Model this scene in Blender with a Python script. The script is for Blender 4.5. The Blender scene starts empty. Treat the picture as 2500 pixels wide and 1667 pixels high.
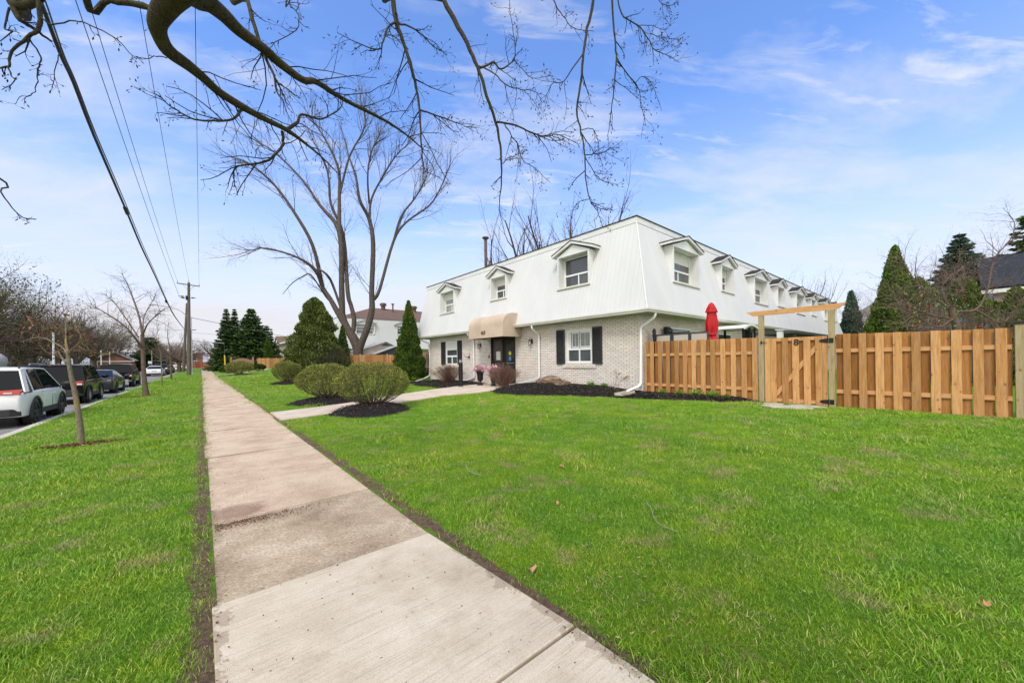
import bpy, bmesh, math, random
import numpy as np
from mathutils import Vector, Matrix
random.seed(7); rng = np.random.default_rng(7)
SC = bpy.context.scene
COL = SC.collection
# ------------------------------------------------------------------ camera
FPX, TH, CH, ROLL, HY = 905.0, math.radians(40), 1.5, 0.0145, 879.0
RT = np.array([math.cos(TH), -math.sin(TH), 0.]); FW = np.array([math.sin(TH), math.cos(TH), 0.]); UP = np.array([0, 0, 1.])
cd = bpy.data.cameras.new('camera'); cam = bpy.data.objects.new('camera', cd); COL.objects.link(cam)
cr, sr = math.cos(math.atan(ROLL)), math.sin(math.atan(ROLL))
cx = RT * cr - UP * sr; cy = UP * cr + RT * sr; cz = -FW
cam.matrix_world = Matrix(((cx[0], cy[0], cz[0], 0), (cx[1], cy[1], cz[1], 0), (cx[2], cy[2], cz[2], CH), (0, 0, 0, 1)))
cd.sensor_width = 36; cd.lens = FPX / 2500 * 36; cd.shift_y = 45.5 / 2500; cd.clip_end = 3000; cd.clip_start = .05
SC.camera = cam
# ------------------------------------------------------------------ light
SUN_EL, SUN_AZ = math.radians(52), math.radians(236)     # azimuth of the sun, from +Y clockwise
W = bpy.data.worlds.new('World'); SC.world = W; W.use_nodes = True
sd = bpy.data.lights.new('sun', 'SUN'); sd.energy = 1.35; sd.angle = math.radians(14); sd.color = (1, .975, .94)
so = bpy.data.objects.new('sun', sd); COL.objects.link(so)
svec = Vector((math.sin(SUN_AZ) * math.cos(SUN_EL), math.cos(SUN_AZ) * math.cos(SUN_EL), math.sin(SUN_EL)))
so.rotation_euler = svec.to_track_quat('Z', 'Y').to_euler(); so.location = (0, 0, 40)
SC.view_settings.view_transform = 'Standard'; SC.view_settings.look = 'None'
SC.view_settings.gamma = 1; SC.view_settings.exposure = 0.80
SC.cycles.max_bounces = 6; SC.cycles.transparent_max_bounces = 8
SKY_STRENGTH = .125

# ------------------------------------------------------------------ node helpers
def nd(nt, t, **kw):
    n = nt.nodes.new(t)
    for k, v in kw.items():
        if k[:2] == 'i_':
            key = k[2:]; key = int(key) if key.isdigit() else key.replace('_', ' ')
            s = n.inputs[key]
            if isinstance(v, bpy.types.NodeSocket): nt.links.new(v, s)
            else: s.default_value = v
        else: setattr(n, k, v)
    return n
def c4(c): return (c[0], c[1], c[2], 1)
def noise(nt, vec, scale, detail=4, rough=.55, dist=0.):
    n = nd(nt, 'ShaderNodeTexNoise', i_Scale=scale, i_Detail=detail, i_Roughness=rough, i_Distortion=dist)
    if vec is not None: nt.links.new(vec, n.inputs['Vector'])
    return n.outputs[0]
def ramp(nt, fac, stops, interp='LINEAR'):
    n = nd(nt, 'ShaderNodeValToRGB'); cr_ = n.color_ramp; cr_.interpolation = interp
    while len(cr_.elements) < len(stops): cr_.elements.new(.5)
    for e, (p, c) in zip(cr_.elements, stops):
        e.position = p; e.color = c4(c) if not isinstance(c, (int, float)) else (c, c, c, 1)
    nt.links.new(fac, n.inputs[0]); return n.outputs[0]
def mix(nt, fac, a, b, mode='MIX'):
    n = nd(nt, 'ShaderNodeMix', data_type='RGBA', blend_type=mode)
    for s, v in ((n.inputs[0], fac), (n.inputs[6], a), (n.inputs[7], b)):
        if isinstance(v, bpy.types.NodeSocket): nt.links.new(v, s)
        elif isinstance(v, (int, float)): s.default_value = v
        else: s.default_value = c4(v)
    return n.outputs[2]
def mth(nt, op, a, b=0., c=None, clamp=False):
    n = nd(nt, 'ShaderNodeMath', operation=op, use_clamp=clamp)
    for i, v in enumerate((a, b) if c is None else (a, b, c)):
        if isinstance(v, bpy.types.NodeSocket): nt.links.new(v, n.inputs[i])
        else: n.inputs[i].default_value = v
    return n.outputs[0]
def sep(nt, vec):
    n = nd(nt, 'ShaderNodeSeparateXYZ'); nt.links.new(vec, n.inputs[0]); return n.outputs
def comb(nt, x, y, z):
    n = nd(nt, 'ShaderNodeCombineXYZ')
    for i, v in enumerate((x, y, z)):
        if isinstance(v, bpy.types.NodeSocket): nt.links.new(v, n.inputs[i])
        else: n.inputs[i].default_value = v
    return n.outputs[0]
def scl(nt, vec, s):
    n = nd(nt, 'ShaderNodeVectorMath', operation='MULTIPLY'); nt.links.new(vec, n.inputs[0]); n.inputs[1].default_value = s; return n.outputs[0]
def pos(nt): return nd(nt, 'ShaderNodeNewGeometry').outputs['Position']
def obc(nt): return nd(nt, 'ShaderNodeTexCoord').outputs['Object']
def island(nt): return nd(nt, 'ShaderNodeNewGeometry').outputs['Random Per Island']
MATS = {}
def material(name, fn=None, color=None, rough=.6, metal=0., spec=.5, bump=None, **kw):
    m = bpy.data.materials.new(name); m.use_nodes = True; nt = m.node_tree
    b = nt.nodes['Principled BSDF']
    b.inputs['Roughness'].default_value = rough; b.inputs['Metallic'].default_value = metal
    b.inputs['Specular IOR Level'].default_value = spec
    if color is not None: b.inputs['Base Color'].default_value = c4(color)
    for k, v in kw.items(): b.inputs[k.replace('_', ' ')].default_value = v
    if fn:
        r = fn(nt)
        if not isinstance(r, dict): r = {'Base Color': r}
        for k, v in r.items():
            if k == 'bump':
                h, st, d = v; bn = nd(nt, 'ShaderNodeBump', i_Strength=st, i_Distance=d, i_Height=h)
                nt.links.new(bn.outputs[0], b.inputs['Normal'])
            else: nt.links.new(v, b.inputs[k])
    MATS[name] = m; return m
def mottle(c1, c2, scale=3., detail=5, lo=.35, hi=.65, bumpst=.2, bd=.01, bscale=None, co=obc, iso=None):
    def f(nt):
        v = co(nt)
        if iso: v = scl(nt, v, iso)
        n = noise(nt, v, scale, detail)
        r = {'Base Color': ramp(nt, n, [(lo, c1), (hi, c2)])}
        if bumpst: r['bump'] = (noise(nt, v, bscale or scale * 6, 4), bumpst, bd)
        return r
    return f

# ------------------------------------------------------------------ world: sky with thin clouds
nt = W.node_tree; bg = nt.nodes['Background']
sky = nd(nt, 'ShaderNodeTexSky', sky_type='NISHITA', sun_disc=False, sun_elevation=SUN_EL, sun_rotation=SUN_AZ, air_density=1.0, dust_density=.6, ozone_density=2.2)
dirv = nd(nt, 'ShaderNodeTexCoord').outputs['Generated']
sx = sep(nt, dirv)
zc = mth(nt, 'MAXIMUM', sx[2], .0)
zz = mth(nt, 'ADD', zc, .16)
pl = comb(nt, mth(nt, 'DIVIDE', sx[0], zz), mth(nt, 'DIVIDE', sx[1], zz), 0.)
rotn = nd(nt, 'ShaderNodeVectorRotate', rotation_type='Z_AXIS', i_Angle=math.radians(35)); nt.links.new(pl, rotn.inputs['Vector'])
pv = scl(nt, rotn.outputs[0], (1., 2.1, 1.))
n1 = noise(nt, pv, 1.15, 9, .60, .35)
n2 = noise(nt, scl(nt, rotn.outputs[0], (.55, .8, 1)), .75, 3, .5)
nn = mth(nt, 'ADD', mth(nt, 'MULTIPLY', n1, .62), mth(nt, 'MULTIPLY', n2, .45))
cl = ramp(nt, nn, [(.515, 0.), (.70, .85)])
hz = ramp(nt, sx[2], [(.0, 1.), (.10, .92), (.20, .60), (.34, .22), (.55, .0)])
hz2 = mth(nt, 'MULTIPLY', hz, mth(nt, 'ADD', mth(nt, 'MULTIPLY', n2, 1.3), .52), clamp=True)
skc = mix(nt, 1., sky.outputs[0], (.98, 1.18, 1.54), 'MULTIPLY')
cloudc = (3.95, 4.05, 4.25)
s1 = mix(nt, hz2, skc, (3.88, 3.88, 4.20))
s2 = mix(nt, cl, s1, cloudc)
n3 = noise(nt, scl(nt, rotn.outputs[0], (1.0, 3.6, 1.)), 2.6, 9, .62, .5)
cirrus = mth(nt, 'MULTIPLY', ramp(nt, n3, [(.53, 0.), (.70, .8)]), ramp(nt, noise(nt, rotn.outputs[0], .9, 2), [(.42, 0.), (.60, 1.)]))
s2 = mix(nt, cirrus, s2, (4.15, 4.2, 4.35))
# bright patch added to the unseen sky behind the camera, to neutralise the light
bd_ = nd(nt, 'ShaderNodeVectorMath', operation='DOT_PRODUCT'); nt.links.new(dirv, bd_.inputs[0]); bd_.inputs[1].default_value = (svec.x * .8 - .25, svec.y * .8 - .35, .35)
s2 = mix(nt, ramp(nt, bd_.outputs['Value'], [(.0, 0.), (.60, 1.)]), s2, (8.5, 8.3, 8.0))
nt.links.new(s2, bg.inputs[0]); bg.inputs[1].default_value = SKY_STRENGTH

# ------------------------------------------------------------------ terrain
def sm(a, b, x):
    t = min(1., max(0., (x - a) / (b - a))); return t * t * (3 - 2 * t)
def gz(x, y):
    r = .0042 * max(0., y - 45)
    if x > 1.0:
        z = .0 + .2 * sm(1.5, 11.5, x) + .42 * sm(40, 78, y) * sm(2.5, 11, x)
    elif x > -3.42: z = -.08 * sm(0, -3.3, x)
    elif x > -12.7: z = -.26
    else: z = -.06 + .1 * sm(-13, -18, x)
    return z + r
def roadz(y): return -.2 + .0042 * max(0., y - 45)
def ray(x, y):
    dx, dy = x - 1250, y - HY
    u = dx * cr - dy * sr; v = dx * sr + dy * cr
    return RT * (u / FPX) + FW - UP * (v / FPX)
def at(x, y, b):                                           # point seen at photo pixel (x, y) at depth b
    return np.array([0, 0, CH]) + ray(x, y) * b
def onX(x, y, X): r = ray(x, y); return np.array([0, 0, CH]) + r * (X / r[0])
def onY(x, y, Y): r = ray(x, y); return np.array([0, 0, CH]) + r * (Y / r[1])

# ------------------------------------------------------------------ object helpers
ORG = {}
def origin(o):
    while o.parent: o = o.parent
    return ORG.get(o.name, Vector((0, 0, 0)))
def tag(o, label=None, cat=None, group=None, kind=None):
    if label: o['label'] = label
    if cat: o['category'] = cat
    if group: o['group'] = group
    if kind: o['kind'] = kind
    return o
def empty(name, loc, label, cat, group=None, local=False, rz=0):
    o = bpy.data.objects.new(name, None); COL.objects.link(o); o.location = loc; o.rotation_euler = (0, 0, rz)
    o.empty_display_size = .2
    ORG[o.name] = Vector((0, 0, 0)) if local else Vector(loc)
    return tag(o, label, cat, group)
def mesh_np(name, V, faces_list, mats):
    """V (n,3) array; faces_list: list of (F int array (m,k), material index)"""
    me = bpy.data.meshes.new(name)
    V = np.asarray(V, dtype=np.float32)
    me.vertices.add(len(V)); me.vertices.foreach_set('co', V.ravel())
    nl = sum(f.size for f, _ in faces_list); npoly = sum(len(f) for f, _ in faces_list)
    me.loops.add(nl); me.polygons.add(npoly)
    vi = np.concatenate([f.ravel() for f, _ in faces_list]).astype(np.int32)
    ls = []; mi = []; st = 0
    for f, m in faces_list:
        k = f.shape[1]; ls.append(st + np.arange(len(f)) * k); st += f.size; mi.append(np.full(len(f), m))
    me.loops.foreach_set('vertex_index', vi)
    me.polygons.foreach_set('loop_start', np.concatenate(ls).astype(np.int32))
    me.polygons.foreach_set('material_index', np.concatenate(mi).astype(np.int32))
    me.update(calc_edges=True)
    for m in mats: me.materials.append(MATS[m])
    return me
def link(name, me, parent=None, at_=None, smooth=None):
    o = bpy.data.objects.new(name, me)
    COL.objects.link(o)
    if parent is not None:
        og = origin(parent)
        if og.length > 0: me.transform(Matrix.Translation(-og))
        o.parent = parent
    elif at_ is not None:
        me.transform(Matrix.Translation(-Vector(at_))); o.location = at_; ORG[o.name] = Vector(at_)
    if smooth is not None:
        me.polygons.foreach_set('use_smooth', [True] * len(me.polygons))
        if smooth < 179: me.set_sharp_from_angle(angle=math.radians(smooth))
    return o
class MB:
    def __init__(s): s.v = []; s.f = []; s.m = []; s.mi = 0
    def add(s, vs, fs):
        n = len(s.v); s.v += [tuple(map(float, p)) for p in vs]
        for f in fs: s.f.append([n + i for i in f]); s.m.append(s.mi)
        return s
    def box(s, x0, x1, y0, y1, z0, z1):
        return s.add([(x0, y0, z0), (x1, y0, z0), (x1, y1, z0), (x0, y1, z0), (x0, y0, z1), (x1, y0, z1), (x1, y1, z1), (x0, y1, z1)],
                     [(0, 3, 2, 1), (4, 5, 6, 7), (0, 1, 5, 4), (1, 2, 6, 5), (2, 3, 7, 6), (3, 0, 4, 7)])
    def bar(s, a, b, w, h, up=(0, 0, 1)):
        a = np.array(a, float); b = np.array(b, float); d = b - a; d /= np.linalg.norm(d)
        u = np.array(up, float)
        if abs(d @ u) > .98: u = np.array([1., 0, 0])
        q = np.cross(d, u); q /= np.linalg.norm(q); u = np.cross(q, d)
        vs = [p + q * i * w / 2 + u * j * h / 2 for p in (a, b) for i, j in ((-1, -1), (1, -1), (1, 1), (-1, 1))]
        return s.add(vs, [(0, 1, 2, 3), (7, 6, 5, 4), (0, 4, 5, 1), (1, 5, 6, 2), (2, 6, 7, 3), (3, 7, 4, 0)])
    def prism(s, poly, axis, a, b):
        """poly of 2d points, extruded on axis from a to b"""
        def p3(p, t): return (t, p[0], p[1]) if axis == 'x' else (p[0], t, p[1]) if axis == 'y' else (p[0], p[1], t)
        n = len(poly)
        vs = [p3(p, a) for p in poly] + [p3(p, b) for p in poly]
        return s.add(vs, [tuple(range(n)), tuple(range(2 * n - 1, n - 1, -1))] + [(i, i + n, (i + 1) % n + n, (i + 1) % n) for i in range(n)])
    def tube(s, pts, r, n=8, cap=True):
        pts = [np.array(p, float) for p in pts]; K = len(pts)
        if not hasattr(r, '__len__'): r = [r] * K
        base = len(s.v); u = None
        for i, p in enumerate(pts):
            d = pts[min(i + 1, K - 1)] - pts[max(i - 1, 0)]; d = d / (np.linalg.norm(d) + 1e-9)
            if u is None:
                u = np.cross(d, (0, 0, 1.) if abs(d[2]) < .9 else (1., 0, 0))
            u = u - d * (u @ d); u /= np.linalg.norm(u); w = np.cross(d, u)
            for k in range(n):
                a = 2 * math.pi * k / n; s.v.append(tuple(p + (u * math.cos(a) + w * math.sin(a)) * r[i]))
        for i in range(K - 1):
            for k in range(n):
                k2 = (k + 1) % n; s.f.append([base + i * n + k, base + i * n + k2, base + (i + 1) * n + k2, base + (i + 1) * n + k]); s.m.append(s.mi)
        if cap:
            s.f.append([base + k for k in range(n)][::-1]); s.m.append(s.mi)
            s.f.append([base + (K - 1) * n + k for k in range(n)]); s.m.append(s.mi)
        return s
    def lathe(s, prof, c, n=20, axis='z'):
        """prof: (radius, height) list"""
        base = len(s.v); K = len(prof)
        for r, h in prof:
            for k in range(n):
                a = 2 * math.pi * k / n; x, y = r * math.cos(a), r * math.sin(a)
                s.v.append((c[0] + x, c[1] + y, c[2] + h) if axis == 'z' else (c[0] + h, c[1] + x, c[2] + y) if axis == 'x' else (c[0] + x, c[1] + h, c[2] + y))
        for i in range(K - 1):
            for k in range(n):
                k2 = (k + 1) % n; s.f.append([base + i * n + k, base + i * n + k2, base + (i + 1) * n + k2, base + (i + 1) * n + k]); s.m.append(s.mi)
        return s
    def blob(s, c, r, seed=0, amp=.15, n=10, m=7):
        rr = random.Random(seed); base = len(s.v); ph = [rr.uniform(0, 6) for _ in range(6)]
        for i in range(m + 1):
            t = math.pi * i / m
            for k in range(n):
                a = 2 * math.pi * k / n
                f = 1 + amp * (math.sin(a * 2 + ph[0] + t) + math.sin(3 * t + ph[1] + a) + .6 * math.sin(a * 4 + ph[2]) * math.sin(t * 3 + ph[3])) / 2
                s.v.append((c[0] + r[0] * f * math.sin(t) * math.cos(a), c[1] + r[1] * f * math.sin(t) * math.sin(a), c[2] + r[2] * f * math.cos(t)))
        for i in range(m):
            for k in range(n):
                k2 = (k + 1) % n; s.f.append([base + i * n + k, base + (i + 1) * n + k, base + (i + 1) * n + k2, base + i * n + k2]); s.m.append(s.mi)
        return s
    def build(s, name, mat, parent=None, at_=None, smooth=None, bevel=0, xf=None):
        mats = [mat] if isinstance(mat, str) else mat
        me = bpy.data.meshes.new(name)
        me.from_pydata(s.v, [], s.f)
        me.polygons.foreach_set('material_index', s.m)
        for m in mats: me.materials.append(MATS[m])
        if xf is not None: me.transform(xf)
        bm = bmesh.new(); bm.from_mesh(me); bmesh.ops.recalc_face_normals(bm, faces=bm.faces); bm.to_mesh(me); bm.free()
        o = link(name, me, parent, at_, smooth)
        if bevel:
            md = o.modifiers.new('bevel', 'BEVEL'); md.width = bevel; md.segments = 2; md.limit_method = 'ANGLE'; md.angle_limit = math.radians(40)
        return o
class Tubes:
    """many thin branches at once"""
    def __init__(s): s.g = {}
    def add(s, pts, rad, n, mi=0): s.g.setdefault((len(pts), n, mi), []).append((pts, rad))
    def arrays(s):
        Vs, Fs, off = [], [], 0
        for (K, n, mi), lst in s.g.items():
            P = np.array([p for p, _ in lst], float); R = np.array([r for _, r in lst], float); B = len(lst)
            T = np.empty_like(P); T[:, 1:-1] = P[:, 2:] - P[:, :-2]; T[:, 0] = P[:, 1] - P[:, 0]; T[:, -1] = P[:, -1] - P[:, -2]
            T /= np.linalg.norm(T, axis=2, keepdims=True) + 1e-9
            D = P[:, -1] - P[:, 0]; D /= np.linalg.norm(D, axis=1, keepdims=True) + 1e-9
            ref = np.where(np.abs(D[:, 2:3]) < .8, np.array([[0, 0, 1.]]), np.array([[1., 0, 0]]))
            q = np.cross(D, ref); q /= np.linalg.norm(q, axis=1, keepdims=True)
            U = q[:, None, :] - T * np.sum(q[:, None, :] * T, axis=2, keepdims=True); U /= np.linalg.norm(U, axis=2, keepdims=True) + 1e-9
            Wv = np.cross(T, U); a = np.arange(n) * 2 * math.pi / n
            ring = P[:, :, None, :] + R[:, :, None, None] * (U[:, :, None, :] * np.cos(a)[None, None, :, None] + Wv[:, :, None, :] * np.sin(a)[None, None, :, None])
            Vs.append(ring.reshape(-1, 3))
            idx = np.arange(B * K * n).reshape(B, K, n) + off; nx = np.roll(idx, -1, axis=2)
            F = np.stack([idx[:, :-1], nx[:, :-1], nx[:, 1:], idx[:, 1:]], axis=-1).reshape(-1, 4)
            Fs.append((F, mi)); off += B * K * n
        return (np.concatenate(Vs) if Vs else np.zeros((0, 3))), Fs
    def build(s, name, mats, parent=None, at_=None, smooth=180, extra=None):
        V, F = s.arrays()
        if extra is not None and len(extra[0]):
            F = F + [(f + len(V), m) for f, m in extra[1]]; V = np.concatenate([V, extra[0]]) if len(V) else extra[0]
        return link(name, mesh_np(name, V, F, [mats] if isinstance(mats, str) else mats), parent, at_, smooth)
def unit(v): return v / (np.linalg.norm(v, axis=-1, keepdims=True) + 1e-9)
def leaf_arrays(C, D, length, width, r, mi=0, curl=.25):
    """small folded leaves: centres C, directions D (n,3)"""
    n = len(C); D = unit(D); s = unit(np.cross(D, r.normal(size=(n, 3)))); nn = np.cross(D, s)
    L = np.asarray(length).reshape(-1, 1) * np.ones((n, 1)); Wd = np.asarray(width).reshape(-1, 1) * np.ones((n, 1))
    v0 = C - D * L * .5; v1 = C + s * Wd * .5 + nn * Wd * curl; v2 = C + D * L * .5; v3 = C - s * Wd * .5 + nn * Wd * curl
    V = np.stack([v0, v1, v2, v3], axis=1).reshape(-1, 3); F = np.arange(4 * n).reshape(n, 4)
    return V, [(F, mi)]
def cat_arrays(lst):
    V, F, off = [], [], 0
    for v, f in lst:
        V.append(v); F += [(a + off, m) for a, m in f]; off += len(v)
    return np.concatenate(V), F
def copy_tree(o, parent=None):
    c = o.copy(); COL.objects.link(c); c.parent = parent
    for ch in o.children: copy_tree(ch, c)
    return c
def text_mesh(body, size, ext, xf, name, mat, parent, bold=0.):
    cu = bpy.data.curves.new(name, 'FONT'); cu.body = body; cu.size = size; cu.extrude = ext; cu.align_x = 'CENTER'; cu.offset = bold; cu.resolution_u = 4
    to = bpy.data.objects.new(name, cu); me = bpy.data.meshes.new_from_object(to); bpy.data.objects.remove(to); bpy.data.curves.remove(cu)
    me.transform(xf); me.materials.clear(); me.materials.append(MATS[mat]); me.name = name
    return link(name, me, parent)
# text facing -X (towards the street): x of text -> -Y, y -> Z, z -> -X
def face_street(x, y, z): return Matrix(((0, 0, -1, x), (-1, 0, 0, y), (0, 1, 0, z), (0, 0, 0, 1)))
def at_xyz(m, x, y, z): return Matrix.Translation((x, y, z)) @ m

# ------------------------------------------------------------------ materials
def f_grassbase(nt):
    p = pos(nt); x = sep(nt, p)
    fine = noise(nt, p, 38, 6, .7); med = noise(nt, p, 2.6, 5, .6); big = noise(nt, scl(nt, p, (.25, .22, .25)), 1.4, 4, .55)
    g = ramp(nt, fine, [(.3, (.055, .120, .008)), (.52, (.120, .230, .012)), (.72, (.195, .31, .026))])
    g2 = mix(nt, ramp(nt, med, [(.38, 0.), (.62, 1.)]), g, mix(nt, 1., g, (1.35, 1.16, .9), 'MULTIPLY'))
    g3 = mix(nt, ramp(nt, big, [(.35, 0.), (.65, 1.)]), g2, mix(nt, 1., g2, (.66, .86, .9), 'MULTIPLY'))
    hum = noise(nt, scl(nt, p, (1., .45, 1.)), 3.6, 4, .6); g3 = mix(nt, ramp(nt, hum, [(.56, 0.), (.70, .8)]), g3, mix(nt, 1., g3, (.55, .78, .8), 'MULTIPLY'))
    soil = ramp(nt, noise(nt, p, 22, 6, .7), [(.3, (.070, .045, .028)), (.6, (.20, .135, .09)), (.8, (.32, .24, .17))])
    # bare soil strips on both sides of the sidewalk and along the fence foot
    w = mth(nt, 'ADD', noise(nt, p, 3.1, 5, .7), mth(nt, 'MULTIPLY', noise(nt, p, .7, 2), .6))
    d1 = mth(nt, 'ABSOLUTE', mth(nt, 'SUBTRACT', x[0], 1.60)); d2 = mth(nt, 'ABSOLUTE', mth(nt, 'SUBTRACT', x[0], -.02))
    d = mth(nt, 'MINIMUM', d1, d2)
    m1 = mth(nt, 'LESS_THAN', d, mth(nt, 'MAXIMUM', mth(nt, 'MULTIPLY', mth(nt, 'SUBTRACT', w, .62), .34), .045))
    # dry thin patches
    pt = noise(nt, p, 1.7, 6, .66)
    m2 = ramp(nt, pt, [(.58, 0.), (.66, .75)])
    dry = ramp(nt, noise(nt, p, 45, 5, .7), [(.3, (.10, .082, .03)), (.7, (.30, .25, .12))])
    c = mix(nt, m2, g3, dry); c = mix(nt, m1, c, soil)
    return {'Base Color': c, 'bump': (mth(nt, 'ADD', noise(nt, p, 60, 5, .8), mth(nt, 'MULTIPLY', med, 1.5)), .9, .03)}
material('lawn', f_grassbase, rough=.85, spec=.15)
def f_blade(nt):
    p = pos(nt); r = nd(nt, 'ShaderNodeObjectInfo').outputs['Random']
    a = ramp(nt, r, [(0., (.085, .195, .010)), (.35, (.150, .290, .012)), (.7, (.215, .355, .020)), (.90, (.30, .41, .045)), (1., (.52, .43, .22))])
    big = noise(nt, scl(nt, p, (.25, .22, .25)), 1.4, 4, .55)
    a = mix(nt, ramp(nt, big, [(.35, 0.), (.65, 1.)]), a, mix(nt, 1., a, (.72, .92, .9), 'MULTIPLY'))
    med = noise(nt, p, 2.6, 5, .6)
    a = mix(nt, ramp(nt, med, [(.42, 0.), (.66, 1.)]), a, mix(nt, 1., a, (1.3, 1.15, .85), 'MULTIPLY'))
    pt = noise(nt, p, 1.7, 6, .66)
    a = mix(nt, ramp(nt, pt, [(.545, 0.), (.64, .58)]), a, (.38, .32, .15))
    a = mix(nt, ramp(nt, noise(nt, p, .9, 4, .6), [(.52, 0.), (.66, .55)]), a, mix(nt, 1., a, (1.30, 1.10, .8), 'MULTIPLY'))
    return a
material('grass_blade', f_blade, rough=.55, spec=.3)
def conc(c1, c2, c3, broom, old=0):
    def f(nt):
        p = pos(nt)
        a = ramp(nt, noise(nt, p, 1.6, 6, .65), [(.3, c1), (.5, c2), (.7, c3)])
        sp = ramp(nt, noise(nt, p, 150, 3, .8), [(.30, .55), (.45, .95), (.62, 1.05), (.8, 1.3)])
        a = mix(nt, .85, a, mix(nt, 1., a, sp, 'MULTIPLY'))
        if old:
            a = mix(nt, .5 if old == 1 else .85, a, mix(nt, 1., a, ramp(nt, noise(nt, p, 48, 4, .75), [(.32, .5), (.46, .9), (.56, 1.05), (.70, 1.55)]), 'MULTIPLY'))
            yj = sep(nt, p)[1]; jt = mth(nt, 'ABSOLUTE', mth(nt, 'SUBTRACT', mth(nt, 'FRACT', mth(nt, 'ADD', mth(nt, 'DIVIDE', mth(nt, 'SUBTRACT', yj, 7.70), 1.52), .5)), .5))
            a = mix(nt, mth(nt, 'MULTIPLY', mth(nt, 'MULTIPLY', mth(nt, 'LESS_THAN', jt, .011), mth(nt, 'GREATER_THAN', yj, 6.9)), .55), a, (.13, .09, .06))
        st = ramp(nt, noise(nt, scl(nt, p, (1.2, 1.2, 1)), 1.1, 7, .7, .4), [(.52, 0.), (.70, .6)])
        a = mix(nt, st, a, mix(nt, 1., a, (.66, .60, .52), 'MULTIPLY'))
        h = noise(nt, p, 140, 4, .7)
        if broom:
            br = noise(nt, scl(nt, p, (1.4, 70., 1.)), 1.6, 4, .6); h = mth(nt, 'ADD', mth(nt, 'MULTIPLY', br, 1.4), mth(nt, 'MULTIPLY', h, .3))
            a = mix(nt, .8, a, mix(nt, 1., a, ramp(nt, br, [(.3, .72), (.5, 1.), (.7, 1.08)]), 'MULTIPLY'))
        x = sep(nt, p)
        if not broom:
            dx = mth(nt, 'MULTIPLY', mth(nt, 'SUBTRACT', x[0], .22), 1.6); dy = mth(nt, 'SUBTRACT', x[1], 4.72)
            rr = mth(nt, 'ADD', mth(nt, 'SQRT', mth(nt, 'ADD', mth(nt, 'MULTIPLY', dx, dx), mth(nt, 'MULTIPLY', mth(nt, 'MULTIPLY', dy, dy), 3.))), mth(nt, 'MULTIPLY', noise(nt, p, 3, 5, .7), .55))
            a = mix(nt, ramp(nt, rr, [(.58, .85), (.78, 0.)]), a, mix(nt, 1., a, (.50, .42, .40), 'MULTIPLY'))
        e = mth(nt, 'MINIMUM', mth(nt, 'ABSOLUTE', mth(nt, 'SUBTRACT', x[0], 0.04)), mth(nt, 'ABSOLUTE', mth(nt, 'SUBTRACT', x[0], 1.56)))
        em = mth(nt, 'LESS_THAN', e, mth(nt, 'MULTIPLY', mth(nt, 'SUBTRACT', noise(nt, p, 5, 5, .7), .44), .5))
        a = mix(nt, mth(nt, 'MULTIPLY', em, .5), a, (.24, .17, .115))
        return {'Base Color': a, 'bump': (h, .5, .004)}
    return f
material('concrete_new', conc((.46, .385, .285), (.56, .48, .365), (.64, .56, .44), True), rough=.85, spec=.2)
material('concrete_old', conc((.40, .29, .20), (.52, .395, .28), (.60, .485, .355), False, 1), rough=.9, spec=.2)
material('concrete_dark', conc((.27, .20, .13), (.41, .32, .22), (.56, .46, .34), False, 2), rough=.9, spec=.2)
material('concrete_path', conc((.48, .39, .30), (.55, .46, .365), (.61, .52, .43), False), rough=.85, spec=.2)
def f_asph(nt):
    p = pos(nt)
    a = ramp(nt, noise(nt, p, .9, 6, .65), [(.3, (.16, .155, .15)), (.7, (.25, .245, .24))])
    a = mix(nt, .7, a, mix(nt, 1., a, ramp(nt, noise(nt, p, 90, 4, .8), [(.3, .5), (.5, 1.), (.75, 1.5)]), 'MULTIPLY'))
    v = nd(nt, 'ShaderNodeTexVoronoi', feature='DISTANCE_TO_EDGE', i_Scale=.35); nt.links.new(noise_vec(nt, p), v.inputs['Vector'])
    a = mix(nt, mth(nt, 'LESS_THAN', v.outputs['Distance'], .006), a, (.06, .058, .055))
    return {'Base Color': a, 'bump': (noise(nt, p, 120, 4, .8), .4, .006)}
def noise_vec(nt, p):
    n = nd(nt, 'ShaderNodeTexNoise', i_Scale=1.3, i_Detail=4); nt.links.new(p, n.inputs['Vector'])
    ad = nd(nt, 'ShaderNodeVectorMath', operation='ADD'); nt.links.new(p, ad.inputs[0]); nt.links.new(scl(nt, n.outputs['Color'], (.8, .8, .8)), ad.inputs[1]); return ad.outputs[0]
material('asphalt', f_asph, rough=.85, spec=.25)
material('kerb_concrete', mottle((.40, .36, .30), (.55, .50, .43), 2.2, 6, bumpst=.3, co=pos), rough=.9, spec=.2)
def f_mulch(nt):
    p = pos(nt)
    n = noise(nt, p, 30, 6, .75)
    return {'Base Color': ramp(nt, n, [(.35, (.006, .005, .005)), (.55, (.020, .017, .016)), (.72, (.060, .050, .046))]), 'bump': (noise(nt, p, 32, 6, .8), 1., .05)}
material('mulch', f_mulch, rough=.9, spec=.2)
material('mulch_chip', lambda nt: ramp(nt, island(nt), [(0, (.007, .006, .006)), (.6, (.030, .025, .022)), (.93, (.085, .066, .055)), (1., (.19, .14, .10))]), rough=.8, spec=.25)
material('litter', lambda nt: ramp(nt, island(nt), [(0, (.09, .035, .018)), (.5, (.20, .085, .045)), (.8, (.06, .035, .022)), (1., (.38, .24, .15))]), rough=.85, spec=.2)
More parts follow.
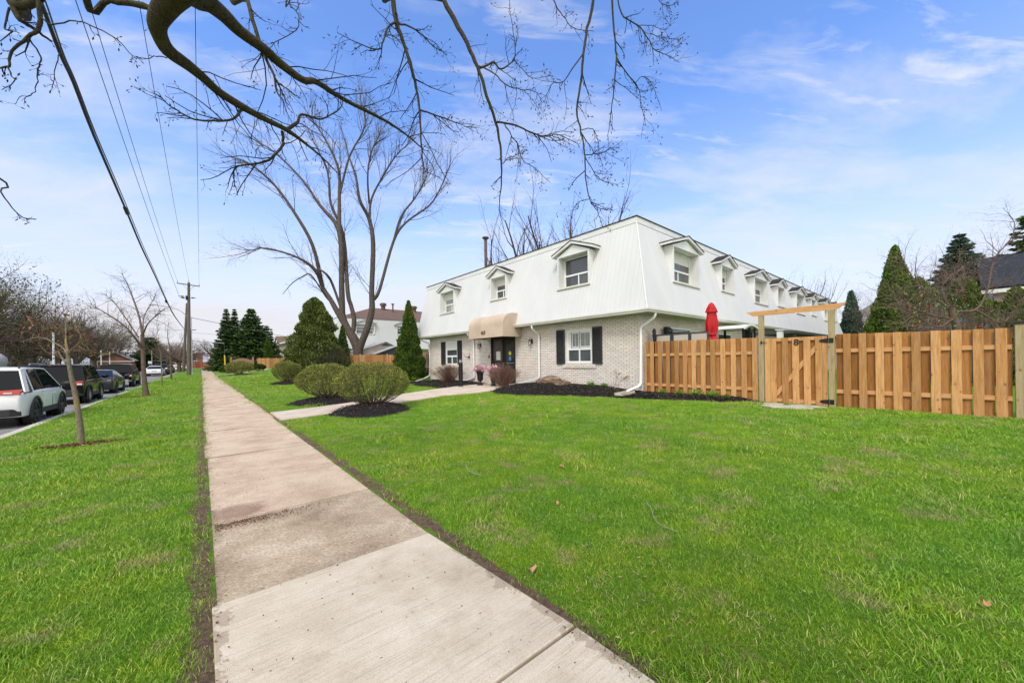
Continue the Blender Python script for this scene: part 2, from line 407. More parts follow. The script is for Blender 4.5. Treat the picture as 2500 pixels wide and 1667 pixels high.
def brick(ax):
    def f(nt):
        p = pos(nt); x = sep(nt, p)
        v = comb(nt, x[ax], x[2], 0.)
        b = nd(nt, 'ShaderNodeTexBrick', offset=.5, offset_frequency=2, i_Scale=1., i_Mortar_Size=.0062, i_Mortar_Smooth=.3, i_Bias=0., i_Brick_Width=.235, i_Row_Height=.0765)
        nt.links.new(v, b.inputs['Vector'])
        b.inputs['Color1'].default_value = (.74, .69, .635, 1); b.inputs['Color2'].default_value = (.62, .57, .52, 1); b.inputs['Mortar'].default_value = (.085, .075, .068, 1)
        tint = ramp(nt, noise(nt, p, 1.2, 4), [(.35, (1.04, .99, .95)), (.65, (.97, .97, .97))])
        c = mix(nt, 1., b.outputs['Color'], tint, 'MULTIPLY')
        # rust-pink splash staining low on the wall
        low = mth(nt, 'MULTIPLY', ramp(nt, mth(nt, 'ADD', x[2], mth(nt, 'MULTIPLY', noise(nt, p, 1.7, 5), .9)), [(.55, 1.), (1., 0.)]), .55, clamp=True)
        c = mix(nt, low, c, mix(nt, 1., c, (1.05, .78, .60), 'MULTIPLY'))
        c = mix(nt, .5, c, mix(nt, 1., c, ramp(nt, noise(nt, p, 40, 5, .7), [(.3, .72), (.7, 1.15)]), 'MULTIPLY'))
        h = mth(nt, 'SUBTRACT', mth(nt, 'MULTIPLY', noise(nt, p, 50, 4, .7), .25), b.outputs['Fac'])
        return {'Base Color': c, 'bump': (h, .7, .008)}
    return f
material('brick_front', brick(1), rough=.88, spec=.2)
material('brick_side', brick(0), rough=.88, spec=.2)
def siding(ax):
    def f(nt):
        p = pos(nt); x = sep(nt, p)
        t = mth(nt, 'FRACT', mth(nt, 'MULTIPLY', x[ax], 1 / .205))
        groove = mth(nt, 'LESS_THAN', mth(nt, 'ABSOLUTE', mth(nt, 'SUBTRACT', t, .5)), .030)
        half = mth(nt, 'LESS_THAN', mth(nt, 'ABSOLUTE', mth(nt, 'SUBTRACT', mth(nt, 'FRACT', mth(nt, 'ADD', t, .5)), .5)), .018)
        c = ramp(nt, noise(nt, scl(nt, p, (1, 1, .35)), 1.3, 5, .6), [(.3, (.555, .555, .55)), (.7, (.615, .615, .61))])
        c = mix(nt, mth(nt, 'MULTIPLY', groove, .50), c, (.30, .30, .295)); c = mix(nt, mth(nt, 'MULTIPLY', half, .25), c, (.30, .30, .295))
        drip = ramp(nt, noise(nt, scl(nt, p, (9, 9, .4)), 1.6, 4, .6), [(.60, 0.), (.8, .28)])
        c = mix(nt, drip, c, (.50, .50, .47))
        h = mth(nt, 'ADD', mth(nt, 'SUBTRACT', 1., mth(nt, 'ADD', groove, mth(nt, 'MULTIPLY', half, .5))), mth(nt, 'MULTIPLY', noise(nt, scl(nt, p, (2.5, 2.5, .5)), 1.2, 2), 1.6))
        return {'Base Color': c, 'bump': (h, .5, .008)}
    return f
material('siding_front', siding(1), rough=.5, spec=.35)
material('siding_side', siding(0), rough=.5, spec=.35)
material('white_trim', mottle((.62, .62, .61), (.68, .68, .67), 1.5, 4, bumpst=0), rough=.4, spec=.4)
material('cream_trim', mottle((.60, .585, .52), (.70, .69, .63), 1.2, 5, bumpst=0, co=pos), rough=.45, spec=.4)
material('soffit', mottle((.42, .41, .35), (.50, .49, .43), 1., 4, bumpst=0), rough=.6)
material('window_frame', color=(.74, .74, .74), rough=.35)
material('glass', lambda nt: ramp(nt, noise(nt, pos(nt), .8, 2), [(.35, (.03, .035, .035)), (.65, (.075, .085, .085))]), rough=.04, spec=.9)
material('glass_pale', lambda nt: ramp(nt, noise(nt, pos(nt), .9, 2), [(.35, (.16, .175, .165)), (.65, (.28, .30, .29))]), rough=.06, spec=.9)
material('blind_white', color=(.62, .62, .60), rough=.6)
material('room_dark', color=(.035, .03, .027), rough=.8)
material('shutter_black', mottle((.018, .018, .02), (.03, .03, .033), 5, bumpst=.1), rough=.5)
def f_shingle(c1, c2, c3):
    def f(nt):
        p = pos(nt); x = sep(nt, p)
        b = nd(nt, 'ShaderNodeTexBrick', i_Scale=1., i_Mortar_Size=.006, i_Brick_Width=.3, i_Row_Height=.14)
        nt.links.new(comb(nt, mth(nt, 'ADD', x[0], x[1]), mth(nt, 'MULTIPLY', x[2], 2.2), 0.), b.inputs['Vector'])
        b.inputs['Color1'].default_value = c4(c1); b.inputs['Color2'].default_value = c4(c2); b.inputs['Mortar'].default_value = c4(c3)
        return mix(nt, .8, b.outputs['Color'], mix(nt, 1., b.outputs['Color'], ramp(nt, noise(nt, p, 12, 5, .7), [(.3, .6), (.7, 1.3)]), 'MULTIPLY'))
    return f
material('shingle_brown', f_shingle((.20, .125, .095), (.145, .10, .085), (.08, .055, .045)), rough=.9, spec=.15)
material('shingle_dark', f_shingle((.045, .04, .04), (.03, .027, .027), (.015, .014, .014)), rough=.9, spec=.15)
material('shingle_slate', f_shingle((.035, .04, .05), (.022, .026, .034), (.012, .013, .016)), rough=.9, spec=.15)
material('shingle_grey', f_shingle((.25, .235, .215), (.20, .19, .175), (.12, .11, .10)), rough=.9, spec=.15)
material('shingle_pale', f_shingle((.42, .42, .42), (.36, .36, .36), (.25, .25, .25)), rough=.9, spec=.15)
material('shingle_red', f_shingle((.22, .10, .075), (.17, .08, .06), (.10, .05, .04)), rough=.9, spec=.15)
def f_awn(nt):
    p = obc(nt)
    return {'Base Color': ramp(nt, noise(nt, p, 1.4, 5), [(.35, (.44, .345, .27)), (.65, (.52, .415, .325))]), 'bump': (noise(nt, p, 3, 3), .35, .03)}
material('awning_canvas', f_awn, rough=.75, spec=.2)
material('black_metal', color=(.012, .012, .013), rough=.35, metal=.3)
material('dark_bronze', color=(.035, .027, .022), rough=.4, metal=.4)
material('letter_black', color=(.012, .012, .012), rough=.5)
material('clear_plastic', color=(.22, .23, .23), rough=.15, spec=.6)
material('bulb_glass', color=(.55, .53, .48), rough=.1, spec=.8)
material('steel', color=(.45, .46, .47), rough=.35, metal=.8)
material('galvanised', mottle((.42, .43, .44), (.55, .56, .57), 3, bumpst=0), rough=.5, metal=.4)
material('rust_brown', mottle((.085, .045, .035), (.14, .075, .055), 4, bumpst=.2), rough=.8)
def wood(c1, c2, c3, grain_axis=2, knots=True, sat=1.):
    def f(nt):
        p = pos(nt); s = [14., 14., 14.]; s[grain_axis] = 1.1
        isl = island(nt)
        sh = comb(nt, mth(nt, 'MULTIPLY', isl, 37.), mth(nt, 'MULTIPLY', isl, 91.), mth(nt, 'MULTIPLY', isl, 53.))
        ad = nd(nt, 'ShaderNodeVectorMath', operation='ADD'); nt.links.new(p, ad.inputs[0]); nt.links.new(sh, ad.inputs[1])
        g = noise(nt, scl(nt, ad.outputs[0], tuple(s)), 2.2, 6, .65, .6)
        c = ramp(nt, g, [(.3, c1), (.5, c2), (.72, c3)])
        c = mix(nt, 1., c, ramp(nt, isl, [(0, (.62, .56, .46)), (.35, (.90, .87, .82)), (.7, (1.05, 1.03, 1.0)), (1., (1.24, 1.28, 1.34))]), 'MULTIPLY')
        r = {'bump': (g, .25, .004)}
        if knots:
            k = [3.6, 3.6, 3.6]; k[grain_axis] = 2.3
            v = nd(nt, 'ShaderNodeTexVoronoi', i_Scale=1.7, i_Randomness=1.); nt.links.new(scl(nt, ad.outputs[0], tuple(k)), v.inputs['Vector'])
            c = mix(nt, ramp(nt, v.outputs['Distance'], [(.055, .85), (.11, .35), (.17, 0.)]), c, (.20, .085, .03))
        w = ramp(nt, noise(nt, scl(nt, p, (3, 3, 1)), 1.4, 5), [(.55, 0.), (.75, .35)])
        c = mix(nt, w, c, (.36, .26, .17))
        r['Base Color'] = c; return r
    return f
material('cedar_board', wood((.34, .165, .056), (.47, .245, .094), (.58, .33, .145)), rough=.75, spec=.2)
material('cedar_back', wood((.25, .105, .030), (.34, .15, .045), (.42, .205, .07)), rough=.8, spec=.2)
material('cedar_rail', wood((.45, .235, .095), (.56, .31, .135), (.64, .385, .19), 1), rough=.75, spec=.2)
material('post_wood', wood((.30, .24, .13), (.42, .34, .20), (.50, .42, .27)), rough=.8, spec=.2)
material('far_wood', wood((.42, .19, .075), (.52, .26, .115), (.58, .32, .16), knots=False), rough=.8, spec=.2)
material('red_wood', wood((.20, .055, .04), (.27, .085, .06), (.33, .12, .09), knots=False), rough=.8, spec=.2)
material('brown_wood', wood((.15, .085, .06), (.21, .13, .09), (.27, .18, .13), knots=False), rough=.8, spec=.2)
material('sign_wood', wood((.24, .135, .09), (.30, .18, .125), (.36, .23, .17), 1, knots=False), rough=.8, spec=.2)
def bark(c1, c2, s=(9, 9, 2.2), lich=None):
    def f(nt):
        p = pos(nt); g = noise(nt, scl(nt, p, s), 2.4, 6, .7, .5)
        c = ramp(nt, g, [(.35, c1), (.65, c2)])
        if lich:
            c = mix(nt, ramp(nt, noise(nt, p, 3.2, 5, .65), [(.50, 0.), (.62, .75)]), c, lich)
        return {'Base Color': c, 'bump': (g, .8, .02)}
    return f
material('bark_near', bark((.030, .024, .015), (.082, .066, .040), (12, 12, 12), (.062, .064, .020)), rough=.9, spec=.15)
material('bark_grey', bark((.030, .024, .020), (.140, .112, .094), (9, 9, 2.0)), rough=.9, spec=.1)
material('bark_dark', bark((.035, .028, .024), (.085, .07, .06)), rough=.9, spec=.1)
material('bark_young', bark((.11, .09, .06), (.23, .195, .14), (14, 14, 6), (.30, .22, .045)), rough=.9, spec=.1)
material('bark_brown', bark((.085, .06, .045), (.17, .125, .095), (12, 12, 3)), rough=.9, spec=.1)
material('twig_far', lambda nt: ramp(nt, island(nt), [(0, (.045, .037, .028)), (.6, (.108, .090, .068)), (1., (.20, .165, .125))]), rough=.9, spec=.1)
material('twig_rosy', lambda nt: ramp(nt, island(nt), [(0, (.10, .065, .055)), (.6, (.22, .15, .13)), (1., (.34, .25, .22))]), rough=.9, spec=.1)
material('twig_dark', lambda nt: ramp(nt, island(nt), [(0, (.010, .008, .007)), (1., (.038, .029, .023))]), rough=.9, spec=.1)
material('twig_pink', lambda nt: ramp(nt, island(nt), [(0, (.10, .05, .038)), (.6, (.235, .13, .10)), (1., (.38, .25, .20))]), rough=.9, spec=.1)
material('bud', color=(.028, .014, .010), rough=.8)
def leafm(name, a, b, c, scale=1.2):
    def f(nt):
        i = island(nt)
        k = ramp(nt, i, [(0, a), (.55, b), (1., c)])
        return mix(nt, 1., k, ramp(nt, noise(nt, pos(nt), scale, 4, .6), [(.3, (.62, .68, .75)), (.5, (1., 1., 1.)), (.7, (1.35, 1.25, 1.)),]), 'MULTIPLY')
    return material(name, f, rough=.7, spec=.15)
leafm('leaf_bush', (.055, .070, .018), (.165, .185, .040), (.34, .36, .085), 2.2)
leafm('leaf_cedar', (.022, .052, .008), (.058, .110, .015), (.13, .18, .032), 1.6)
leafm('leaf_cedar_yellow', (.045, .068, .014), (.090, .125, .024), (.19, .215, .058), 1.1)
leafm('leaf_cedar_right', (.030, .070, .008), (.080, .150, .016), (.17, .24, .036), 1.4)
leafm('leaf_spruce', (.020, .048, .014), (.050, .095, .026), (.115, .18, .050), .6)
leafm('leaf_bluespruce', (.026, .055, .038), (.055, .105, .072), (.14, .21, .16), .8)
leafm('leaf_yew', (.014, .030, .005), (.032, .062, .011), (.075, .12, .022), 3.)
leafm('leaf_perennial', (.045, .12, .012), (.10, .25, .025), (.20, .40, .05), 6.)
leafm('leaf_spring', (.06, .07, .015), (.11, .12, .03), (.17, .16, .05), 1.)
leafm('leaf_brown', (.12, .045, .018), (.20, .08, .03), (.30, .15, .07), 3.)
leafm('petal_pink', (.52, .22, .33), (.66, .40, .50), (.72, .58, .66), 9.)
leafm('petal_yellow', (.60, .42, .14), (.66, .55, .22), (.70, .50, .28), 9.)
leafm('flower_dark', (.03, .012, .02), (.05, .02, .03), (.08, .03, .05), 9.)
material('rock', mottle((.13, .085, .055), (.40, .29, .21), 2.6, 8, .40, .60, bumpst=1., bd=.09, iso=(1.2, 1.2, 5)), rough=.9, spec=.2)
material('stone_slab', mottle((.36, .31, .25), (.50, .45, .38), 4, 6, bumpst=.3), rough=.9)
material('canvas_red', lambda nt: ramp(nt, noise(nt, obc(nt), 3, 4), [(.3, (.36, .010, .014)), (.7, (.50, .022, .028))]), rough=.75, spec=.25)
material('screen_fabric', color=(.44, .40, .33), rough=.8)
material('screen_frame', color=(.03, .034, .042), rough=.5)
material('car_white', color=(.80, .80, .80), rough=.25, spec=.3, Coat_Weight=.15)
material('car_black', color=(.006, .007, .008), rough=.18, spec=.25, Coat_Weight=.0)
material('car_grey', color=(.030, .034, .040), rough=.18, spec=.35, Coat_Weight=.1)
material('car_dark', color=(.02, .022, .025), rough=.2, spec=.6, Coat_Weight=.6)
material('car_blue', color=(.015, .03, .08), rough=.2, spec=.6, Coat_Weight=.6)
material('car_silver', color=(.32, .33, .34), rough=.25, metal=.5, spec=.6)
material('car_glass', color=(.008, .010, .012), rough=.03, spec=.16)
material('plastic_black', color=(.018, .018, .019), rough=.6)
material('tyre', color=(.014, .014, .014), rough=.8)
material('rim_black', color=(.018, .018, .019), rough=.5)
material('rim_silver', color=(.34, .34, .35), rough=.35, metal=.3)
material('lamp_red', color=(.42, .012, .014), rough=.15, spec=.8)
material('lamp_clear', color=(.60, .58, .58), rough=.12, spec=.8)
material('seam', color=(.01, .01, .01), rough=.8)
material('plate', color=(.55, .57, .60), rough=.5)
material('pole_wood', bark((.075, .062, .052), (.18, .155, .13), (16, 16, 1.)), rough=.95, spec=.1)
material('wire_black', color=(.012, .012, .013), rough=.6)
material('wire_grey', color=(.10, .10, .10), rough=.6)
material('porcelain', color=(.30, .28, .25), rough=.3)
material('yellow_plastic', color=(.72, .48, .03), rough=.5)
material('hydrant_red', color=(.45, .03, .02), rough=.5)
material('shed_beige', mottle((.42, .35, .28), (.50, .43, .35), 1.5, bumpst=0), rough=.8)
material('shed_grey', color=(.045, .048, .055), rough=.7)
material('stone_wall', mottle((.17, .14, .115), (.42, .36, .30), 2.2, 3, .42, .58, bumpst=.3, co=pos, iso=(1, 1, 1.6)), rough=.9)
material('brick_red', mottle((.20, .085, .06), (.28, .125, .09), 3, 5, bumpst=.1, co=pos), rough=.9)
material('brick_pink', mottle((.40, .29, .25), (.55, .42, .37), 3, 5, bumpst=.1, co=pos), rough=.9)
material('brick_brown', mottle((.20, .13, .10), (.28, .19, .15), 3, 5, bumpst=.1, co=pos), rough=.9)
material('siding_beige', color=(.55, .50, .42), rough=.7)
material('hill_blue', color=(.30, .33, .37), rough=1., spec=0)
material('skin', color=(.45, .28, .21), rough=.6)
material('cloth_navy', color=(.02, .03, .06), rough=.9)
material('hair_grey', color=(.12, .10, .09), rough=.9)
for nm, c in dict(red=(.55, .03, .02), blue=(.02, .12, .55), yellow=(.65, .50, .04), green=(.03, .35, .10)).items(): material('ribbon_' + nm, color=c, rough=.5)
material('twig_pale', color=(.28, .24, .19), rough=.9)
material('dry_straw', lambda nt: ramp(nt, island(nt), [(0, (.16, .12, .05)), (1., (.38, .30, .15))]), rough=.9)
material('dry_leaf', color=(.42, .22, .11), rough=.8)
material('vine_dark', color=(.02, .018, .02), rough=.8)
material('tan_vent', color=(.60, .45, .28), rough=.7)
material('sticker_yellow', color=(.62, .68, .02), rough=.5)
material('sticker_blue', color=(.03, .20, .55), rough=.5)
material('paper', color=(.66, .64, .58), rough=.8)

# ------------------------------------------------------------------ ground, road, kerb, sidewalk
def band(*a): return list(np.arange(*a))
xs = sorted(set([-700, -300, -120, -60, -40, -28] + band(-22, -13, 1.5) + [-12.72, -12.68, -8, -3.62, -3.6, -3.425, -3.415, -3, -2.4, -1.6, -.8, -.2, .06, .07, 1.50, 1.51, 1.7, 2.1] + band(2.6, 14, .55) + band(14, 60, 4) + [70, 100, 200, 500, 900]))
ys = sorted(set([-60, -30, -15] + band(-10, 40, .8) + band(40, 150, 4) + [160, 200, 300, 600, 1500]))
V = []
for y in ys:
    for x in xs:
        z = gz(x, min(y, 260))
        if .065 < x < 1.505: z -= .09
        V.append((x, y, z))
nx_, ny_ = len(xs), len(ys)
F = np.array([[j * nx_ + i, j * nx_ + i + 1, (j + 1) * nx_ + i + 1, (j + 1) * nx_ + i] for j in range(ny_ - 1) for i in range(nx_ - 1)])
tag(link('ground', mesh_np('ground', np.array(V), [(F, 0)], ['lawn']), smooth=60), 'grassy ground of lawns and verges', kind='structure')
# road sheet
m = MB(); yr = [-60] + band(-20, 45, 5) + [45, 60, 80, 100, 120, 150, 200, 260]
for a, b in zip(yr[:-1], yr[1:]):
    m.add([(-12.66, a, roadz(a)), (-3.62, a, roadz(a)), (-3.62, b, roadz(b)), (-12.66, b, roadz(b))], [(0, 1, 2, 3)])
m.add([(-12.66, 112, roadz(112) + .004), (-60, 112, roadz(112) + .004), (-60, 121, roadz(112) + .004), (-12.66, 121, roadz(121) + .004)], [(0, 3, 2, 1)])
tag(m.build('road', 'asphalt'), 'grey asphalt street with parked cars', kind='structure')
m = MB()
for x0, x1 in ((-3.62, -3.40), (-12.92, -12.66)):
    for a, b in zip(yr[:-1], yr[1:]):
        ja = a
        while ja < b - .01:
            jb = min(b, ja + 2.4)
            za, zb = roadz(ja) + .118, roadz(jb) + .118
            m.add([(x0, ja + .006, za - .2), (x1, ja + .006, za - .2), (x1, ja + .006, za), (x0, ja + .006, za), (x0, jb - .006, zb - .2), (x1, jb - .006, zb - .2), (x1, jb - .006, zb), (x0, jb - .006, zb)],
                  [(0, 1, 2, 3), (7, 6, 5, 4), (3, 2, 6, 7), (0, 4, 5, 1), (0, 3, 7, 4), (1, 5, 6, 2)])
            ja = jb
tag(m.build('kerb', 'kerb_concrete', bevel=.02), 'pale concrete kerb between road and grass', kind='structure')
# sidewalk slabs (the newest ones are whiter and brushed)
m = MB(); y = -3.3; k = 0
joints = [-6.3, -4.75, -3.2, -1.7, -.15, 1.37, 2.95, 4.50, 6.05, 7.70]
while joints[-1] < 190: joints.append(joints[-1] + 1.52)
for i, (a, b) in enumerate(zip(joints[:-1], joints[1:])):
    c = (a + b) / 2; new = b < 3.; m.mi = 0 if new else (2 if 2.9 < a < 3.1 else 1)
    h = .0042 * max(0, c - 45) + (.016 if new else random.uniform(-.004, .004))
    g = .009; x0, x1 = (.035, 1.585) if new else (.03, 1.56); q = .05 if new else .0
    tl = random.uniform(-.004, .004); m.add([(x0, a + g + q * (i == 6), h - .12), (x0, a + g + q * (i == 6), h + tl), (x1, a + g, h - tl), (x1, a + g, h - .12),
           (x0, b - g, h - .12), (x0, b - g, h + tl), (x1 - (0.09 if abs(b - 2.95) < .01 else 0), b - g, h - tl), (x1, b - g - (0.09 if abs(b - 2.95) < .01 else 0), h - .12)],
          [(0, 1, 2, 3), (7, 6, 5, 4), (1, 5, 6, 2), (0, 4, 5, 1), (2, 6, 7, 3)])
tag(m.build('sidewalk', ['concrete_new', 'concrete_old', 'concrete_dark'], bevel=.007), 'beige concrete sidewalk of square slabs, newer and paler in front', kind='structure')
# path to the door
PLO = [(1.57, 11.3), (2.8, 11.6), (5.25, 12.35), (7.9, 13.0), (8.35, 12.5), (10.4, 12.9), (12.18, 13.6)]
PUP = [(1.57, 13.25), (3.92, 13.8), (6.08, 14.91), (9.67, 16.2), (12.18, 16.6)]
def lerp_poly(P, x): return float(np.interp(x, [p[0] for p in P], [p[1] for p in P]))
def strip(lo, up, x0, x1, n, lift, name, mat, label, joint=1.45):
    m = MB(); prev = x0
    while prev < x1 - .05:
        nxt = min(x1, prev + joint); a, b = prev + .006, nxt - .006
        pts = [(a, lerp_poly(lo, a)), (b, lerp_poly(lo, b)), (b, lerp_poly(up, b)), (a, lerp_poly(up, a))]
        top = [(p[0], p[1], gz(p[0], p[1]) + lift) for p in pts]; bot = [(p[0], p[1], p[2] - .15) for p in top]
        m.add(top + bot, [(0, 1, 2, 3), (0, 4, 5, 1), (1, 5, 6, 2), (2, 6, 7, 3), (3, 7, 4, 0)]); prev = nxt
    return tag(m.build(name, mat, bevel=.008), label, kind='structure')
strip(PLO, PUP, 1.57, 12.15, 8, .035, 'front_path', 'concrete_path', 'concrete path from the sidewalk to the glass door')
strip([(1.57, 49.3), (12, 53)], [(1.57, 50.9), (12, 54.6)], 1.57, 11, 8, .03, 'far_path', 'concrete_path', 'second pale path crossing the far lawn')
strip([(1.57, 63), (9, 72)], [(1.57, 65), (9, 75)], 1.57, 8.5, 8, .03, 'cross_path', 'concrete_path', 'third pale path beyond the hedges')
def in_path(x, y): return 1.5 < x < 12.2 and lerp_poly(PLO, x) - .03 < y < lerp_poly(PUP, x) + .03
# distant escarpment
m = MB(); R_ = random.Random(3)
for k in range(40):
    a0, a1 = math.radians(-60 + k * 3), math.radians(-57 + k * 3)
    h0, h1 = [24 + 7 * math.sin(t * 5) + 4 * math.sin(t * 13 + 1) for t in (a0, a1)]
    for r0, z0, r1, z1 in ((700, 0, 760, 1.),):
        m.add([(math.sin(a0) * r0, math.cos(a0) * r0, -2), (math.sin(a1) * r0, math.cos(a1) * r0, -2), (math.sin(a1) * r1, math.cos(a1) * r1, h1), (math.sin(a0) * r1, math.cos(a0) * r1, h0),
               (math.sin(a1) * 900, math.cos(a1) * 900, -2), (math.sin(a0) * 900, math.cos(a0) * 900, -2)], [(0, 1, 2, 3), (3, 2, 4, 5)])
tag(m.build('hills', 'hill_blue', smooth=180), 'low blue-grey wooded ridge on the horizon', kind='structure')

# ------------------------------------------------------------------ mulch beds
FB_Y = [3.6, 4.3, 5.0, 6.0, 7.0, 7.8, 8.6, 9.6, 10.4, 11.2, 11.9, 12.6, 13.2, 13.55]
FB_X = [12.1, 11.6, 11.35, 10.95, 10.62, 10.42, 10.10, 9.65, 9.25, 9.00, 8.95, 9.35, 10.4, 12.0]
def front_edge(y): return float(np.interp(y, FB_Y, FB_X))
def bedz(x, y):
    e = front_edge(y); t = min(1, max(0, (x - e) / .5)); return gz(x, y) + .10 * t * t * (3 - 2 * t) + .14 * sm(7, 9.5, y) * (1 - sm(12.3, 13.5, y)) * sm(e + .3, e + 1.6, x)
def chips(V, F, pts, r, size=.03, n=6000):
    idx = r.integers(0, len(pts), n); C = np.array(pts)[idx] + r.normal(size=(n, 3)) * (.08, .08, .004); C[:, 2] += .010
    D = r.normal(size=(n, 3)) * (1, 1, .35)
    return cat_arrays([(V, [(F, 0)]), leaf_arrays(C, D, r.uniform(.5, 1.6, n) * size, r.uniform(.3, .8, n) * size, r, 1)])
def grid_mesh(fn, nu, nv):
    P = np.array([fn(i / nu, j / nv) for j in range(nv + 1) for i in range(nu + 1)])
    Fq = np.array([[j * (nu + 1) + i, j * (nu + 1) + i + 1, (j + 1) * (nu + 1) + i + 1, (j + 1) * (nu + 1) + i] for j in range(nv) for i in range(nu)])
    return P, Fq
def fn(u, v):
    y = 3.6 + v * 9.95; e = front_edge(y) + .09 * math.sin(y * 5.3) + .06 * math.sin(y * 13) + .03 * math.sin(y * 31); x = e + u * (12.17 - e)
    return (x, y, bedz(x, y) + .012 * random.random() - .02 * (u == 0))
P, Fq = grid_mesh(fn, 16, 90)
V, Fl = chips(P, Fq, P, rng, .050, 20000)
tag(link('mulch_bed', mesh_np('mulch_bed', V, Fl, ['mulch', 'mulch_chip']), at_=(11, 9, gz(11, 9)), smooth=180), 'black mulch bed along the brick wall right of the door', 'mulch bed', kind='stuff')
def fn(u, v):
    x = 9.0 + 3.17 * u if v > .25 else 8.95 + 3.22 * u
    y0 = 15.75 + (x - 8.9) * .5 if x < 10.6 else 16.6; y1 = 21.6 + 1.6 * u + (0 if u > .3 else -(.3 - u) * 9)
    y0 = min(y0, y1 - .2); y = y0 + (y1 - y0) * v
    return (x, y, gz(x, y) + .09 * math.sin(math.pi * min(1, v * 1.02)) ** .5 * (.3 + .7 * min(1, u * 3)) + .01 * random.random())
P, Fq = grid_mesh(fn, 18, 40); V, Fl = chips(P, Fq, P, rng, .050, 12000)
tag(link('mulch_bed', mesh_np('mulch_bed', V, Fl, ['mulch', 'mulch_chip']), at_=(10.5, 19, gz(10.5, 19)), smooth=180), 'black mulch bed under the window left of the door', 'mulch bed', kind='stuff')
BEDS = []
def ring_bed(x, y, rx, ry, h, label, seed=0):
    r = random.Random(seed); ph = [r.uniform(0, 6) for _ in range(4)]
    def fn(u, v):
        a = u * 2 * math.pi; f = v * (1 + .06 * math.sin(a * 3 + ph[0]) + .05 * math.sin(a * 5 + ph[1]))
        px, py = x + rx * f * math.cos(a), y + ry * f * math.sin(a)
        return (px, py, gz(px, py) - .012 + h * (1 - v * v) + .012 * r.random())
    P, Fq = grid_mesh(fn, 36, 9); V, Fl = chips(P, Fq, P[37:], rng, .042, int(2600 * rx * ry) + 500)
    tag(link('mulch_bed', mesh_np('mulch_bed', V, Fl, ['mulch', 'mulch_chip']), at_=(x, y, gz(x, y)), smooth=180), label, 'mulch bed', kind='stuff'); BEDS.append((x, y, rx * .95, ry * .95))
ring_bed(3.88, 11.2, 1.15, 1.25, .24, 'round black mulch ring under the nearest clipped bush beside the path', 1)
ring_bed(3.55, 15.15, 1.2, 1.3, .20, 'black mulch ring under the second clipped bush beyond the path', 2)
ring_bed(4.6, 30.4, 1.05, 1.7, .18, 'black mulch ring under the smaller clipped bush in mid lawn', 3)
ring_bed(3.8, 58, 1.5, 2.2, .14, 'black mulch ring under the far bush before the wooden sign', 4)
def in_bed(x, y):
    if 3.6 < y < 13.6 and x > front_edge(y) - .04: return True
    if x > 9.0 and 15.6 < y < 23: return True
    return any(((x - a) / c) ** 2 + ((y - b) / d) ** 2 < 1 for a, b, c, d in BEDS)

# ------------------------------------------------------------------ townhouse
HX, HY0, HY1, HXE = 12.2, 7.2, 23.4, 47.5       # street wall x, near corner y, far end y, back end x
GO = .45                                          # eave overhang
ZG, ZT, SL = 3.22, 6.83, .93                     # gutter top, mansard top, mansard set-back
class Face:
    """a wall plane seen in its own (t, o, z): t along the wall, o outwards"""
    def __init__(s, o, t, n): s.o, s.t, s.n = np.array(o, float), np.array(t, float), np.array(n, float)
    def p(s, t, out, z): q = s.o + s.t * t + s.n * out; return (q[0], q[1], z)
    def box(s, m, t0, t1, o0, o1, z0, z1):
        vs = [s.p(t, o, z) for z in (z0, z1) for t, o in ((t0, o0), (t1, o0), (t1, o1), (t0, o1))]
        return m.add(vs, [(0, 3, 2, 1), (4, 5, 6, 7), (0, 1, 5, 4), (1, 2, 6, 5), (2, 3, 7, 6), (3, 0, 4, 7)])
FR = Face((HX, 0, 0), (0, 1, 0), (-1, 0, 0))      # t = world y
SD = Face((0, HY0, 0), (1, 0, 0), (0, -1, 0))     # t = world x
def window(face, root, t0, t1, z0, z1, out, split=.38, fw=.055, glass='glass', blind=None, name='window', dep=.07):
    """slider-below window: frame part with pane sub-parts"""
    m = MB(); zs = z0 + (z1 - z0) * split; f = face
    f.box(m, t0, t1, out - dep, out, z0, z0 + fw); f.box(m, t0, t1, out - dep, out, z1 - fw, z1)
    f.box(m, t0, t0 + fw, out - dep, out, z0 + fw, z1 - fw); f.box(m, t1 - fw, t1, out - dep, out, z0 + fw, z1 - fw)
    f.box(m, t0 + fw, t1 - fw, out - dep, out - .006, zs - fw * .7, zs + fw * .7)
    tm = (t0 + t1) / 2; f.box(m, tm - fw * .45, tm + fw * .45, out - dep, out - .010, z0 + fw, zs - fw * .7)
    w = m.build(name, 'window_frame', root)
    m = MB(); g = out - .045
    f.box(m, t0 + fw, t1 - fw, g - .008, g, zs + fw * .7, z1 - fw); f.box(m, t0 + fw, tm - fw * .45, g - .008, g, z0 + fw, zs - fw * .7)
    f.box(m, tm + fw * .45, t1 - fw, g - .008, g, z0 + fw, zs - fw * .7)
    m.build('pane', glass, w)
    if blind:
        m = MB()
        blind(m, f, t0 + fw, t1 - fw, z0 + fw, zs, z1 - fw, g + .004)
        m.build('blind', 'blind_white', w)
    return w
def roller(m, f, t0, t1, z0, zs, z1, g): f.box(m, t0, t1, g, g + .004, z1 - (z1 - zs) * .55, z1)
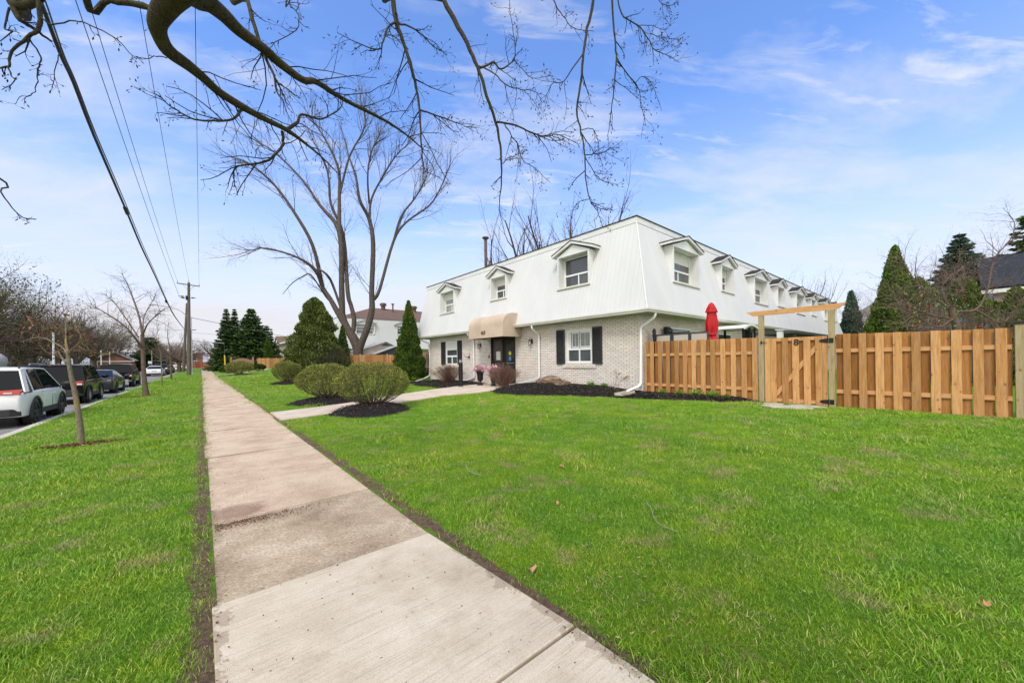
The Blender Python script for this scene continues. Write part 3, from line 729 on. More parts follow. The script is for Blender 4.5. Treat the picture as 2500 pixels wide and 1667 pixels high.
def plantation(m, f, t0, t1, z0, zs, z1, g):
    a, b = zs + .06, z1 - .01; tm = (t0 + t1) / 2
    for l, r_ in ((t0 + .015, tm - .02), (tm + .02, t1 - .17)):
        for q in (l, r_ - .035): f.box(m, q, q + .035, g, g + .012, a, b)
        f.box(m, l + .035, r_ - .035, g, g + .012, b - .06, b); f.box(m, l + .035, r_ - .035, g, g + .012, a, a + .05)
        c = (l + r_) / 2; f.box(m, c - .007, c + .007, g + .012, g + .02, a + .05, b - .06)
        z = a + .085
        while z < b - .09:
            m.add([f.p(l + .035, g, z), f.p(r_ - .035, g, z), f.p(r_ - .035, g + .012, z + .028), f.p(l + .035, g + .012, z + .028)], [(0, 1, 2, 3)]); z += .085
    f.box(m, t1 - .13, t1, g, g + .012, a - .02, b)
def shutter(face, root, t0, t1, z0, z1):
    m = MB(); f = face; b = .045
    f.box(m, t0, t0 + b, .004, .05, z0, z1); f.box(m, t1 - b, t1, .004, .05, z0, z1)
    f.box(m, t0 + b, t1 - b, .004, .05, z0, z0 + .07); f.box(m, t0 + b, t1 - b, .004, .05, z1 - .07, z1)
    f.box(m, t0 + b, t1 - b, .004, .012, z0 + .07, z1 - .07)
    z = z0 + .08
    while z < z1 - .1:
        m.add([f.p(t0 + b, .045, z), f.p(t1 - b, .045, z), f.p(t1 - b, .013, z + .045), f.p(t0 + b, .013, z + .045), f.p(t0 + b, .013, z), f.p(t1 - b, .013, z)], [(0, 1, 2, 3), (0, 4, 5, 1)]); z += .055
    return m.build('shutter', 'shutter_black', root)
def mansard(face, root, t0, t1, holes, out0, mat, hip0=0., hip1=0., name='upper_siding', thick=.05):
    """sloping siding with the dormer openings left out; hip: how far the top end is drawn in"""
    m = MB(); zb = ZG - .02
    def P(t, z, extra=0.):
        k = (z - zb) / (ZT - zb)
        tt = t
        if t <= t0 + 1e-6: tt = t0 + hip0 * k
        if t >= t1 - 1e-6: tt = t1 - hip1 * k
        return face.p(tt, out0 - SL * k - extra, z)
    ts = sorted(set([t0, t1] + [h[i] for h in holes for i in (0, 1)])); zs = sorted(set([zb, ZT] + [h[i] for h in holes for i in (2, 3)]))
    for ta, tb in zip(ts[:-1], ts[1:]):
        for za, zc_ in zip(zs[:-1], zs[1:]):
            if any(h[0] - 1e-6 <= ta and tb <= h[1] + 1e-6 and h[2] - 1e-6 <= za and zc_ <= h[3] + 1e-6 for h in holes): continue
            m.add([P(ta, za), P(tb, za), P(tb, zc_), P(ta, zc_)], [(0, 1, 2, 3)])
    me_o = m.build(name, mat, root)
    bm = bmesh.new(); bm.from_mesh(me_o.data); bmesh.ops.remove_doubles(bm, verts=bm.verts, dist=.0005); bmesh.ops.recalc_face_normals(bm, faces=bm.faces); bm.to_mesh(me_o.data); bm.free()
    md = me_o.modifiers.new('solid', 'SOLIDIFY'); md.thickness = thick; md.offset = -1
    return me_o
def outat(z, out0): return out0 - SL * (z - (ZG - .02)) / (ZT - (ZG - .02))
def dormer(face, root, t0, t1, z0, out0, zt=5.97, peak=.42, oh=.25, blind=roller, glass='glass'):
    """gabled dormer: white box, recessed window, shingled roof"""
    fo = outat(z0, out0) + .05; bk = fo - .37; f = face; w = .075
    m = MB()
    f.box(m, t0, t0 + w, bk - .06, fo, z0 + .002, zt); f.box(m, t1 - w, t1, bk - .06, fo, z0 + .002, zt)      # cheeks
    f.box(m, t0 + w, t1 - w, bk - .06, fo - .01, zt - .05, zt)                                                # soffit
    f.box(m, t0 + w, t1 - w, bk - .08, bk - .02, z0, zt - .05) if False else None
    d = m.build('dormer', 'white_trim', root)
    m = MB(); f.box(m, t0 - .035, t1 + .035, bk - .03, fo + .035, z0 - .07, z0); m.build('sill', 'cream_trim', d)
    a, b = t0 + w + .025, t1 - w - .025
    for u, v in ((t0 + w, a), (b, t1 - w)): m = MB(); f.box(m, u, v, bk - .05, bk + .01, z0, zt - .05); m.build('inner_trim', 'white_trim', d)
    win = window(f, d, a, b, z0 + .02, zt - .07, bk, .42, .05, glass, blind)
    # gable roof
    tm = (t0 + t1) / 2; zp = zt + peak; ro = fo + .09; rb = outat(zp, out0) - .15
    m = MB(); th = .10
    for sgn in (-1, 1):
        te = tm + sgn * ((t1 - t0) / 2 + oh); ze = zt + .0
        m.add([f.p(te, ro, ze), f.p(tm, ro, zp), f.p(tm, rb, zp), f.p(te, rb, ze), f.p(te, ro, ze + th), f.p(tm, ro, zp + th), f.p(tm, rb, zp + th), f.p(te, rb, ze + th)],
              [(0, 1, 2, 3), (0, 4, 5, 1), (0, 3, 7, 4), (4, 5, 6, 7)])
    g = fo - .02
    m.add([f.p(t0, g, zt), f.p(t1, g, zt), f.p(tm, g, zp - .05)], [(0, 1, 2)])
    m.build('gable', 'white_trim', d)
    m = MB()
    for sgn in (-1, 1):
        te = tm + sgn * ((t1 - t0) / 2 + oh + .02); ze = zt + th - .008
        m.add([f.p(te, ro + .02, ze), f.p(tm, ro + .02, zp + th + .004), f.p(tm, rb, zp + th + .004), f.p(te, rb, ze), f.p(te, ro + .02, ze + .03), f.p(tm, ro + .02, zp + th + .034), f.p(tm, rb, zp + th + .034), f.p(te, rb, ze + .03)],
              [(0, 1, 2, 3), (0, 4, 5, 1), (0, 3, 7, 4), (4, 5, 6, 7)])
    m.build('dormer_roof', 'shingle_dark', d)
    return d
def gutter(face, root, t0, t1, out, z, e0=0, e1=0, name='gutter'):
    """K-profile gutter; e0/e1: mitre"""
    prof = [(-.02, -.13), (.085, -.13), (.10, -.075), (.125, -.05), (.125, 0), (.108, 0), (.108, -.045), (.0, -.115), (-.02, -.115)]
    m = MB(); n = len(prof)
    vs = [face.p(t0 - e0 * o, out + o, z + h) for o, h in prof] + [face.p(t1 + e1 * o, out + o, z + h) for o, h in prof]
    m.add(vs, [(i, (i + 1) % n, n + (i + 1) % n, n + i) for i in range(n)] + [tuple(range(n)), tuple(range(2 * n - 1, n - 1, -1))])
    return m.build(name, 'cream_trim', root)
def pipe_path(root, pts, name='downspout', w=.085, mat='window_frame'):
    P = [np.array(p, float) for p in pts]; out = [P[0]]
    for i in range(1, len(P) - 1):
        a = P[i] + unit(P[i - 1] - P[i]) * .09; b = P[i] + unit(P[i + 1] - P[i]) * .09
        for k in range(4):
            t = k / 3; out.append((1 - t) ** 2 * a + 2 * t * (1 - t) * P[i] + t * t * b)
    out.append(P[-1]); m = MB(); m.tube(out, w * .62, 4, cap=False)
    vs = m.v; 
    o = m.build(name, mat, root, smooth=35)
    return o
def town_house(label, HX, HY0, HY1, XE, gable_far=True, full=True):
    pass
house = empty('townhouse', (HX, (HY0 + HY1) / 2, .2), 'white townhouse with mansard upper floor, pale brick ground floor and tan entrance awning', 'house')
OUT0 = GO - .02
m = MB()                                            # brick walls with window and door openings
def wall(face, t0, t1, z0, z1, holes, th=.22, m=None):
    ts = sorted(set([t0, t1] + [h[i] for h in holes for i in (0, 1)])); zs = sorted(set([z0, z1] + [h[i] for h in holes for i in (2, 3)]))
    for ta, tb in zip(ts[:-1], ts[1:]):
        for za, zb in zip(zs[:-1], zs[1:]):
            if any(h[0] - 1e-6 <= ta and tb <= h[1] + 1e-6 and h[2] - 1e-6 <= za and zb <= h[3] + 1e-6 for h in holes): continue
            m.add([face.p(ta, 0, za), face.p(tb, 0, za), face.p(tb, 0, zb), face.p(ta, 0, zb)], [(0, 1, 2, 3)])
    for h in holes:                                 # reveals
        a, b, c, d = h
        q = [(a, c), (b, c), (b, d), (a, d)]
        for (u, v), (u2, v2) in zip(q, q[1:] + q[:1]):
            m.add([face.p(u, 0, v), face.p(u2, 0, v2), face.p(u2, -th, v2), face.p(u, -th, v)], [(0, 1, 2, 3)])
BW, SW, DR = (9.44, 10.85, 1.32, 2.76), (19.80, 21.20, 1.27, 2.74), (14.26, 16.36, .16, 2.78)
wall(FR, HY0, HY1, 0, 3.12, [BW, SW, DR], m=m)
m.build('front_wall', 'brick_front', house)
m = MB(); SW1, SW2 = (14.0, 16.1, 1.0, 2.72), (18.9, 20.6, 1.2, 2.64)
wall(SD, HX, HXE, 0, 3.12, [SW1, SW2, (26.8, 28.9, 1.0, 2.72), (31.8, 33.4, 1.2, 2.64), (38, 40, 1., 2.72)], m=m)
m.add([(HX, HY1, 0), (HXE, HY1, 0), (HXE, HY1, 3.12), (HX, HY1, 3.12)], [(0, 1, 2, 3)]); m.add([(HXE, HY0, 0), (HXE, HY1, 0), (HXE, HY1, 3.12), (HXE, HY0, 3.12)], [(0, 1, 2, 3)])
m.build('side_wall', 'brick_side', house)
# soffit and inner dark core so nothing shows through the openings
m = MB(); ye = HY1 + 1.18
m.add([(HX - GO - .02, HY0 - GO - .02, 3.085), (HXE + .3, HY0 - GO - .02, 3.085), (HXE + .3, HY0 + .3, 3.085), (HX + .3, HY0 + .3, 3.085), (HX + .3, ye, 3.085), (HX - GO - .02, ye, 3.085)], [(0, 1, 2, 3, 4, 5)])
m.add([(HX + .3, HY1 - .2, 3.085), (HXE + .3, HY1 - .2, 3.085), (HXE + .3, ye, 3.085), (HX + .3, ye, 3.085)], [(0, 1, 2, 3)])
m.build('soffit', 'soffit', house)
m = MB(); m.box(HX + .95, HXE - .6, HY0 + .95, HY1 - .5, .1, 3.0); m.box(HX + 1.2, HXE - 1.2, HY0 + 1.2, HY1 - .4, 3.1, 6.7); m.build('interior', 'room_dark', house)
# mansard
FD = [(9.45, 11.20, 4.60), (14.85, 16.22, 4.78), (19.93, 21.70, 4.60)]
SDm = [(14.30, 16.65, 4.55), (19.15, 20.75, 4.72), (23.60, 25.95, 4.55), (28.0, 29.6, 4.72), (32.2, 34.5, 4.55), (36.7, 38.3, 4.72), (40.9, 43.2, 4.55), (45.0, 46.4, 4.72)]
mansard(FR, house, HY0 - OUT0, ye, [(a + .04, b - .04, z, 6.05) for a, b, z in FD], OUT0, 'siding_front', hip0=SL, name='front_siding')
mansard(SD, house, HX - OUT0, HXE + .3, [(a + .04, b - .04, z, 6.05) for a, b, z in SDm], OUT0, 'siding_side', hip0=SL, hip1=SL, name='side_siding')
m = MB(); x0 = HX - OUT0; k = 1.0
m.add([(x0, ye, ZG - .02), (x0 + SL, ye, ZT), (HXE - 1, ye, ZT), (HXE + .3, ye, ZG - .02)], [(0, 1, 2, 3)])
m.add([(HXE + .3, HY0 - OUT0, ZG - .02), (HXE + .3 - SL, HY0 - OUT0 + SL, ZT), (HXE + .3 - SL, ye, ZT), (HXE + .3, ye, ZG - .02)], [(0, 1, 2, 3)])
m.build('end_siding', 'white_trim', house)
# corner cap strip, top frieze board, dark roof edge
m = MB(); c0 = np.array([x0 - .01, HY0 - OUT0 - .01, ZG]); c1 = np.array([x0 + SL - .01, HY0 - OUT0 + SL - .01, ZT])
m.bar(c0, c1, .028, .028); m.build('corner_trim', 'white_trim', house)
xt, yt = x0 + SL, HY0 - OUT0 + SL
m = MB(); FR.box(m, yt - .07, ye + .02, HX - xt + .012, HX - xt + .07, ZT - .20, ZT + .02); SD.box(m, xt - .012, HXE - .7, HY0 - yt + .012, HY0 - yt + .07, ZT - .20, ZT + .02); m.build('frieze_board', 'white_trim', house)
m = MB(); FR.box(m, yt - .10, ye + .03, HX - xt - .3, HX - xt + .10, ZT + .022, ZT + .055); SD.box(m, xt + .3, HXE - .68, HY0 - yt - .3, HY0 - yt + .10, ZT + .022, ZT + .055); m.build('roof_edge', 'shingle_dark', house)
rx0, ry0, rx1, ry1 = xt + .02, yt + .02, HXE - .75, ye - .02; rm = (ry0 + ry1) / 2; hp = 6.0; zr = 8.75
m = MB(); m.add([(rx0, ry0, ZT + .03), (rx1, ry0, ZT + .03), (rx1, ry1, ZT + .03), (rx0, ry1, ZT + .03), (rx0 + hp, rm, zr), (rx1 - hp, rm, zr)], [(0, 1, 5, 4), (1, 2, 5), (2, 3, 4, 5), (3, 0, 4)])
m.build('roof', 'shingle_brown', house)
for i, (a, b, z) in enumerate(FD): dormer(FR, house, a, b, z, OUT0, blind=roller if i else None, glass='glass' if i != 2 else 'glass_pale')
for a, b, z in SDm: dormer(SD, house, a, b, z, OUT0, blind=roller)
gutter(FR, house, HY0 - GO, ye, GO, ZG, 1, 0); gutter(SD, house, HX - GO, HXE + .3, GO, ZG, 1, 0)
m = MB(); m.box(x0 + .08, x0 + .15, HY0 - OUT0 + .08, HY0 - OUT0 + .15, ZG, ZG + .12); m.build('corner_cap', 'white_trim', house)
# downspouts
for pts, nm in (([(11.70, 17.85, 3.08), (11.71, 17.86, 2.97), (12.13, 17.9, 2.72), (12.13, 17.9, .50), (12.10, 18.6, .33), (12.05, 19.3, .30)], 0),
                ([(11.70, 12.50, 3.08), (11.70, 12.50, 2.95), (12.13, 12.48, 2.68), (12.12, 12.48, .66), (11.98, 12.85, .54), (11.6, 13.45, .37)], 1),
                ([(12.20, 6.70, 3.08), (12.20, 6.72, 2.95), (12.12, 7.22, 2.62), (12.12, 7.26, .56), (11.95, 7.28, .48), (11.22, 7.28, .35)], 2),
                ([(11.85, 24.0, 3.08), (11.87, 23.95, 2.95), (12.15, 23.46, 2.75), (12.25, 23.5, 1.6), (12.2, 23.5, .5), (11.3, 22.6, .34), (10.3, 21.7, .24)], 3)):
    o = pipe_path(house, pts)
# entrance door
m = MB()
FR.box(m, DR[0], DR[0] + .10, -.18, -.02, .18, 2.78); FR.box(m, DR[1] - .07, DR[1], -.18, -.02, .18, 2.78); FR.box(m, DR[0] + .10, DR[1] - .07, -.18, -.02, 2.62, 2.78)
FR.box(m, 15.28, 15.38, -.18, -.02, .18, 2.62); FR.box(m, 15.38, DR[1] - .07, -.18, -.04, .18, .30); FR.box(m, 15.38, DR[1] - .07, -.17, -.05, 1.38, 1.46)
door = m.build('entrance_door', 'dark_bronze', house)
m = MB(); FR.box(m, 14.36, 14.44, -.16, -.05, .20, 2.60); FR.box(m, 15.18, 15.28, -.16, -.05, .20, 2.60); FR.box(m, 14.44, 15.18, -.16, -.05, 2.50, 2.60); FR.box(m, 14.44, 15.18, -.16, -.05, .20, .44)
leaf = m.build('door_leaf', 'dark_bronze', door)
for q in ((14.44, 15.18, -.12, -.11, .44, 2.50), (15.38, 16.29, -.12, -.11, .30, 1.38), (15.38, 16.29, -.12, -.11, 1.46, 2.62)): m = MB(); FR.box(m, *q); m.build('door_glass', 'glass', door)
m = MB(); m.tube([FR.p(15.24, -.05, 1.0), FR.p(15.24, .02, 1.02), FR.p(15.24, .02, 1.36), FR.p(15.24, -.05, 1.38)], .014, 6); m.build('door_handle', 'steel', door)
m = MB(); FR.box(m, 14.46, 15.16, -.105, -.09, 1.34, 1.37); m.build('push_bar', 'steel', door)
m = MB(); FR.box(m, 15.62, 15.98, -.106, -.10, 1.52, 1.98); m.build('notice_paper', 'paper', door)
m = MB(); m.lathe([(.0, 0), (.105, 0), (.105, .004), (0, .004)], FR.p(14.82, -.104, 1.86), 20, 'x'); m.build('yellow_sticker', 'sticker_yellow', door)
m = MB(); FR.box(m, 14.72, 14.92, -.106, -.102, 1.48, 1.70); m.build('blue_sticker', 'sticker_blue', door)
m = MB(); m.lathe([(0, 0), (.018, 0), (.018, .002), (0, .002)], FR.p(14.81, -.100, 1.655), 10, 'x'); FR.box(m, 14.80, 14.825, -.101, -.099, 1.58, 1.635); FR.box(m, 14.77, 14.825, -.101, -.099, 1.565, 1.58)
pr = [FR.p(14.82 + .05 * math.cos(a), -.100, 1.555 + .045 * math.sin(a)) for a in np.linspace(-.3, -3.2, 9)]; m.tube(pr, .006, 4); m.build('access_symbol', 'window_frame', door)
# ground floor windows, shutters, brick sills
m = MB(); FR.box(m, BW[0], BW[0] + .05, -.10, .006, BW[2], BW[3]); FR.box(m, BW[1] - .05, BW[1], -.10, .006, BW[2], BW[3]); FR.box(m, BW[0] + .05, BW[1] - .05, -.10, .006, BW[3] - .05, BW[3]); FR.box(m, BW[0] + .05, BW[1] - .05, -.10, .006, BW[2], BW[2] + .04); m.build('window_casing', 'cream_trim', house)
window(FR, house, BW[0] + .05, BW[1] - .05, BW[2] + .04, BW[3] - .05, -.015, .42, .06, blind=plantation)
window(FR, house, SW[0], SW[1], SW[2], SW[3], -.015, .36, .075, blind=roller)
for t0, t1 in ((8.95, 9.42), (10.92, 11.40)): shutter(FR, house, t0, t1, 1.29, 2.80)
for t0, t1 in ((19.25, 19.74), (21.24, 21.76)): shutter(FR, house, t0, t1, 1.25, 2.76)
for (a, b, z) in ((9.26, 11.02, 1.285), (19.7, 21.35, 1.245)): m = MB(); FR.box(m, a, b, .002, .045, z - .155, z); m.build('brick_sill', 'brick_front', house)
for (a, b, c, d) in (SW1, (26.8, 28.9, 1.0, 2.72), (38, 40, 1., 2.72)):
    window(SD, house, a, b, c, d, -.01, .02, .07)
for (a, b, c, d) in (SW2, (31.8, 33.4, 1.2, 2.64)): window(SD, house, a, b, c, d, -.01, .36, .06)
# awning over the door
AX, AY0, AY1, AZ0, AZ1 = 10.98, 13.72, 16.66, 2.64, 3.80
prof = [(12.19, AZ0), (AX, AZ0), (AX, AZ1 - .55)] + [(AX + .62 * (1 - math.cos(a)), AZ1 - .55 + .55 * math.sin(a)) for a in np.linspace(.15, math.pi / 2, 9)] + [(11.82, AZ1 + .0), (12.19, AZ1 - .02)]
m = MB(); n = len(prof)
ysl = list(np.linspace(AY0, AY1, 15)); vs = []
for y in ysl:
    for i, (x, z) in enumerate(prof): vs.append((x + .012 * math.sin(y * 5 + z * 4) * (1 < i < n - 2), y, z + .008 * math.sin(y * 3.3 + i) * (2 < i < n - 2)))
fs = [(j * n + i, (j + 1) * n + i, (j + 1) * n + i + 1, j * n + i + 1) for j in range(14) for i in range(1, n - 1)]
fs += [tuple(range(n)), tuple(14 * n + i for i in range(n))]
m.add(vs, fs); aw = m.build('awning', 'awning_canvas', house, smooth=40)
text_mesh('469', .30, .004, at_xyz(face_street(0, 0, 0) @ Matrix.Diagonal((.86, 1, 1, 1)), AX - .018, 15.32, 2.80), 'house_number', 'letter_black', aw, 0.)
# wall lamps
def wall_lamp(y, z, root=house, face=FR, out=0.):
    m = MB(); c = face.p(y, out, z)
    face.box(m, y - .05, y + .05, out + .0, out + .025, z - .10, z + .12)
    m.tube([face.p(y, out + .02, z + .06), face.p(y, out + .07, z + .17), face.p(y, out + .15, z + .17), face.p(y, out + .16, z + .08)], .012, 6)
    q = face.p(y, out + .16, z); m.lathe([(.0, .10), (.03, .085), (.075, .04), (.085, .03), (.085, .02), (.0, .02)], q, 6)
    m.lathe([(0, -.20), (.04, -.20), (.055, -.185), (.055, -.175), (0, -.175)], q, 6)
    for k in range(6):
        a = math.pi / 3 * k; m.bar((q[0] + .07 * math.cos(a), q[1] + .07 * math.sin(a), q[2] + .025), (q[0] + .05 * math.cos(a), q[1] + .05 * math.sin(a), q[2] - .18), .008, .008)
    o = m.build('wall_lamp', 'black_metal', root)
    m = MB(); m.lathe([(0, -.172), (.042, -.172), (.060, .015), (0, .015)], q, 6); m.build('lamp_glass', 'bulb_glass', o)
wall_lamp(17.28, 2.36); wall_lamp(13.02, 2.38)
m = MB(); m.blob(FR.p(18.45, .05, 1.72), (.06, .10, .05), 2); m.tube([FR.p(18.5, .05, 1.72), FR.p(18.8, .12, 1.74), FR.p(18.87, .12, 1.86)], .012, 5); m.tube([FR.p(18.42, .04, 1.74), FR.p(18.42, .05, 2.0)], .010, 5); m.build('hose_hook', 'black_metal', house)
m = MB(); FR.box(m, 16.44, 16.53, .0, .03, 1.62, 1.80); m.build('doorbell', 'rust_brown', house)
m = MB(); m.lathe([(0, -.09), (.055, -.09), (.065, 0), (0, 0)], FR.p(7.92, 0, .84), 12, 'x'); m.build('wall_vent', 'tan_vent', house)
m = MB(); m.lathe([(0, -.05), (.035, -.05), (.04, 0), (0, 0)], FR.p(8.18, 0, .97), 10, 'x'); m.build('wall_vent', 'tan_vent', house)
m = MB(); m.tube([FR.p(7.78, 0, .85), FR.p(7.78, .10, .85)], .018, 6); m.lathe([(0, -.12), (.035, -.12), (.035, -.105), (0, -.105)], FR.p(7.78, 0, .85), 8, 'x'); m.build('outdoor_tap', 'steel', house)
# roof pipe and vents
m = MB(); m.lathe([(.105, -2.4), (.105, -.16), (.13, -.16), (.24, -.06), (.24, -.02), (.11, 0), (0, 0)], (15.0, 20.5, 9.92), 14); m.build('chimney_pipe', 'rust_brown', house, smooth=35)
m = MB(); m.lathe([(.20, -.9), (.18, -.25), (.09, -.2), (.09, 0), (0, 0)], (15.0, 20.0, 8.20), 12); m.build('roof_vent', 'rust_brown', house)

# ------------------------------------------------------------------ fences
def board_fence(root, A, B, n, sp, zb, zt, w=.138, front=-1, mats=('cedar_board', 'cedar_back', 'cedar_rail'), rails=(.42, 1.42), jitter=.006, first=0.):
    """board-on-board fence between A and B; front = which side (sign of the left normal) the front boards are on"""
    A = np.array([A[0], A[1], 0.]); B = np.array([B[0], B[1], 0.]); L = np.linalg.norm(B - A); d = (B - A) / L; nv = np.array([-d[1], d[0], 0]) * front
    def bx(m, t0, t1, o0, o1, za0, za1, zb0, zb1):
        P = lambda t, o, z: A + d * t + nv * o + np.array([0, 0, z])
        vs = [P(t0, o0, za0), P(t1, o0, zb0), P(t1, o1, zb0), P(t0, o1, za0), P(t0, o0, za1), P(t1, o0, zb1), P(t1, o1, zb1), P(t0, o1, za1)]
        m.add(vs, [(0, 3, 2, 1), (4, 5, 6, 7), (0, 1, 5, 4), (1, 2, 6, 5), (2, 3, 7, 6), (3, 0, 4, 7)])
    zat = lambda t: zb + t * 0; ztt = lambda t: (zt[0] + (zt[1] - zt[0]) * t / L) if isinstance(zt, tuple) else zt
    f, b = MB(), MB(); t = first; R_ = random.Random(int(L * 100))
    while t < L - .02:
        t1 = min(L, t + w + R_.uniform(-.006, .006)); z0 = zb + R_.uniform(-.015, .01); dz = R_.uniform(-.008, .008); of = R_.uniform(0, .004); bx(f, t, t1, .022 + of, .042 + of, z0, ztt(t) + dz, z0, ztt(t1) + dz); t += sp + R_.uniform(-.008, .008)
    t = first - sp / 2 + .01
    while t < L - .02:
        a = max(0, t); t1 = min(L, t + w + .004)
        if t1 > a + .02: bx(b, a, t1, -.042, -.022, zb + R_.uniform(-.01, .02), ztt(a) - .004, zb, ztt(t1) - .004)
        t += sp
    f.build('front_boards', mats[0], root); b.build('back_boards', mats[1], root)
    for r in rails:
        m = MB(); bx(m, 0, L, -.020, .020, zb + r - .045, zb + r + .045, zb + r - .045, zb + r + .045); m.build('rail', mats[2], root)
def fpost(root, x, y, z0, z1, w=.09, mat='post_wood'):
    m = MB(); m.box(x - w / 2, x + w / 2, y - w / 2, y + w / 2, z0, z1); return m.build('fence_post', mat, root, bevel=.006)
fe = empty('wood_fence', (12.25, 5.3, .2), 'cedar board fence running from the brick corner to the gate', 'fence')
board_fence(fe, (12.23, 3.60), (12.23, 7.12), 0, .287, .21, (2.045, 2.09), front=1, rails=(.36, 1.40)); fpost(fe, 12.31, 5.3, .1, 1.9)
fe = empty('wood_fence', (12.25, .6, .2), 'cedar board fence right of the gate, ending at a grey post', 'fence')
board_fence(fe, (12.23, -.74), (12.23, 1.90), 0, .287, .20, (1.985, 2.035), front=1, rails=(.40, 1.42), first=.06); fpost(fe, 12.31, .5, .1, 1.9); 
m = MB(); m.box(12.16, 12.27, -.88, -.77, .05, 2.06); m.build('end_post', 'post_wood', fe, bevel=.006); m = MB(); m.box(12.14, 12.29, -.90, -.75, 2.062, 2.10); m.build('post_cap', 'black_metal', fe)
fe = empty('wood_fence', (12.25, -2.4, .2), 'cedar board fence past the grey end post at the picture edge', 'fence')
board_fence(fe, (12.23, -5.2), (12.23, -.92), 0, .287, .20, 2.0, front=1, rails=(.40, 1.42)); 
# gate
gt = empty('garden_gate', (12.2, 2.74, .15), 'cedar garden gate marked 8 under a crossbeam on two posts', 'gate')
GY0, GY1, GZ0, GZ1 = 2.05, 3.43, .21, 2.0
m = MB(); ybs = [(2.06, 2.16), (2.165, 2.30), (2.40, 2.545), (2.645, 2.79), (2.88, 3.02), (3.15, 3.29), (3.295, 3.42)]
for a, b in ybs: m.box(12.165, 12.187, a, b, GZ0 + random.uniform(0, .02), GZ1)
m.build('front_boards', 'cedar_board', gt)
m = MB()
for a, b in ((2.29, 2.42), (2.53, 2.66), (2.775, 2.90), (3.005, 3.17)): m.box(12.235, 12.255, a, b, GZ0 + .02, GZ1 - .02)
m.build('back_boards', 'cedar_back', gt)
for z in (GZ0 + .04, GZ1 - .09): m = MB(); m.box(12.190, 12.232, GY0 + .01, GY1 - .01, z, z + .09); m.build('gate_rail', 'cedar_rail', gt)
m = MB(); m.bar((12.21, 2.20, GZ1 - .15), (12.21, 3.18, GZ0 + .22), .036, .10, up=(0, .6, 1)); m.build('brace', 'cedar_rail', gt)
m = MB(); m.box(12.14, 12.26, 3.445, 3.565, 0, 2.65); m.build('gate_post', 'post_wood', gt, bevel=.008)
m = MB(); m.box(12.13, 12.26, 1.915, 2.035, 0, 2.64); m.build('gate_post', 'post_wood', gt, bevel=.008)
m = MB(); m.prism([(1.66, 2.80), (3.86, 2.78), (3.70, 2.652), (1.86, 2.645)], 'x', 12.135, 12.175); m.build('crossbeam', 'cedar_rail', gt)
for z in (GZ0 + .12, GZ1 - .12):
    m = MB(); m.prism([(2.02, z - .05), (2.10, z - .05), (2.20, z - .03), (2.22, z), (2.20, z + .03), (2.10, z + .05), (2.02, z + .05)], 'x', 12.150, 12.160); m.box(12.120, 12.128, 1.93, 2.02, z - .06, z + .06); m.tube([(12.14, 2.035, z - .07), (12.14, 2.035, z + .07)], .012, 6); m.build('hinge', 'black_metal', gt)
m = MB(); m.box(12.13, 12.14, 3.37, 3.52, 1.88, 1.90); m.tube([(12.12, 3.49, 1.84), (12.12, 3.49, 1.94)], .014, 6); m.build('latch', 'black_metal', gt)
text_mesh('8', .23, .006, at_xyz(face_street(0, 0, 0), 12.155, 2.695, 1.79), 'house_number', 'letter_black', gt, .004)
m = MB()
for x, y, rx, ry, zz_ in ((11.35, 2.75, .30, .62, .0), (11.85, 2.4, .20, .42, .0), (11.85, 3.15, .20, .28, 0), (12.35, 2.75, .2, .5, 0)):
    m = MB(); r = random.Random(int(x * 100 + y * 10)); P = [(x + rx * math.cos(a) * r.uniform(.85, 1.1), y + ry * math.sin(a) * r.uniform(.85, 1.1)) for a in np.linspace(0, 6.28, 8)[:-1]]
    m.prism(P, 'z', gz(x, y) - .05, gz(x, y) + .03); o = m.build('stepping_stone', 'stone_slab', at_=(x, y, gz(x, y)), bevel=.012)
    tag(o, {11.35: 'largest flat stepping stone on the grass before the gate', 12.35: 'stepping stone lying under the gate'}.get(x, 'small flat stone close to the gate post with latch' if y > 3 else 'flat grey stone close to the hinged gate post'), 'stone', 'stepping stones at the gate')
# rear fences
def simple_fence(label, A, B, zb, zt, sp=.2, w=.13, mat='far_wood', posts=(), caps=False):
    o = empty('wood_fence', ((A[0] + B[0]) / 2, (A[1] + B[1]) / 2, zb), label, 'fence')
    A = np.array([A[0], A[1], 0.]); B = np.array([B[0], B[1], 0.]); L = np.linalg.norm(B - A); d = (B - A) / L; nv = np.array([-d[1], d[0], 0])
    f, k = MB(), MB(); t = 0; i = 0
    while t < L:
        s = .025 if i % 2 else -.025; g = (zb + .03) if True else 0
        p, q = A + d * t, A + d * min(L, t + w)
        vs = [c + nv * (s + e) + np.array([0, 0, z]) for z in (g, zt) for c, e in ((p, -.01), (q, -.01), (q, .01), (p, .01))]
        (f if i % 2 else k).add(vs, [(0, 3, 2, 1), (4, 5, 6, 7), (0, 1, 5, 4), (1, 2, 6, 5), (2, 3, 7, 6), (3, 0, 4, 7)]); t += sp / 2; i += 1
    f.build('boards', mat, o); k.build('boards', mat, o)
    for z in (zb + .4, zt - .4): m = MB(); m.bar(A + [0, 0, z], B + [0, 0, z], .04, .09); m.build('rail', mat, o)
    for t in posts:
        p = A + d * t * L; m = MB(); m.box(p[0] - .05, p[0] + .05, p[1] - .05, p[1] + .05, zb - .1, zt + .09); m.build('fence_post', 'post_wood', o)
    return o
simple_fence('cedar fence section between the narrow cedar and the brick corner', (12.7, 24.6), (14.2, 35.0), .22, 2.08, .26, posts=(0, .25, .5, .75, 1))
simple_fence('cedar fence in front of the two garden sheds', (10.4, 35.6), (14.15, 35.1), .3, 2.18, .19, posts=(0, .25, .9))
simple_fence('short cedar fence return beside the big yellowish cedar', (10.35, 35.7), (10.3, 39.5), .3, 2.18, .22)
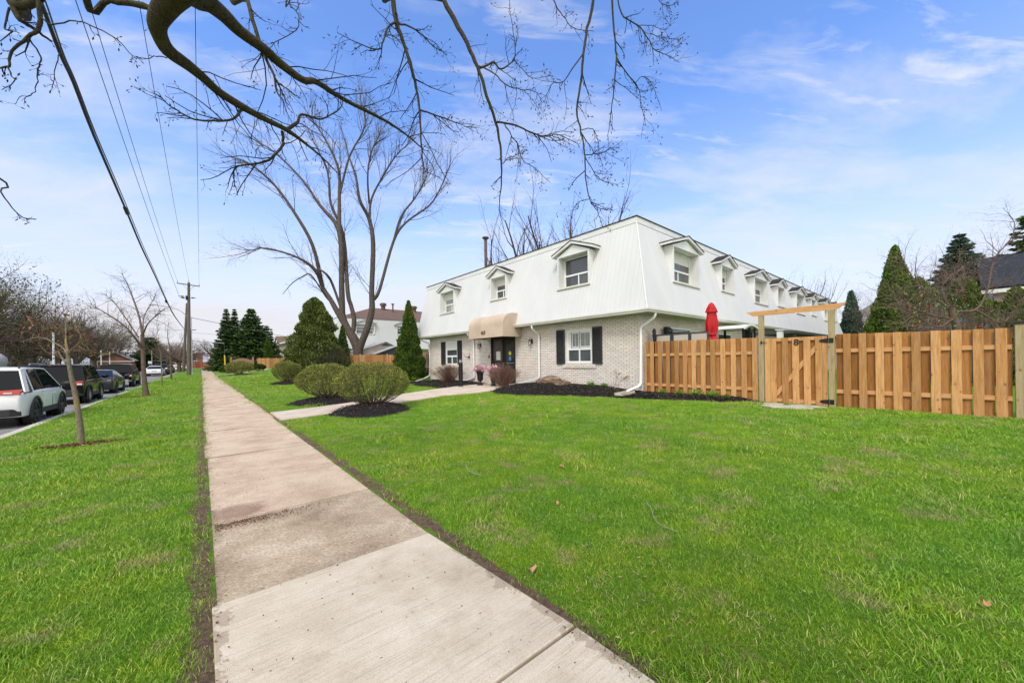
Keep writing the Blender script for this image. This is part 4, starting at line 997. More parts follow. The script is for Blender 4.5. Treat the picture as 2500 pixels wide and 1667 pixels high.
simple_fence('long cedar fence across the far lawn by the dark spruces', (8.2, 81), (14.5, 81), .62, 2.50, .19, posts=(0, .2, .4, .6, .8))
simple_fence('cedar fence going back beside the far spruces', (8.15, 81.2), (8.6, 98), .65, 2.5, .3)
simple_fence('long red stained fence closing the far end of the sidewalk', (-3.5, 152), (9.5, 149), .45, 2.35, .3, mat='red_wood')
simple_fence('weathered brown fence beside the red one', (9.6, 149), (20, 147), .45, 2.45, .3, mat='brown_wood')
pk = empty('picket_fence', (12.5, 24.2, .2), 'low picket fence with white caps by the brick corner', 'fence')
m = MB(); c = MB()
for k in range(8):
    x = 11.9 + k * .135; y = 24.15 + k * .03; m.box(x, x + .075, y, y + .02, .24, 1.06); c.box(x + .01, x + .06, y - .01, y + .03, 1.06, 1.10)
m.build('picket', 'cedar_board', pk); c.build('picket_cap', 'window_frame', pk)
m = MB(); m.bar((11.88, 24.19, .9), (12.95, 24.42, .9), .03, .07); m.build('rail', 'cedar_rail', pk); m = MB(); m.bar((11.88, 24.19, .42), (12.95, 24.42, .42), .03, .07); m.build('rail', 'cedar_rail', pk)

# ------------------------------------------------------------------ patio things seen over the fence
ub = empty('patio_umbrella', (14.5, 5.75, .2), 'closed red patio umbrella standing behind the fence', 'umbrella')
m = MB(); m.tube([(14.5, 5.75, .2), (14.5, 5.75, 3.45)], .022, 8); m.build('pole', 'steel', ub)
prof = [(.03, 3.52), (.10, 3.46), (.17, 3.28), (.20, 3.16), (.145, 3.14), (.17, 2.95), (.205, 2.75), (.19, 2.5), (.15, 2.36), (.155, 2.32), (.10, 2.30), (.17, 2.15), (.23, 1.95)]
m = MB(); n = 28; vs = []
for j, (r, z) in enumerate(prof):
    for k in range(n):
        a = 2 * math.pi * k / n; f = 1 + (.25 if j > 1 else .03) * math.sin(a * 6 + j * .5) + .05 * math.sin(a * 3 + j); vs.append((14.5 + r * .88 * f * math.cos(a) - .03 * (j > 8), 5.75 + r * .88 * f * math.sin(a) - .02 * (j - 8) * (j > 8), z))
m.add(vs, [(j * n + k, j * n + (k + 1) % n, (j + 1) * n + (k + 1) % n, (j + 1) * n + k) for j in range(len(prof) - 1) for k in range(n)])
m.build('canopy', 'canvas_red', ub, smooth=60)
m = MB(); m.lathe([(.16, -.02), (.165, 0), (.16, .03)], (14.47, 5.75, 2.34), 16); m.build('strap', 'canvas_red', ub)
m = MB(); m.lathe([(0, 0), (.25, 0), (.25, .06), (.04, .1), (.04, .3)], (14.5, 5.75, .2), 16); m.build('umbrella_base', 'shed_grey', ub)
ps = empty('privacy_screen', (12.7, 6.1, .2), 'three-panel beige privacy screen with dark frames behind the fence', 'screen')
for k in range(3):
    y0, y1 = 5.15 + k * .625, 5.15 + (k + 1) * .625 - .02; xk = 12.72 + .03 * (k % 2)
    m = MB(); m.box(xk, xk + .03, y0, y0 + .05, .2, 2.35); m.box(xk, xk + .03, y1 - .05, y1, .2, 2.35); m.box(xk, xk + .03, y0 + .05, y1 - .05, 2.305, 2.35); m.box(xk, xk + .03, y0 + .05, y1 - .05, .25, .3); m.build('panel_frame', 'screen_frame', ps)
    m = MB(); m.box(xk + .01, xk + .02, y0 + .05, y1 - .05, .3, 2.305); m.build('panel_fabric', 'screen_fabric', ps)
o = MB(); o.lathe([(.07, 0), (.06, .5), (.09, .9), (.04, 1.3), (.07, 1.7), (.05, 1.95), (.075, 2.1), (.06, 2.2), (.075, 2.28), (.03, 2.36), (0, 2.38)], (12.62, 6.98, .2), 8)
tag(o.build('garden_ornament', 'black_metal', at_=(12.62, 6.98, .2), smooth=40), 'dark standing garden ornament beside the downspout', 'ornament')
o = MB(); o.box(13.50, 13.62, 6.95, 7.1, .2, 2.68); o.blob((13.78, 7.0, 2.55), (.12, .1, .12), 3, .3); o.bar((13.62, 7.0, 2.6), (13.95, 6.95, 2.35), .03, .05)
tag(o.build('garden_lantern', 'black_metal', at_=(13.55, 7.02, .2)), 'black post lantern behind the privacy screen', 'lantern')
gzb = empty('gazebo', (18.2, 5.6, .2), 'small glazed gazebo with a white curved roof behind the gate', 'gazebo')
m = MB(); ar = [(17.0 + 1.75 * t, 2.70 + .17 * math.sin(math.pi * t)) for t in np.linspace(0, 1, 12)]
m.prism(ar + [(p[0], p[1] - .03) for p in ar[::-1]], 'y', 5.5, 6.9); m.build('roof', 'white_trim', gzb, smooth=40)
m = MB(); m.prism([(p[0], p[1] + .02) for p in ar] + [(p[0], p[1] - .07) for p in ar[::-1]], 'y', 5.45, 5.50); m.build('roof_edge', 'white_trim', gzb)
for x, y in ((17.25, 5.6), (18.6, 5.6), (17.25, 6.8), (18.6, 6.8), (17.95, 5.6)): m = MB(); m.box(x - .04, x + .04, y - .04, y + .04, .2, 2.72); m.build('post', 'black_metal', gzb)
m = MB(); m.box(17.29, 17.91, 5.59, 5.61, .3, 2.6); m.box(17.99, 18.56, 5.59, 5.61, .3, 2.6); m.build('glazing', 'car_glass', gzb)
m = MB()
for z in (2.6, 1.9): m.box(17.29, 18.56, 5.57, 5.63, z, z + .05)
m.build('frame_rail', 'black_metal', gzb)
m = MB(); m.prism([(19.4, 2.55), (31, 2.60), (31, 2.72), (25, 2.82), (20.5, 2.74)], 'y', 5.2, 5.3); m.build('pergola_beam', 'shed_grey', gzb) if False else None
o = MB(); o.box(21.2, 33.5, 4.7, 6.4, 2.58, 2.70); 
for x in (21.4, 25, 29, 33.3): o.box(x - .05, x + .05, 4.75, 4.85, .2, 2.58)
tag(o.build('patio_canopy', 'shed_grey', at_=(27, 5.5, .2)), 'long low dark patio cover seen over the gate', 'canopy')
o = MB(); o.box(20.2, 20.45, 5.0, 5.2, .2, 2.68); o.box(20.15, 20.5, 4.95, 5.25, 2.68, 2.72); tag(o.build('white_post', 'white_trim', at_=(20.3, 5.1, .2)), 'short white post top showing above the gate', 'post')
# ------------------------------------------------------------------ front garden things
bl = empty('bollard_light', (9.75, 15.55, gz(9.7, 15.5)), 'black cylindrical bollard light beside the front path', 'light'); z0 = gz(9.7, 15.5) + .03
m = MB(); m.lathe([(0, 0), (.105, 0), (.105, 1.19), (.085, 1.2), (0, 1.2)], (9.75, 15.55, z0), 20); m.build('post', 'black_metal', bl, smooth=40)
m = MB(); m.lathe([(.08, 0), (.08, .14), (.0, .14)], (9.75, 15.55, z0 + 1.2), 20); m.build('lens', 'clear_plastic', bl, smooth=40)
m = MB(); m.lathe([(0, 0), (.135, 0), (.135, .035), (.108, .05)], (9.75, 15.55, z0), 20); m.build('base_ring', 'steel', bl, smooth=40)
m = MB(); m.box(9.637, 9.64, 15.56, 15.60, z0 + 1.0, z0 + 1.12); m.build('sticker', 'paper', bl)
for (x, y, s, lab, cm) in ((11.05, 15.75, 1., 'black urn planter of pink and yellow flowers nearer the bollard light', 0), (11.15, 14.75, .92, 'black urn planter of pink flowers half behind the twiggy shrub', 1)):
    z0 = gz(x, y) + .035; u = empty('urn_planter', (x, y, z0), lab, 'planter', 'urn planters at the door')
    m = MB(); m.lathe([(0, 0), (.17, 0), (.17, .03), (.12, .06), (.05, .15), (.05, .19), (.13, .24), (.155, .34), (.15, .46), (.17, .58), (.20, .66), (.235, .70), (.235, .72), (.19, .72), (.17, .66)], (x, y, z0), 24); u1 = m.build('urn', 'black_metal', u, smooth=50)
    r = np.random.default_rng(int(x * 100)); n = 420
    C = np.array([x, y, z0 + .84]) + r.normal(size=(n, 3)) * (.13, .17, .07); D = C - np.array([x, y, z0 + .65]) + r.normal(size=(n, 3)) * .1
    V, Fl = leaf_arrays(C, D, .10, .085, r); o = link('blossoms', mesh_np('blossoms', V, Fl, ['petal_pink']), u)
    C = np.array([x, y, z0 + .84]) + r.normal(size=(90, 3)) * (.11, .13, .06); V, Fl = leaf_arrays(C, r.normal(size=(90, 3)) + (0, 0, 1), .09, .08, r); link('blossoms', mesh_np('blossoms', V, Fl, ['petal_yellow']), u)['label'] = 'yellow blossoms'
    C = np.array([x, y + (.28 if not cm else 0), z0 + .84]) + r.normal(size=(120, 3)) * (.06, .07, .05); V, Fl = leaf_arrays(C, r.normal(size=(120, 3)) + (0, 0, 1), .08, .06, r); link('dark_foliage', mesh_np('dark_foliage', V, Fl, ['flower_dark']), u)
def rock(x, y, r, lab, seed, z=0):
    m = MB(); m.blob((x, y, bedz(x, y) + r[2] * .35 + z), r, seed, .16, 26, 16)
    o = m.build('garden_rock', 'rock', at_=(x, y, bedz(x, y)), smooth=50); tag(o, lab, 'rock', 'rocks on the mulch')
rock(11.55, 11.25, (.36, .62, .26), 'large brown layered rock on the mulch by the middle downspout', 4); rock(11.25, 10.45, (.14, .24, .07), 'small brown rock on the mulch next to the large one', 5); rock(11.75, 10.55, (.16, .30, .13), 'low brown rock between the large one and the wall', 6)
for (x, y, a, lab) in ((10.95, 7.15, 0., 'concrete splash block under the corner downspout'), (11.35, 13.25, .3, 'concrete splash block under the middle downspout beside the door')):
    m = MB(); c, s = math.cos(a), math.sin(a); z = bedz(x, y) + .005
    m.box(-.38, .38, -.15, .15, 0, .045); m.box(-.38, .38, -.15, -.11, .046, .09); m.box(-.38, .38, .11, .15, .046, .09)
    o = m.build('splash_block', 'stone_slab', bevel=.006); o.location = (x, y, z); o.rotation_euler = (0, -.05, a); tag(o, lab, 'splash block')

# ------------------------------------------------------------------ vegetation helpers
def growbranch(T, r, p, d, L, rad, lv, P, tips=None):
    """recursive bare branch. P: dict of lists per level"""
    K = P['k'][lv]; pts = [p]; step = L / (K - 1); dd = unit(d); w = P['wob'][lv]
    for i in range(K - 1):
        dd = unit(dd + r.normal(size=3) * w + np.array([0, 0, P['up'][lv]])); pts.append(pts[-1] + dd * step)
    pts = np.array(pts); ra = np.linspace(rad, rad * P['tip'][lv], K)
    if len(P['n']) == lv: ra[-1] = max(ra[-1], P.get('minr', .002))
    T.add(pts, ra, P['sides'][lv], P['mat'][lv])
    if lv < len(P['n']):
        n = P['n'][lv]; n = n if isinstance(n, int) else int(r.integers(n[0], n[1] + 1))
        for j in range(n):
            t = P['t0'][lv] + (1 - P['t0'][lv]) * ((j + r.uniform(.2, 1)) / n); t = min(t, .999); x = t * (K - 1); i = int(x); f = x - i
            q = pts[i] * (1 - f) + pts[i + 1] * f; dl = unit(pts[i + 1] - pts[i]); rr_ = ra[i] * (1 - f) + ra[i + 1] * f
            a = math.radians(P['ang'][lv] * r.uniform(.7, 1.25)); s = unit(np.cross(dl, r.normal(size=3)))
            nd_ = dl * math.cos(a) + s * math.sin(a)
            growbranch(T, r, q, nd_, L * P['ratio'][lv] * r.uniform(.65, 1.15) * (1.1 - .45 * t), min(rr_ * .8, rr_ * P['rr'][lv]), lv + 1, P, tips)
    if tips is not None and lv == len(P['n']): tips.append((pts[-1], dd))
def sprout(T, r, poly, rad, n, L, lv, P, t0=.1, tips=None, plane=None):
    """side branches along a given limb"""
    poly = np.array(poly); K = len(poly)
    for j in range(n):
        t = t0 + (1 - t0) * (j + r.uniform(0, 1)) / n; t = min(t, .999); x = t * (K - 1); i = int(x); f = x - i
        q = poly[i] * (1 - f) + poly[i + 1] * f; dl = unit(poly[i + 1] - poly[i]); rr_ = rad[i] * (1 - f) + rad[i + 1] * f
        a = math.radians(P['ang'][lv - 1] * r.uniform(.7, 1.3)); s = unit(np.cross(dl, r.normal(size=3)))
        growbranch(T, r, q, dl * math.cos(a) + s * math.sin(a), L * r.uniform(.5, 1.2) * (1.15 - .6 * t), min(rr_ * .75, P['r0'][lv]), lv, P, tips)
def smooth_poly(pts, rads, n=4):
    """Catmull-Rom resample"""
    P = [np.array(p, float) for p in pts]; P = [2 * P[0] - P[1]] + P + [2 * P[-1] - P[-2]]; out, ro = [], []
    for i in range(1, len(P) - 2):
        for k in range(n):
            t = k / n; a, b, c, d = P[i - 1:i + 3]
            out.append(.5 * ((2 * b) + (-a + c) * t + (2 * a - 5 * b + 4 * c - d) * t * t + (-a + 3 * b - 3 * c + d) * t ** 3)); ro.append(rads[i - 1] * (1 - t) + rads[i] * t)
    out.append(P[-2]); ro.append(rads[-1]); return np.array(out), np.array(ro)

# round clipped bushes: fan of stems, shell of small leaves
def round_bush(x, y, rx, rz, h0, label, seed, leaf='leaf_bush', nl=17000, ns=95, name='clipped_bush', cat='bush', group='clipped bushes on the lawn', ls=.030):
    r = np.random.default_rng(seed); z0 = gz(x, y) + .08; o = empty(name, (x, y, z0), label, cat, group)
    cz = z0 + h0 + rz; T = Tubes()
    def surf(n, lo=-.55):
        u = r.uniform(lo, 1, n); a = r.uniform(0, 2 * math.pi, n); s = np.sqrt(1 - u * u); return np.stack([s * np.cos(a), s * np.sin(a), u], 1)
    for d in surf(ns, -.35):
        e = np.array([x, y, cz]) + d * (rx, rx, rz) * r.uniform(.85, .97); b = np.array([x, y, z0]) + np.array([d[0], d[1], 0]) * r.uniform(.02, .16)
        mid = b * .55 + e * .45 + np.array([d[0], d[1], -.15]) * .16 * rx + r.normal(size=3) * .03
        T.add(np.array([b, b * .7 + mid * .3 + r.normal(size=3) * .012, mid, mid * .45 + e * .55 + r.normal(size=3) * .03, e]), [.013, .011, .009, .006, .003], 4)
        for k in range(9):
            t = r.uniform(.35, 1); q = mid * (1 - t) + e * t; e2 = q + (d * (rx, rx, rz) * .30 + r.normal(size=3) * .13) * r.uniform(.4, 1)
            rel = (e2 - (x, y, cz)) / (rx, rx, rz); l = np.linalg.norm(rel)
            if l > 1: e2 = np.array([x, y, cz]) + (e2 - (x, y, cz)) / l
            T.add(np.array([q, (q + e2) / 2 + r.normal(size=3) * .02, e2]), [.005, .004, .002], 3)
    T.build('stems', ['twig_dark' if leaf == 'leaf_yew' else 'bark_brown'], o)
    d = surf(nl, -.80); rad = np.where(r.uniform(size=nl) < .72, r.uniform(.90, 1.02, nl), r.uniform(.5, .95, nl))
    lump = 1 + .035 * np.sin(d[:, 0] * 9 + seed) + .03 * np.sin(d[:, 1] * 8 + d[:, 2] * 6)
    keep = r.uniform(size=nl) < np.clip(.34 + .95 * (d[:, 2] + .60), .10, 1); d, rad, lump = d[keep], rad[keep], lump[keep]
    C = np.array([x, y, cz]) + d * (rx, rx, rz) * (rad * lump)[:, None] + r.normal(size=d.shape) * .012
    V, Fl = leaf_arrays(C, d * .6 + r.normal(size=d.shape) * .7 + (0, 0, .4), r.uniform(.7, 1.3, len(d)) * ls, r.uniform(.5, .8, len(d)) * ls, r)
    link('foliage', mesh_np('foliage', V, Fl, [leaf]), o); return o
round_bush(4.12, 11.75, 1.12, .655, .08, 'round clipped bush nearest the camera, standing before the front path', 11, nl=27000, ls=.031)
round_bush(3.72, 15.5, 1.10, .645, .08, 'round clipped bush just behind the front one, left of the path', 12, nl=23000, ls=.033)
round_bush(4.75, 31.0, .95, .70, .14, 'smaller round clipped bush in mid lawn before the big cedar', 13, nl=12000, ns=60, ls=.05)
round_bush(3.75, 58.5, 1.55, .78, .12, 'broad clipped bush far along the sidewalk in front of the wooden sign', 14, nl=9000, ns=50, ls=.085)
round_bush(3.0, 67.0, 1.15, .62, -.05, 'low dark yew left of the wooden sign', 15, 'leaf_yew', 7000, 20, 'yew_shrub', 'shrub', 'low yews by the sign', .10)
round_bush(6.7, 69.0, 1.1, .55, -.05, 'low dark yew right of the wooden sign', 16, 'leaf_yew', 7000, 20, 'yew_shrub', 'shrub', 'low yews by the sign', .10)
def twiggy(x, y, R_, h, n, seed, label, mat='twig_pink', base=None, name='bare_shrub', group='bare reddish shrubs at the door', spread=1.):
    r = np.random.default_rng(seed); z0 = base if base is not None else gz(x, y) + .08; T = Tubes()
    for k in range(n):
        a = r.uniform(0, 2 * math.pi); t = r.uniform(.05, 1.) * spread; b = np.array([x + .22 * R_ * math.cos(a) * t, y + .22 * R_ * math.sin(a) * t, z0])
        e = np.array([x + R_ * t * math.cos(a), y + R_ * t * math.sin(a), z0 + h * r.uniform(.65, 1.05) * (1 - .35 * t * t)])
        m_ = b * .5 + e * .5 + r.normal(size=3) * .05
        T.add(np.array([b, m_, e]), [.006, .005, .002], 3)
        for q in range(4):
            s = r.uniform(.35, .95); c = m_ * (1 - s) + e * s; f = c + unit(e - b + r.normal(size=3) * .35) * r.uniform(.08, .28) * h; T.add(np.array([c, f]), [.0035, .0015], 3)
    V, F = T.arrays(); o = link(name, mesh_np(name, V, F, [mat]), at_=(x, y, z0), smooth=180); return tag(o, label, 'shrub', group)
twiggy(11.0, 13.75, .80, .98, 420, 21, 'bare reddish-brown shrub in front of the glass door'); twiggy(11.05, 19.0, 1.05, 1.0, 420, 22, 'bare reddish-brown shrub under the window behind the bollard light')
twiggy(11.75, 8.15, .45, 1.0, 9, 23, 'sparse leafless hydrangea stems by the brick wall near the corner', 'twig_pale', name='hydrangea', group='perennials in the mulch')
twiggy(7.9, 31.8, 1.5, 2.6, 480, 24, 'grey-green leafless bush beside the big cedar', 'twig_far', .25, group='bare bushes')
p_ = at(2285, 865, 17); twiggy(p_[0], p_[1], 1.5, 4.0, 170, 26, 'tall brown twiggy shrub behind the fence beside the tall cedar', 'twig_rosy', .2, group='bare bushes')
p_ = at(2400, 865, 14.5); twiggy(p_[0], p_[1], 1.3, 3.2, 170, 27, 'brown twiggy shrub behind the fence right of the ribbon tree', 'twig_rosy', .2, group='bare bushes')
twiggy(-14.5, 62, 1.8, 1.3, 420, 25, 'brown leafless hedge across the street by the red roofed house', 'twig_pink', -.05, group='bare bushes')
def perennial(x, y, R_, h, n, seed, label, z=None):
    r = np.random.default_rng(seed); z0 = (bedz(x, y) if x > 9 and 3.5 < y < 13.6 else gz(x, y) + .06) if z is None else z
    d = r.normal(size=(n, 3)) * (1, 1, .5) + (0, 0, .7); d = unit(d); d[:, 2] = np.abs(d[:, 2]); C = np.array([x, y, z0]) + d * (R_, R_, h) * r.uniform(.3, 1, (n, 1))
    V, Fl = leaf_arrays(C, d + (0, 0, .3), .06, .028, r); o = link('green_perennial', mesh_np('green_perennial', V, Fl, ['leaf_perennial']), at_=(x, y, z0)); tag(o, label, 'plant', 'perennials in the mulch')
perennial(11.75, 9.20, .20, .22, 260, 31, 'bright green sprouting plant on the mulch under the right shutter')
perennial(12.0, 8.75, .16, .16, 200, 32, 'small green sprouting plant next to the leafless hydrangea')
perennial(10.9, 21.4, .36, .22, 500, 33, 'low green clump of leaves by the left end of the brick wall')
for k, (y, rr_, lab) in enumerate(((6.35, .16, 'tiny green plant at the fence foot nearest the brick corner'), (5.75, .18, 'green plant at the fence foot, second from the corner'), (5.25, .26, 'bushy green plant at the middle of the fence foot'), (4.75, .22, 'green plant with tall stems at the fence foot nearer the gate'), (4.35, .15, 'smallest green plant at the fence foot close to the gate'))):
    perennial(11.95, y, rr_, rr_ * .9, int(900 * rr_), 40 + k, lab)

# evergreens
def cone_cedar(x, y, R_, H, label, seed, leaf='leaf_cedar', n=14000, z0=None, power=.85, lump=.10, fs=.13, base=.04, name='cedar_tree', group=None, tipsharp=1., inner=True, cat='tree', gap=.0):
    """dense conical cedar: trunk, thin limbs and many upright sprays with clumps"""
    r = np.random.default_rng(seed); z0 = gz(x, y) if z0 is None else z0; o = empty(name, (x, y, z0), label, cat, group)
    T = Tubes(); T.add(np.array([[x, y, z0 - .05], [x, y, z0 + H * .5], [x, y, z0 + H * .97]]), [R_ * .07 + .02, R_ * .04 + .01, .01], 7); 
    for k in range(int(50 + H * 8)):
        t = r.uniform(.05, .92); a = r.uniform(0, 6.28); rad = R_ * (1 - t) ** power * .8; q = np.array([x, y, z0 + H * t]); T.add(np.array([q, q + (rad * .6 * math.cos(a), rad * .6 * math.sin(a), rad * .25), q + (rad * math.cos(a), rad * math.sin(a), rad * .6)]), [.02, .014, .006], 3)
    T.build('trunk', ['bark_dark'], o)
    nc = int(60 + n / 60); ct = r.uniform(0, 1, nc) ** 1.15; ca = r.uniform(0, 6.28, nc); cr_ = r.uniform(-1, 1, nc)
    t = r.uniform(0, 1, n) ** 1.2; a = r.uniform(0, 2 * math.pi, n)
    prof = np.where(t < .12, .86 + .14 * t / .12, 1.) * (1 - t) ** power
    lm = 1 + lump * (np.sin(a * 3 + t * 11 + seed) + .8 * np.sin(a * 5 - t * 17 + seed * 2) + .8 * np.sin(t * 43 + a * 2)) 
    # protruding clumps
    best = np.full(n, 9.)
    for k in range(0, nc):
        da = np.abs((a - ca[k] + math.pi) % (2 * math.pi) - math.pi) * prof * R_; dt = (t - ct[k]) * H; best = np.minimum(best, (da ** 2 + dt ** 2) ** .5 + .0 * cr_[k])
    cl_ = np.clip(1 - best / (R_ * .30 + .05), 0, 1)
    f = lm + lump * 1.6 * cl_
    depth = np.where(r.uniform(size=n) < .75, r.uniform(.86, 1.0, n), r.uniform(.45, .9, n))
    rad = (R_ * prof * f * depth) + .02
    C = np.stack([x + rad * np.cos(a), y + rad * np.sin(a), z0 + base * H + t * H * (1 - base)], 1) + r.normal(size=(n, 3)) * fs * .25
    if gap: keep = (cl_ > r.uniform(0, gap, n)); C, a, cl_ = C[keep], a[keep], cl_[keep]
    m_ = len(C); D = np.stack([np.cos(a) * .55, np.sin(a) * .55, np.full(m_, .85)], 1) + r.normal(size=(m_, 3)) * .35
    V, Fl = leaf_arrays(C, D, r.uniform(.6, 1.3, m_) * fs, r.uniform(.35, .65, m_) * fs, r, 0, .3)
    link('crown', mesh_np('crown', V, Fl, [leaf]), o); return o
cone_cedar(7.1, 33.2, 1.95, 6.6, 'big loose yellowish-green cedar in the middle of the lawn', 51, 'leaf_cedar_yellow', 52000, power=.60, lump=.17, fs=.16, gap=1.15)
cone_cedar(11.0, 24.1, 1.02, 5.45, 'narrow dark green cedar at the left end of the brick house', 52, n=30000, power=.92, lump=.13, fs=.12, gap=.5)
cone_cedar(9.7, 35.0, .75, 4.6, 'slim dark cedar behind the big yellowish one', 53, n=9000, power=.8, lump=.07, fs=.12)
cone_cedar(9.9, 84.5, .9, 6.0, 'slim far cedar beside the stone apartments', 54, n=5000, power=.7, fs=.22)
cone_cedar(*at(2188, 865, 20)[:2], 1.45, 7.1, 'tall pointed green cedar behind the right fence', 55, 'leaf_cedar_right', n=32000, power=.85, lump=.09, fs=.13)
cone_cedar(*at(2243, 865, 19)[:2], 2.1, 5.2, 'shorter cedar touching the tall one behind the right fence', 56, 'leaf_cedar_right', n=16000, power=.75, lump=.10, fs=.13)
cone_cedar(*at(2352, 865, 19)[:2], 1.6, 5.2, 'rounded cedar behind the ribbon tree', 57, 'leaf_cedar_right', n=14000, power=.6, lump=.12, fs=.14)
cone_cedar(*at(2425, 865, 17)[:2], 1.1, 3.6, 'low cedar hedge bush right of the ribbon tree', 58, 'leaf_cedar_right', n=14000, power=.5, lump=.12, fs=.14)
cone_cedar(*at(2482, 865, 15)[:2], .8, 3.9, 'small cedar at the right picture edge', 59, 'leaf_cedar_right', n=9000, power=.6, lump=.12, fs=.13)
cone_cedar(49.5, 6.5, 1.35, 7.6, 'speckled conical evergreen at the far end of the townhouse', 60, 'leaf_bluespruce', 16000, power=.85, lump=.10, fs=.22)
def spruce(x, y, R_, H, label, seed, leaf='leaf_spruce', z0=None, whorls=30, nb=13, fs=.30, group=None, shape=1., dens=1., lean=0, name='spruce_tree', lo=.04):
    """layered conifer: whorls of drooping branches lined with sprays"""
    r = np.random.default_rng(seed); z0 = gz(x, y) if z0 is None else z0; o = empty(name, (x, y, z0), label, 'tree', group); T = Tubes(); Cs, Ds = [], []
    T.add(np.array([[x, y, z0 - .1], [x + lean * .5, y, z0 + H * .5], [x + lean, y, z0 + H]]), [R_ * .055 + .04, R_ * .035 + .03, .02], 8)
    for w in range(whorls):
        t = lo + (1 - lo) * (w + r.uniform(-.2, .2)) / whorls; t = min(max(t, lo), .985); ln = R_ * (1 - t) ** shape * r.uniform(.82, 1.12); n = max(4, int(nb * (1 - .45 * t)))
        for k in range(n):
            a = 6.283 * (k + r.uniform(-.3, .3)) / n + w; L = ln * r.uniform(.7, 1.15) + .15; q = np.array([x + lean * t, y, z0 + H * t]); dr = np.array([math.cos(a), math.sin(a), 0])
            p1 = q + dr * L * .5 + (0, 0, -L * .06); p2 = q + dr * L + (0, 0, L * (.02 if t > .5 else -.04))
            T.add(np.array([q, p1, p2]), [.03 * (1 - t) + .012, .02 * (1 - t) + .008, .005], 3)
            m_ = int((8 + 26 * L) * dens); s = r.uniform(.15, 1.03, m_); base_ = q + dr * L * s[:, None] + np.stack([0 * s, 0 * s, -L * .06 * np.sin(s * 3)], 1)
            side = np.array([-dr[1], dr[0], 0]); off = r.normal(size=m_) * .22 * L * (1.1 - s * .75)
            Cs.append(base_ + side * off[:, None] + r.normal(size=(m_, 3)) * (.03, .03, .05) + np.stack([0 * s, 0 * s, -np.abs(off) * .25], 1))
            Ds.append(dr + side * np.sign(off)[:, None] * .7 + r.normal(size=(m_, 3)) * .25 + (0, 0, -.1))
    T.build('trunk', ['bark_dark'], o); C = np.concatenate(Cs); D = np.concatenate(Ds)
    V, Fl = leaf_arrays(C, D, r.uniform(.7, 1.3, len(C)) * fs, r.uniform(.3, .5, len(C)) * fs, r, 0, .3); link('crown', mesh_np('crown', V, Fl, [leaf]), o); return o
spruce(3.9, 91.5, 3.3, 12.2, 'leftmost of the three tall dark spruces past the wooden sign', 61, whorls=34, fs=.42, nb=14, dens=1.3)
spruce(5.3, 93.5, 2.6, 12.4, 'middle spire of the three tall dark spruces past the wooden sign', 62, whorls=34, fs=.42, nb=14, dens=1.3)
spruce(7.8, 90.5, 4.6, 12.1, 'broadest of the three tall dark spruces past the wooden sign', 63, whorls=34, fs=.46, nb=15, shape=.75, dens=1.3)
spruce(10.8, 94.5, 3.4, 9.0, 'lower ragged spruce right of the broad one', 64, whorls=24, fs=.46, nb=12, shape=.7)
spruce(*at(2346, 865, 38)[:2], 5.6, 13.7, 'large blue-green spruce standing behind the right cedars', 65, 'leaf_bluespruce', whorls=38, nb=17, fs=.42, dens=1.5, shape=.95)
spruce(-9.5, 128, 4.6, 8.6, 'broad dark evergreen at the far street corner', 66, whorls=22, fs=.6, nb=13, shape=.6)
spruce(*at(2530, 865, 24)[:2], 2.2, 10.5, 'dark pine at the right picture edge', 67, whorls=18, fs=.45, nb=8, shape=.5, lo=.45, dens=.8, name='pine_tree')
spruce(-18.5, 57, 4.0, 12.5, 'dark pine across the street at the left picture edge', 68, whorls=16, fs=.5, nb=9, shape=.4, lo=.55, dens=.7, name='pine_tree')

# ------------------------------------------------------------------ bare trees
TWF = dict(k=[6, 5, 4, 3], wob=[.12, .16, .2, .2], up=[.05, .05, .04, .02], tip=[.22, .24, .28, .3], n=[7, 6, 5], t0=[.25, .2, .2], ang=[38, 38, 40, 40], ratio=[.62, .55, .5], rr=[.62, .62, .6], sides=[6, 4, 3, 3], mat=[0, 0, 1, 1], r0=[.1, .05, .02, .01], minr=.009)
def big_tree(name, x, y, z0, label, seed, H, trunk_r, trunk_h, limbs, P, group=None, mats=('bark_grey', 'twig_far'), leaf=None, spread=38, lean=(0, 0), nleaf=0, llen=None, clear=0.):
    """generic leafless tree: trunk then limbs fanning out"""
    r = np.random.default_rng(seed); o = empty(name, (x, y, z0), label, 'tree', group); TT, T = Tubes(), Tubes(); tips = []
    top = np.array([x + lean[0], y + lean[1], z0 + trunk_h]); TT.add(np.array([[x, y, z0 - .1], [x + lean[0] * .3, y + lean[1] * .3, z0 + trunk_h * .35], [x + lean[0] * .7, y + lean[1] * .7, z0 + trunk_h * .75], top]), [trunk_r * 1.35, trunk_r * 1.02, trunk_r * .95, trunk_r * .8], 9)
    for k in range(limbs):
        a = 6.283 * (k + r.uniform(-.25, .25)) / limbs; sp = math.radians(spread * r.uniform(.45, 1.25)) if k else math.radians(8)
        d = np.array([math.sin(sp) * math.cos(a), math.sin(sp) * math.sin(a), math.cos(sp)]); q = top - np.array([0, 0, trunk_h * r.uniform(0, .22) * (k > 0)])
        growbranch(T, r, q, d, (llen or (H - trunk_h) * .62) * r.uniform(.8, 1.1), trunk_r * r.uniform(.42, .62), 0, P, tips)
    TT.build('trunk', [mats[0]], o)
    ex = None
    T.build('crown', list(mats), o)
    if leaf and tips:
        C = np.array([t[0] for t in tips]); idx = r.integers(0, len(C), nleaf); Cc = C[idx] + r.normal(size=(nleaf, 3)) * .25
        V, Fl = leaf_arrays(Cc, r.normal(size=(nleaf, 3)), .30, .16, r); link('foliage', mesh_np('foliage', V, Fl, [leaf]), o)
    return o
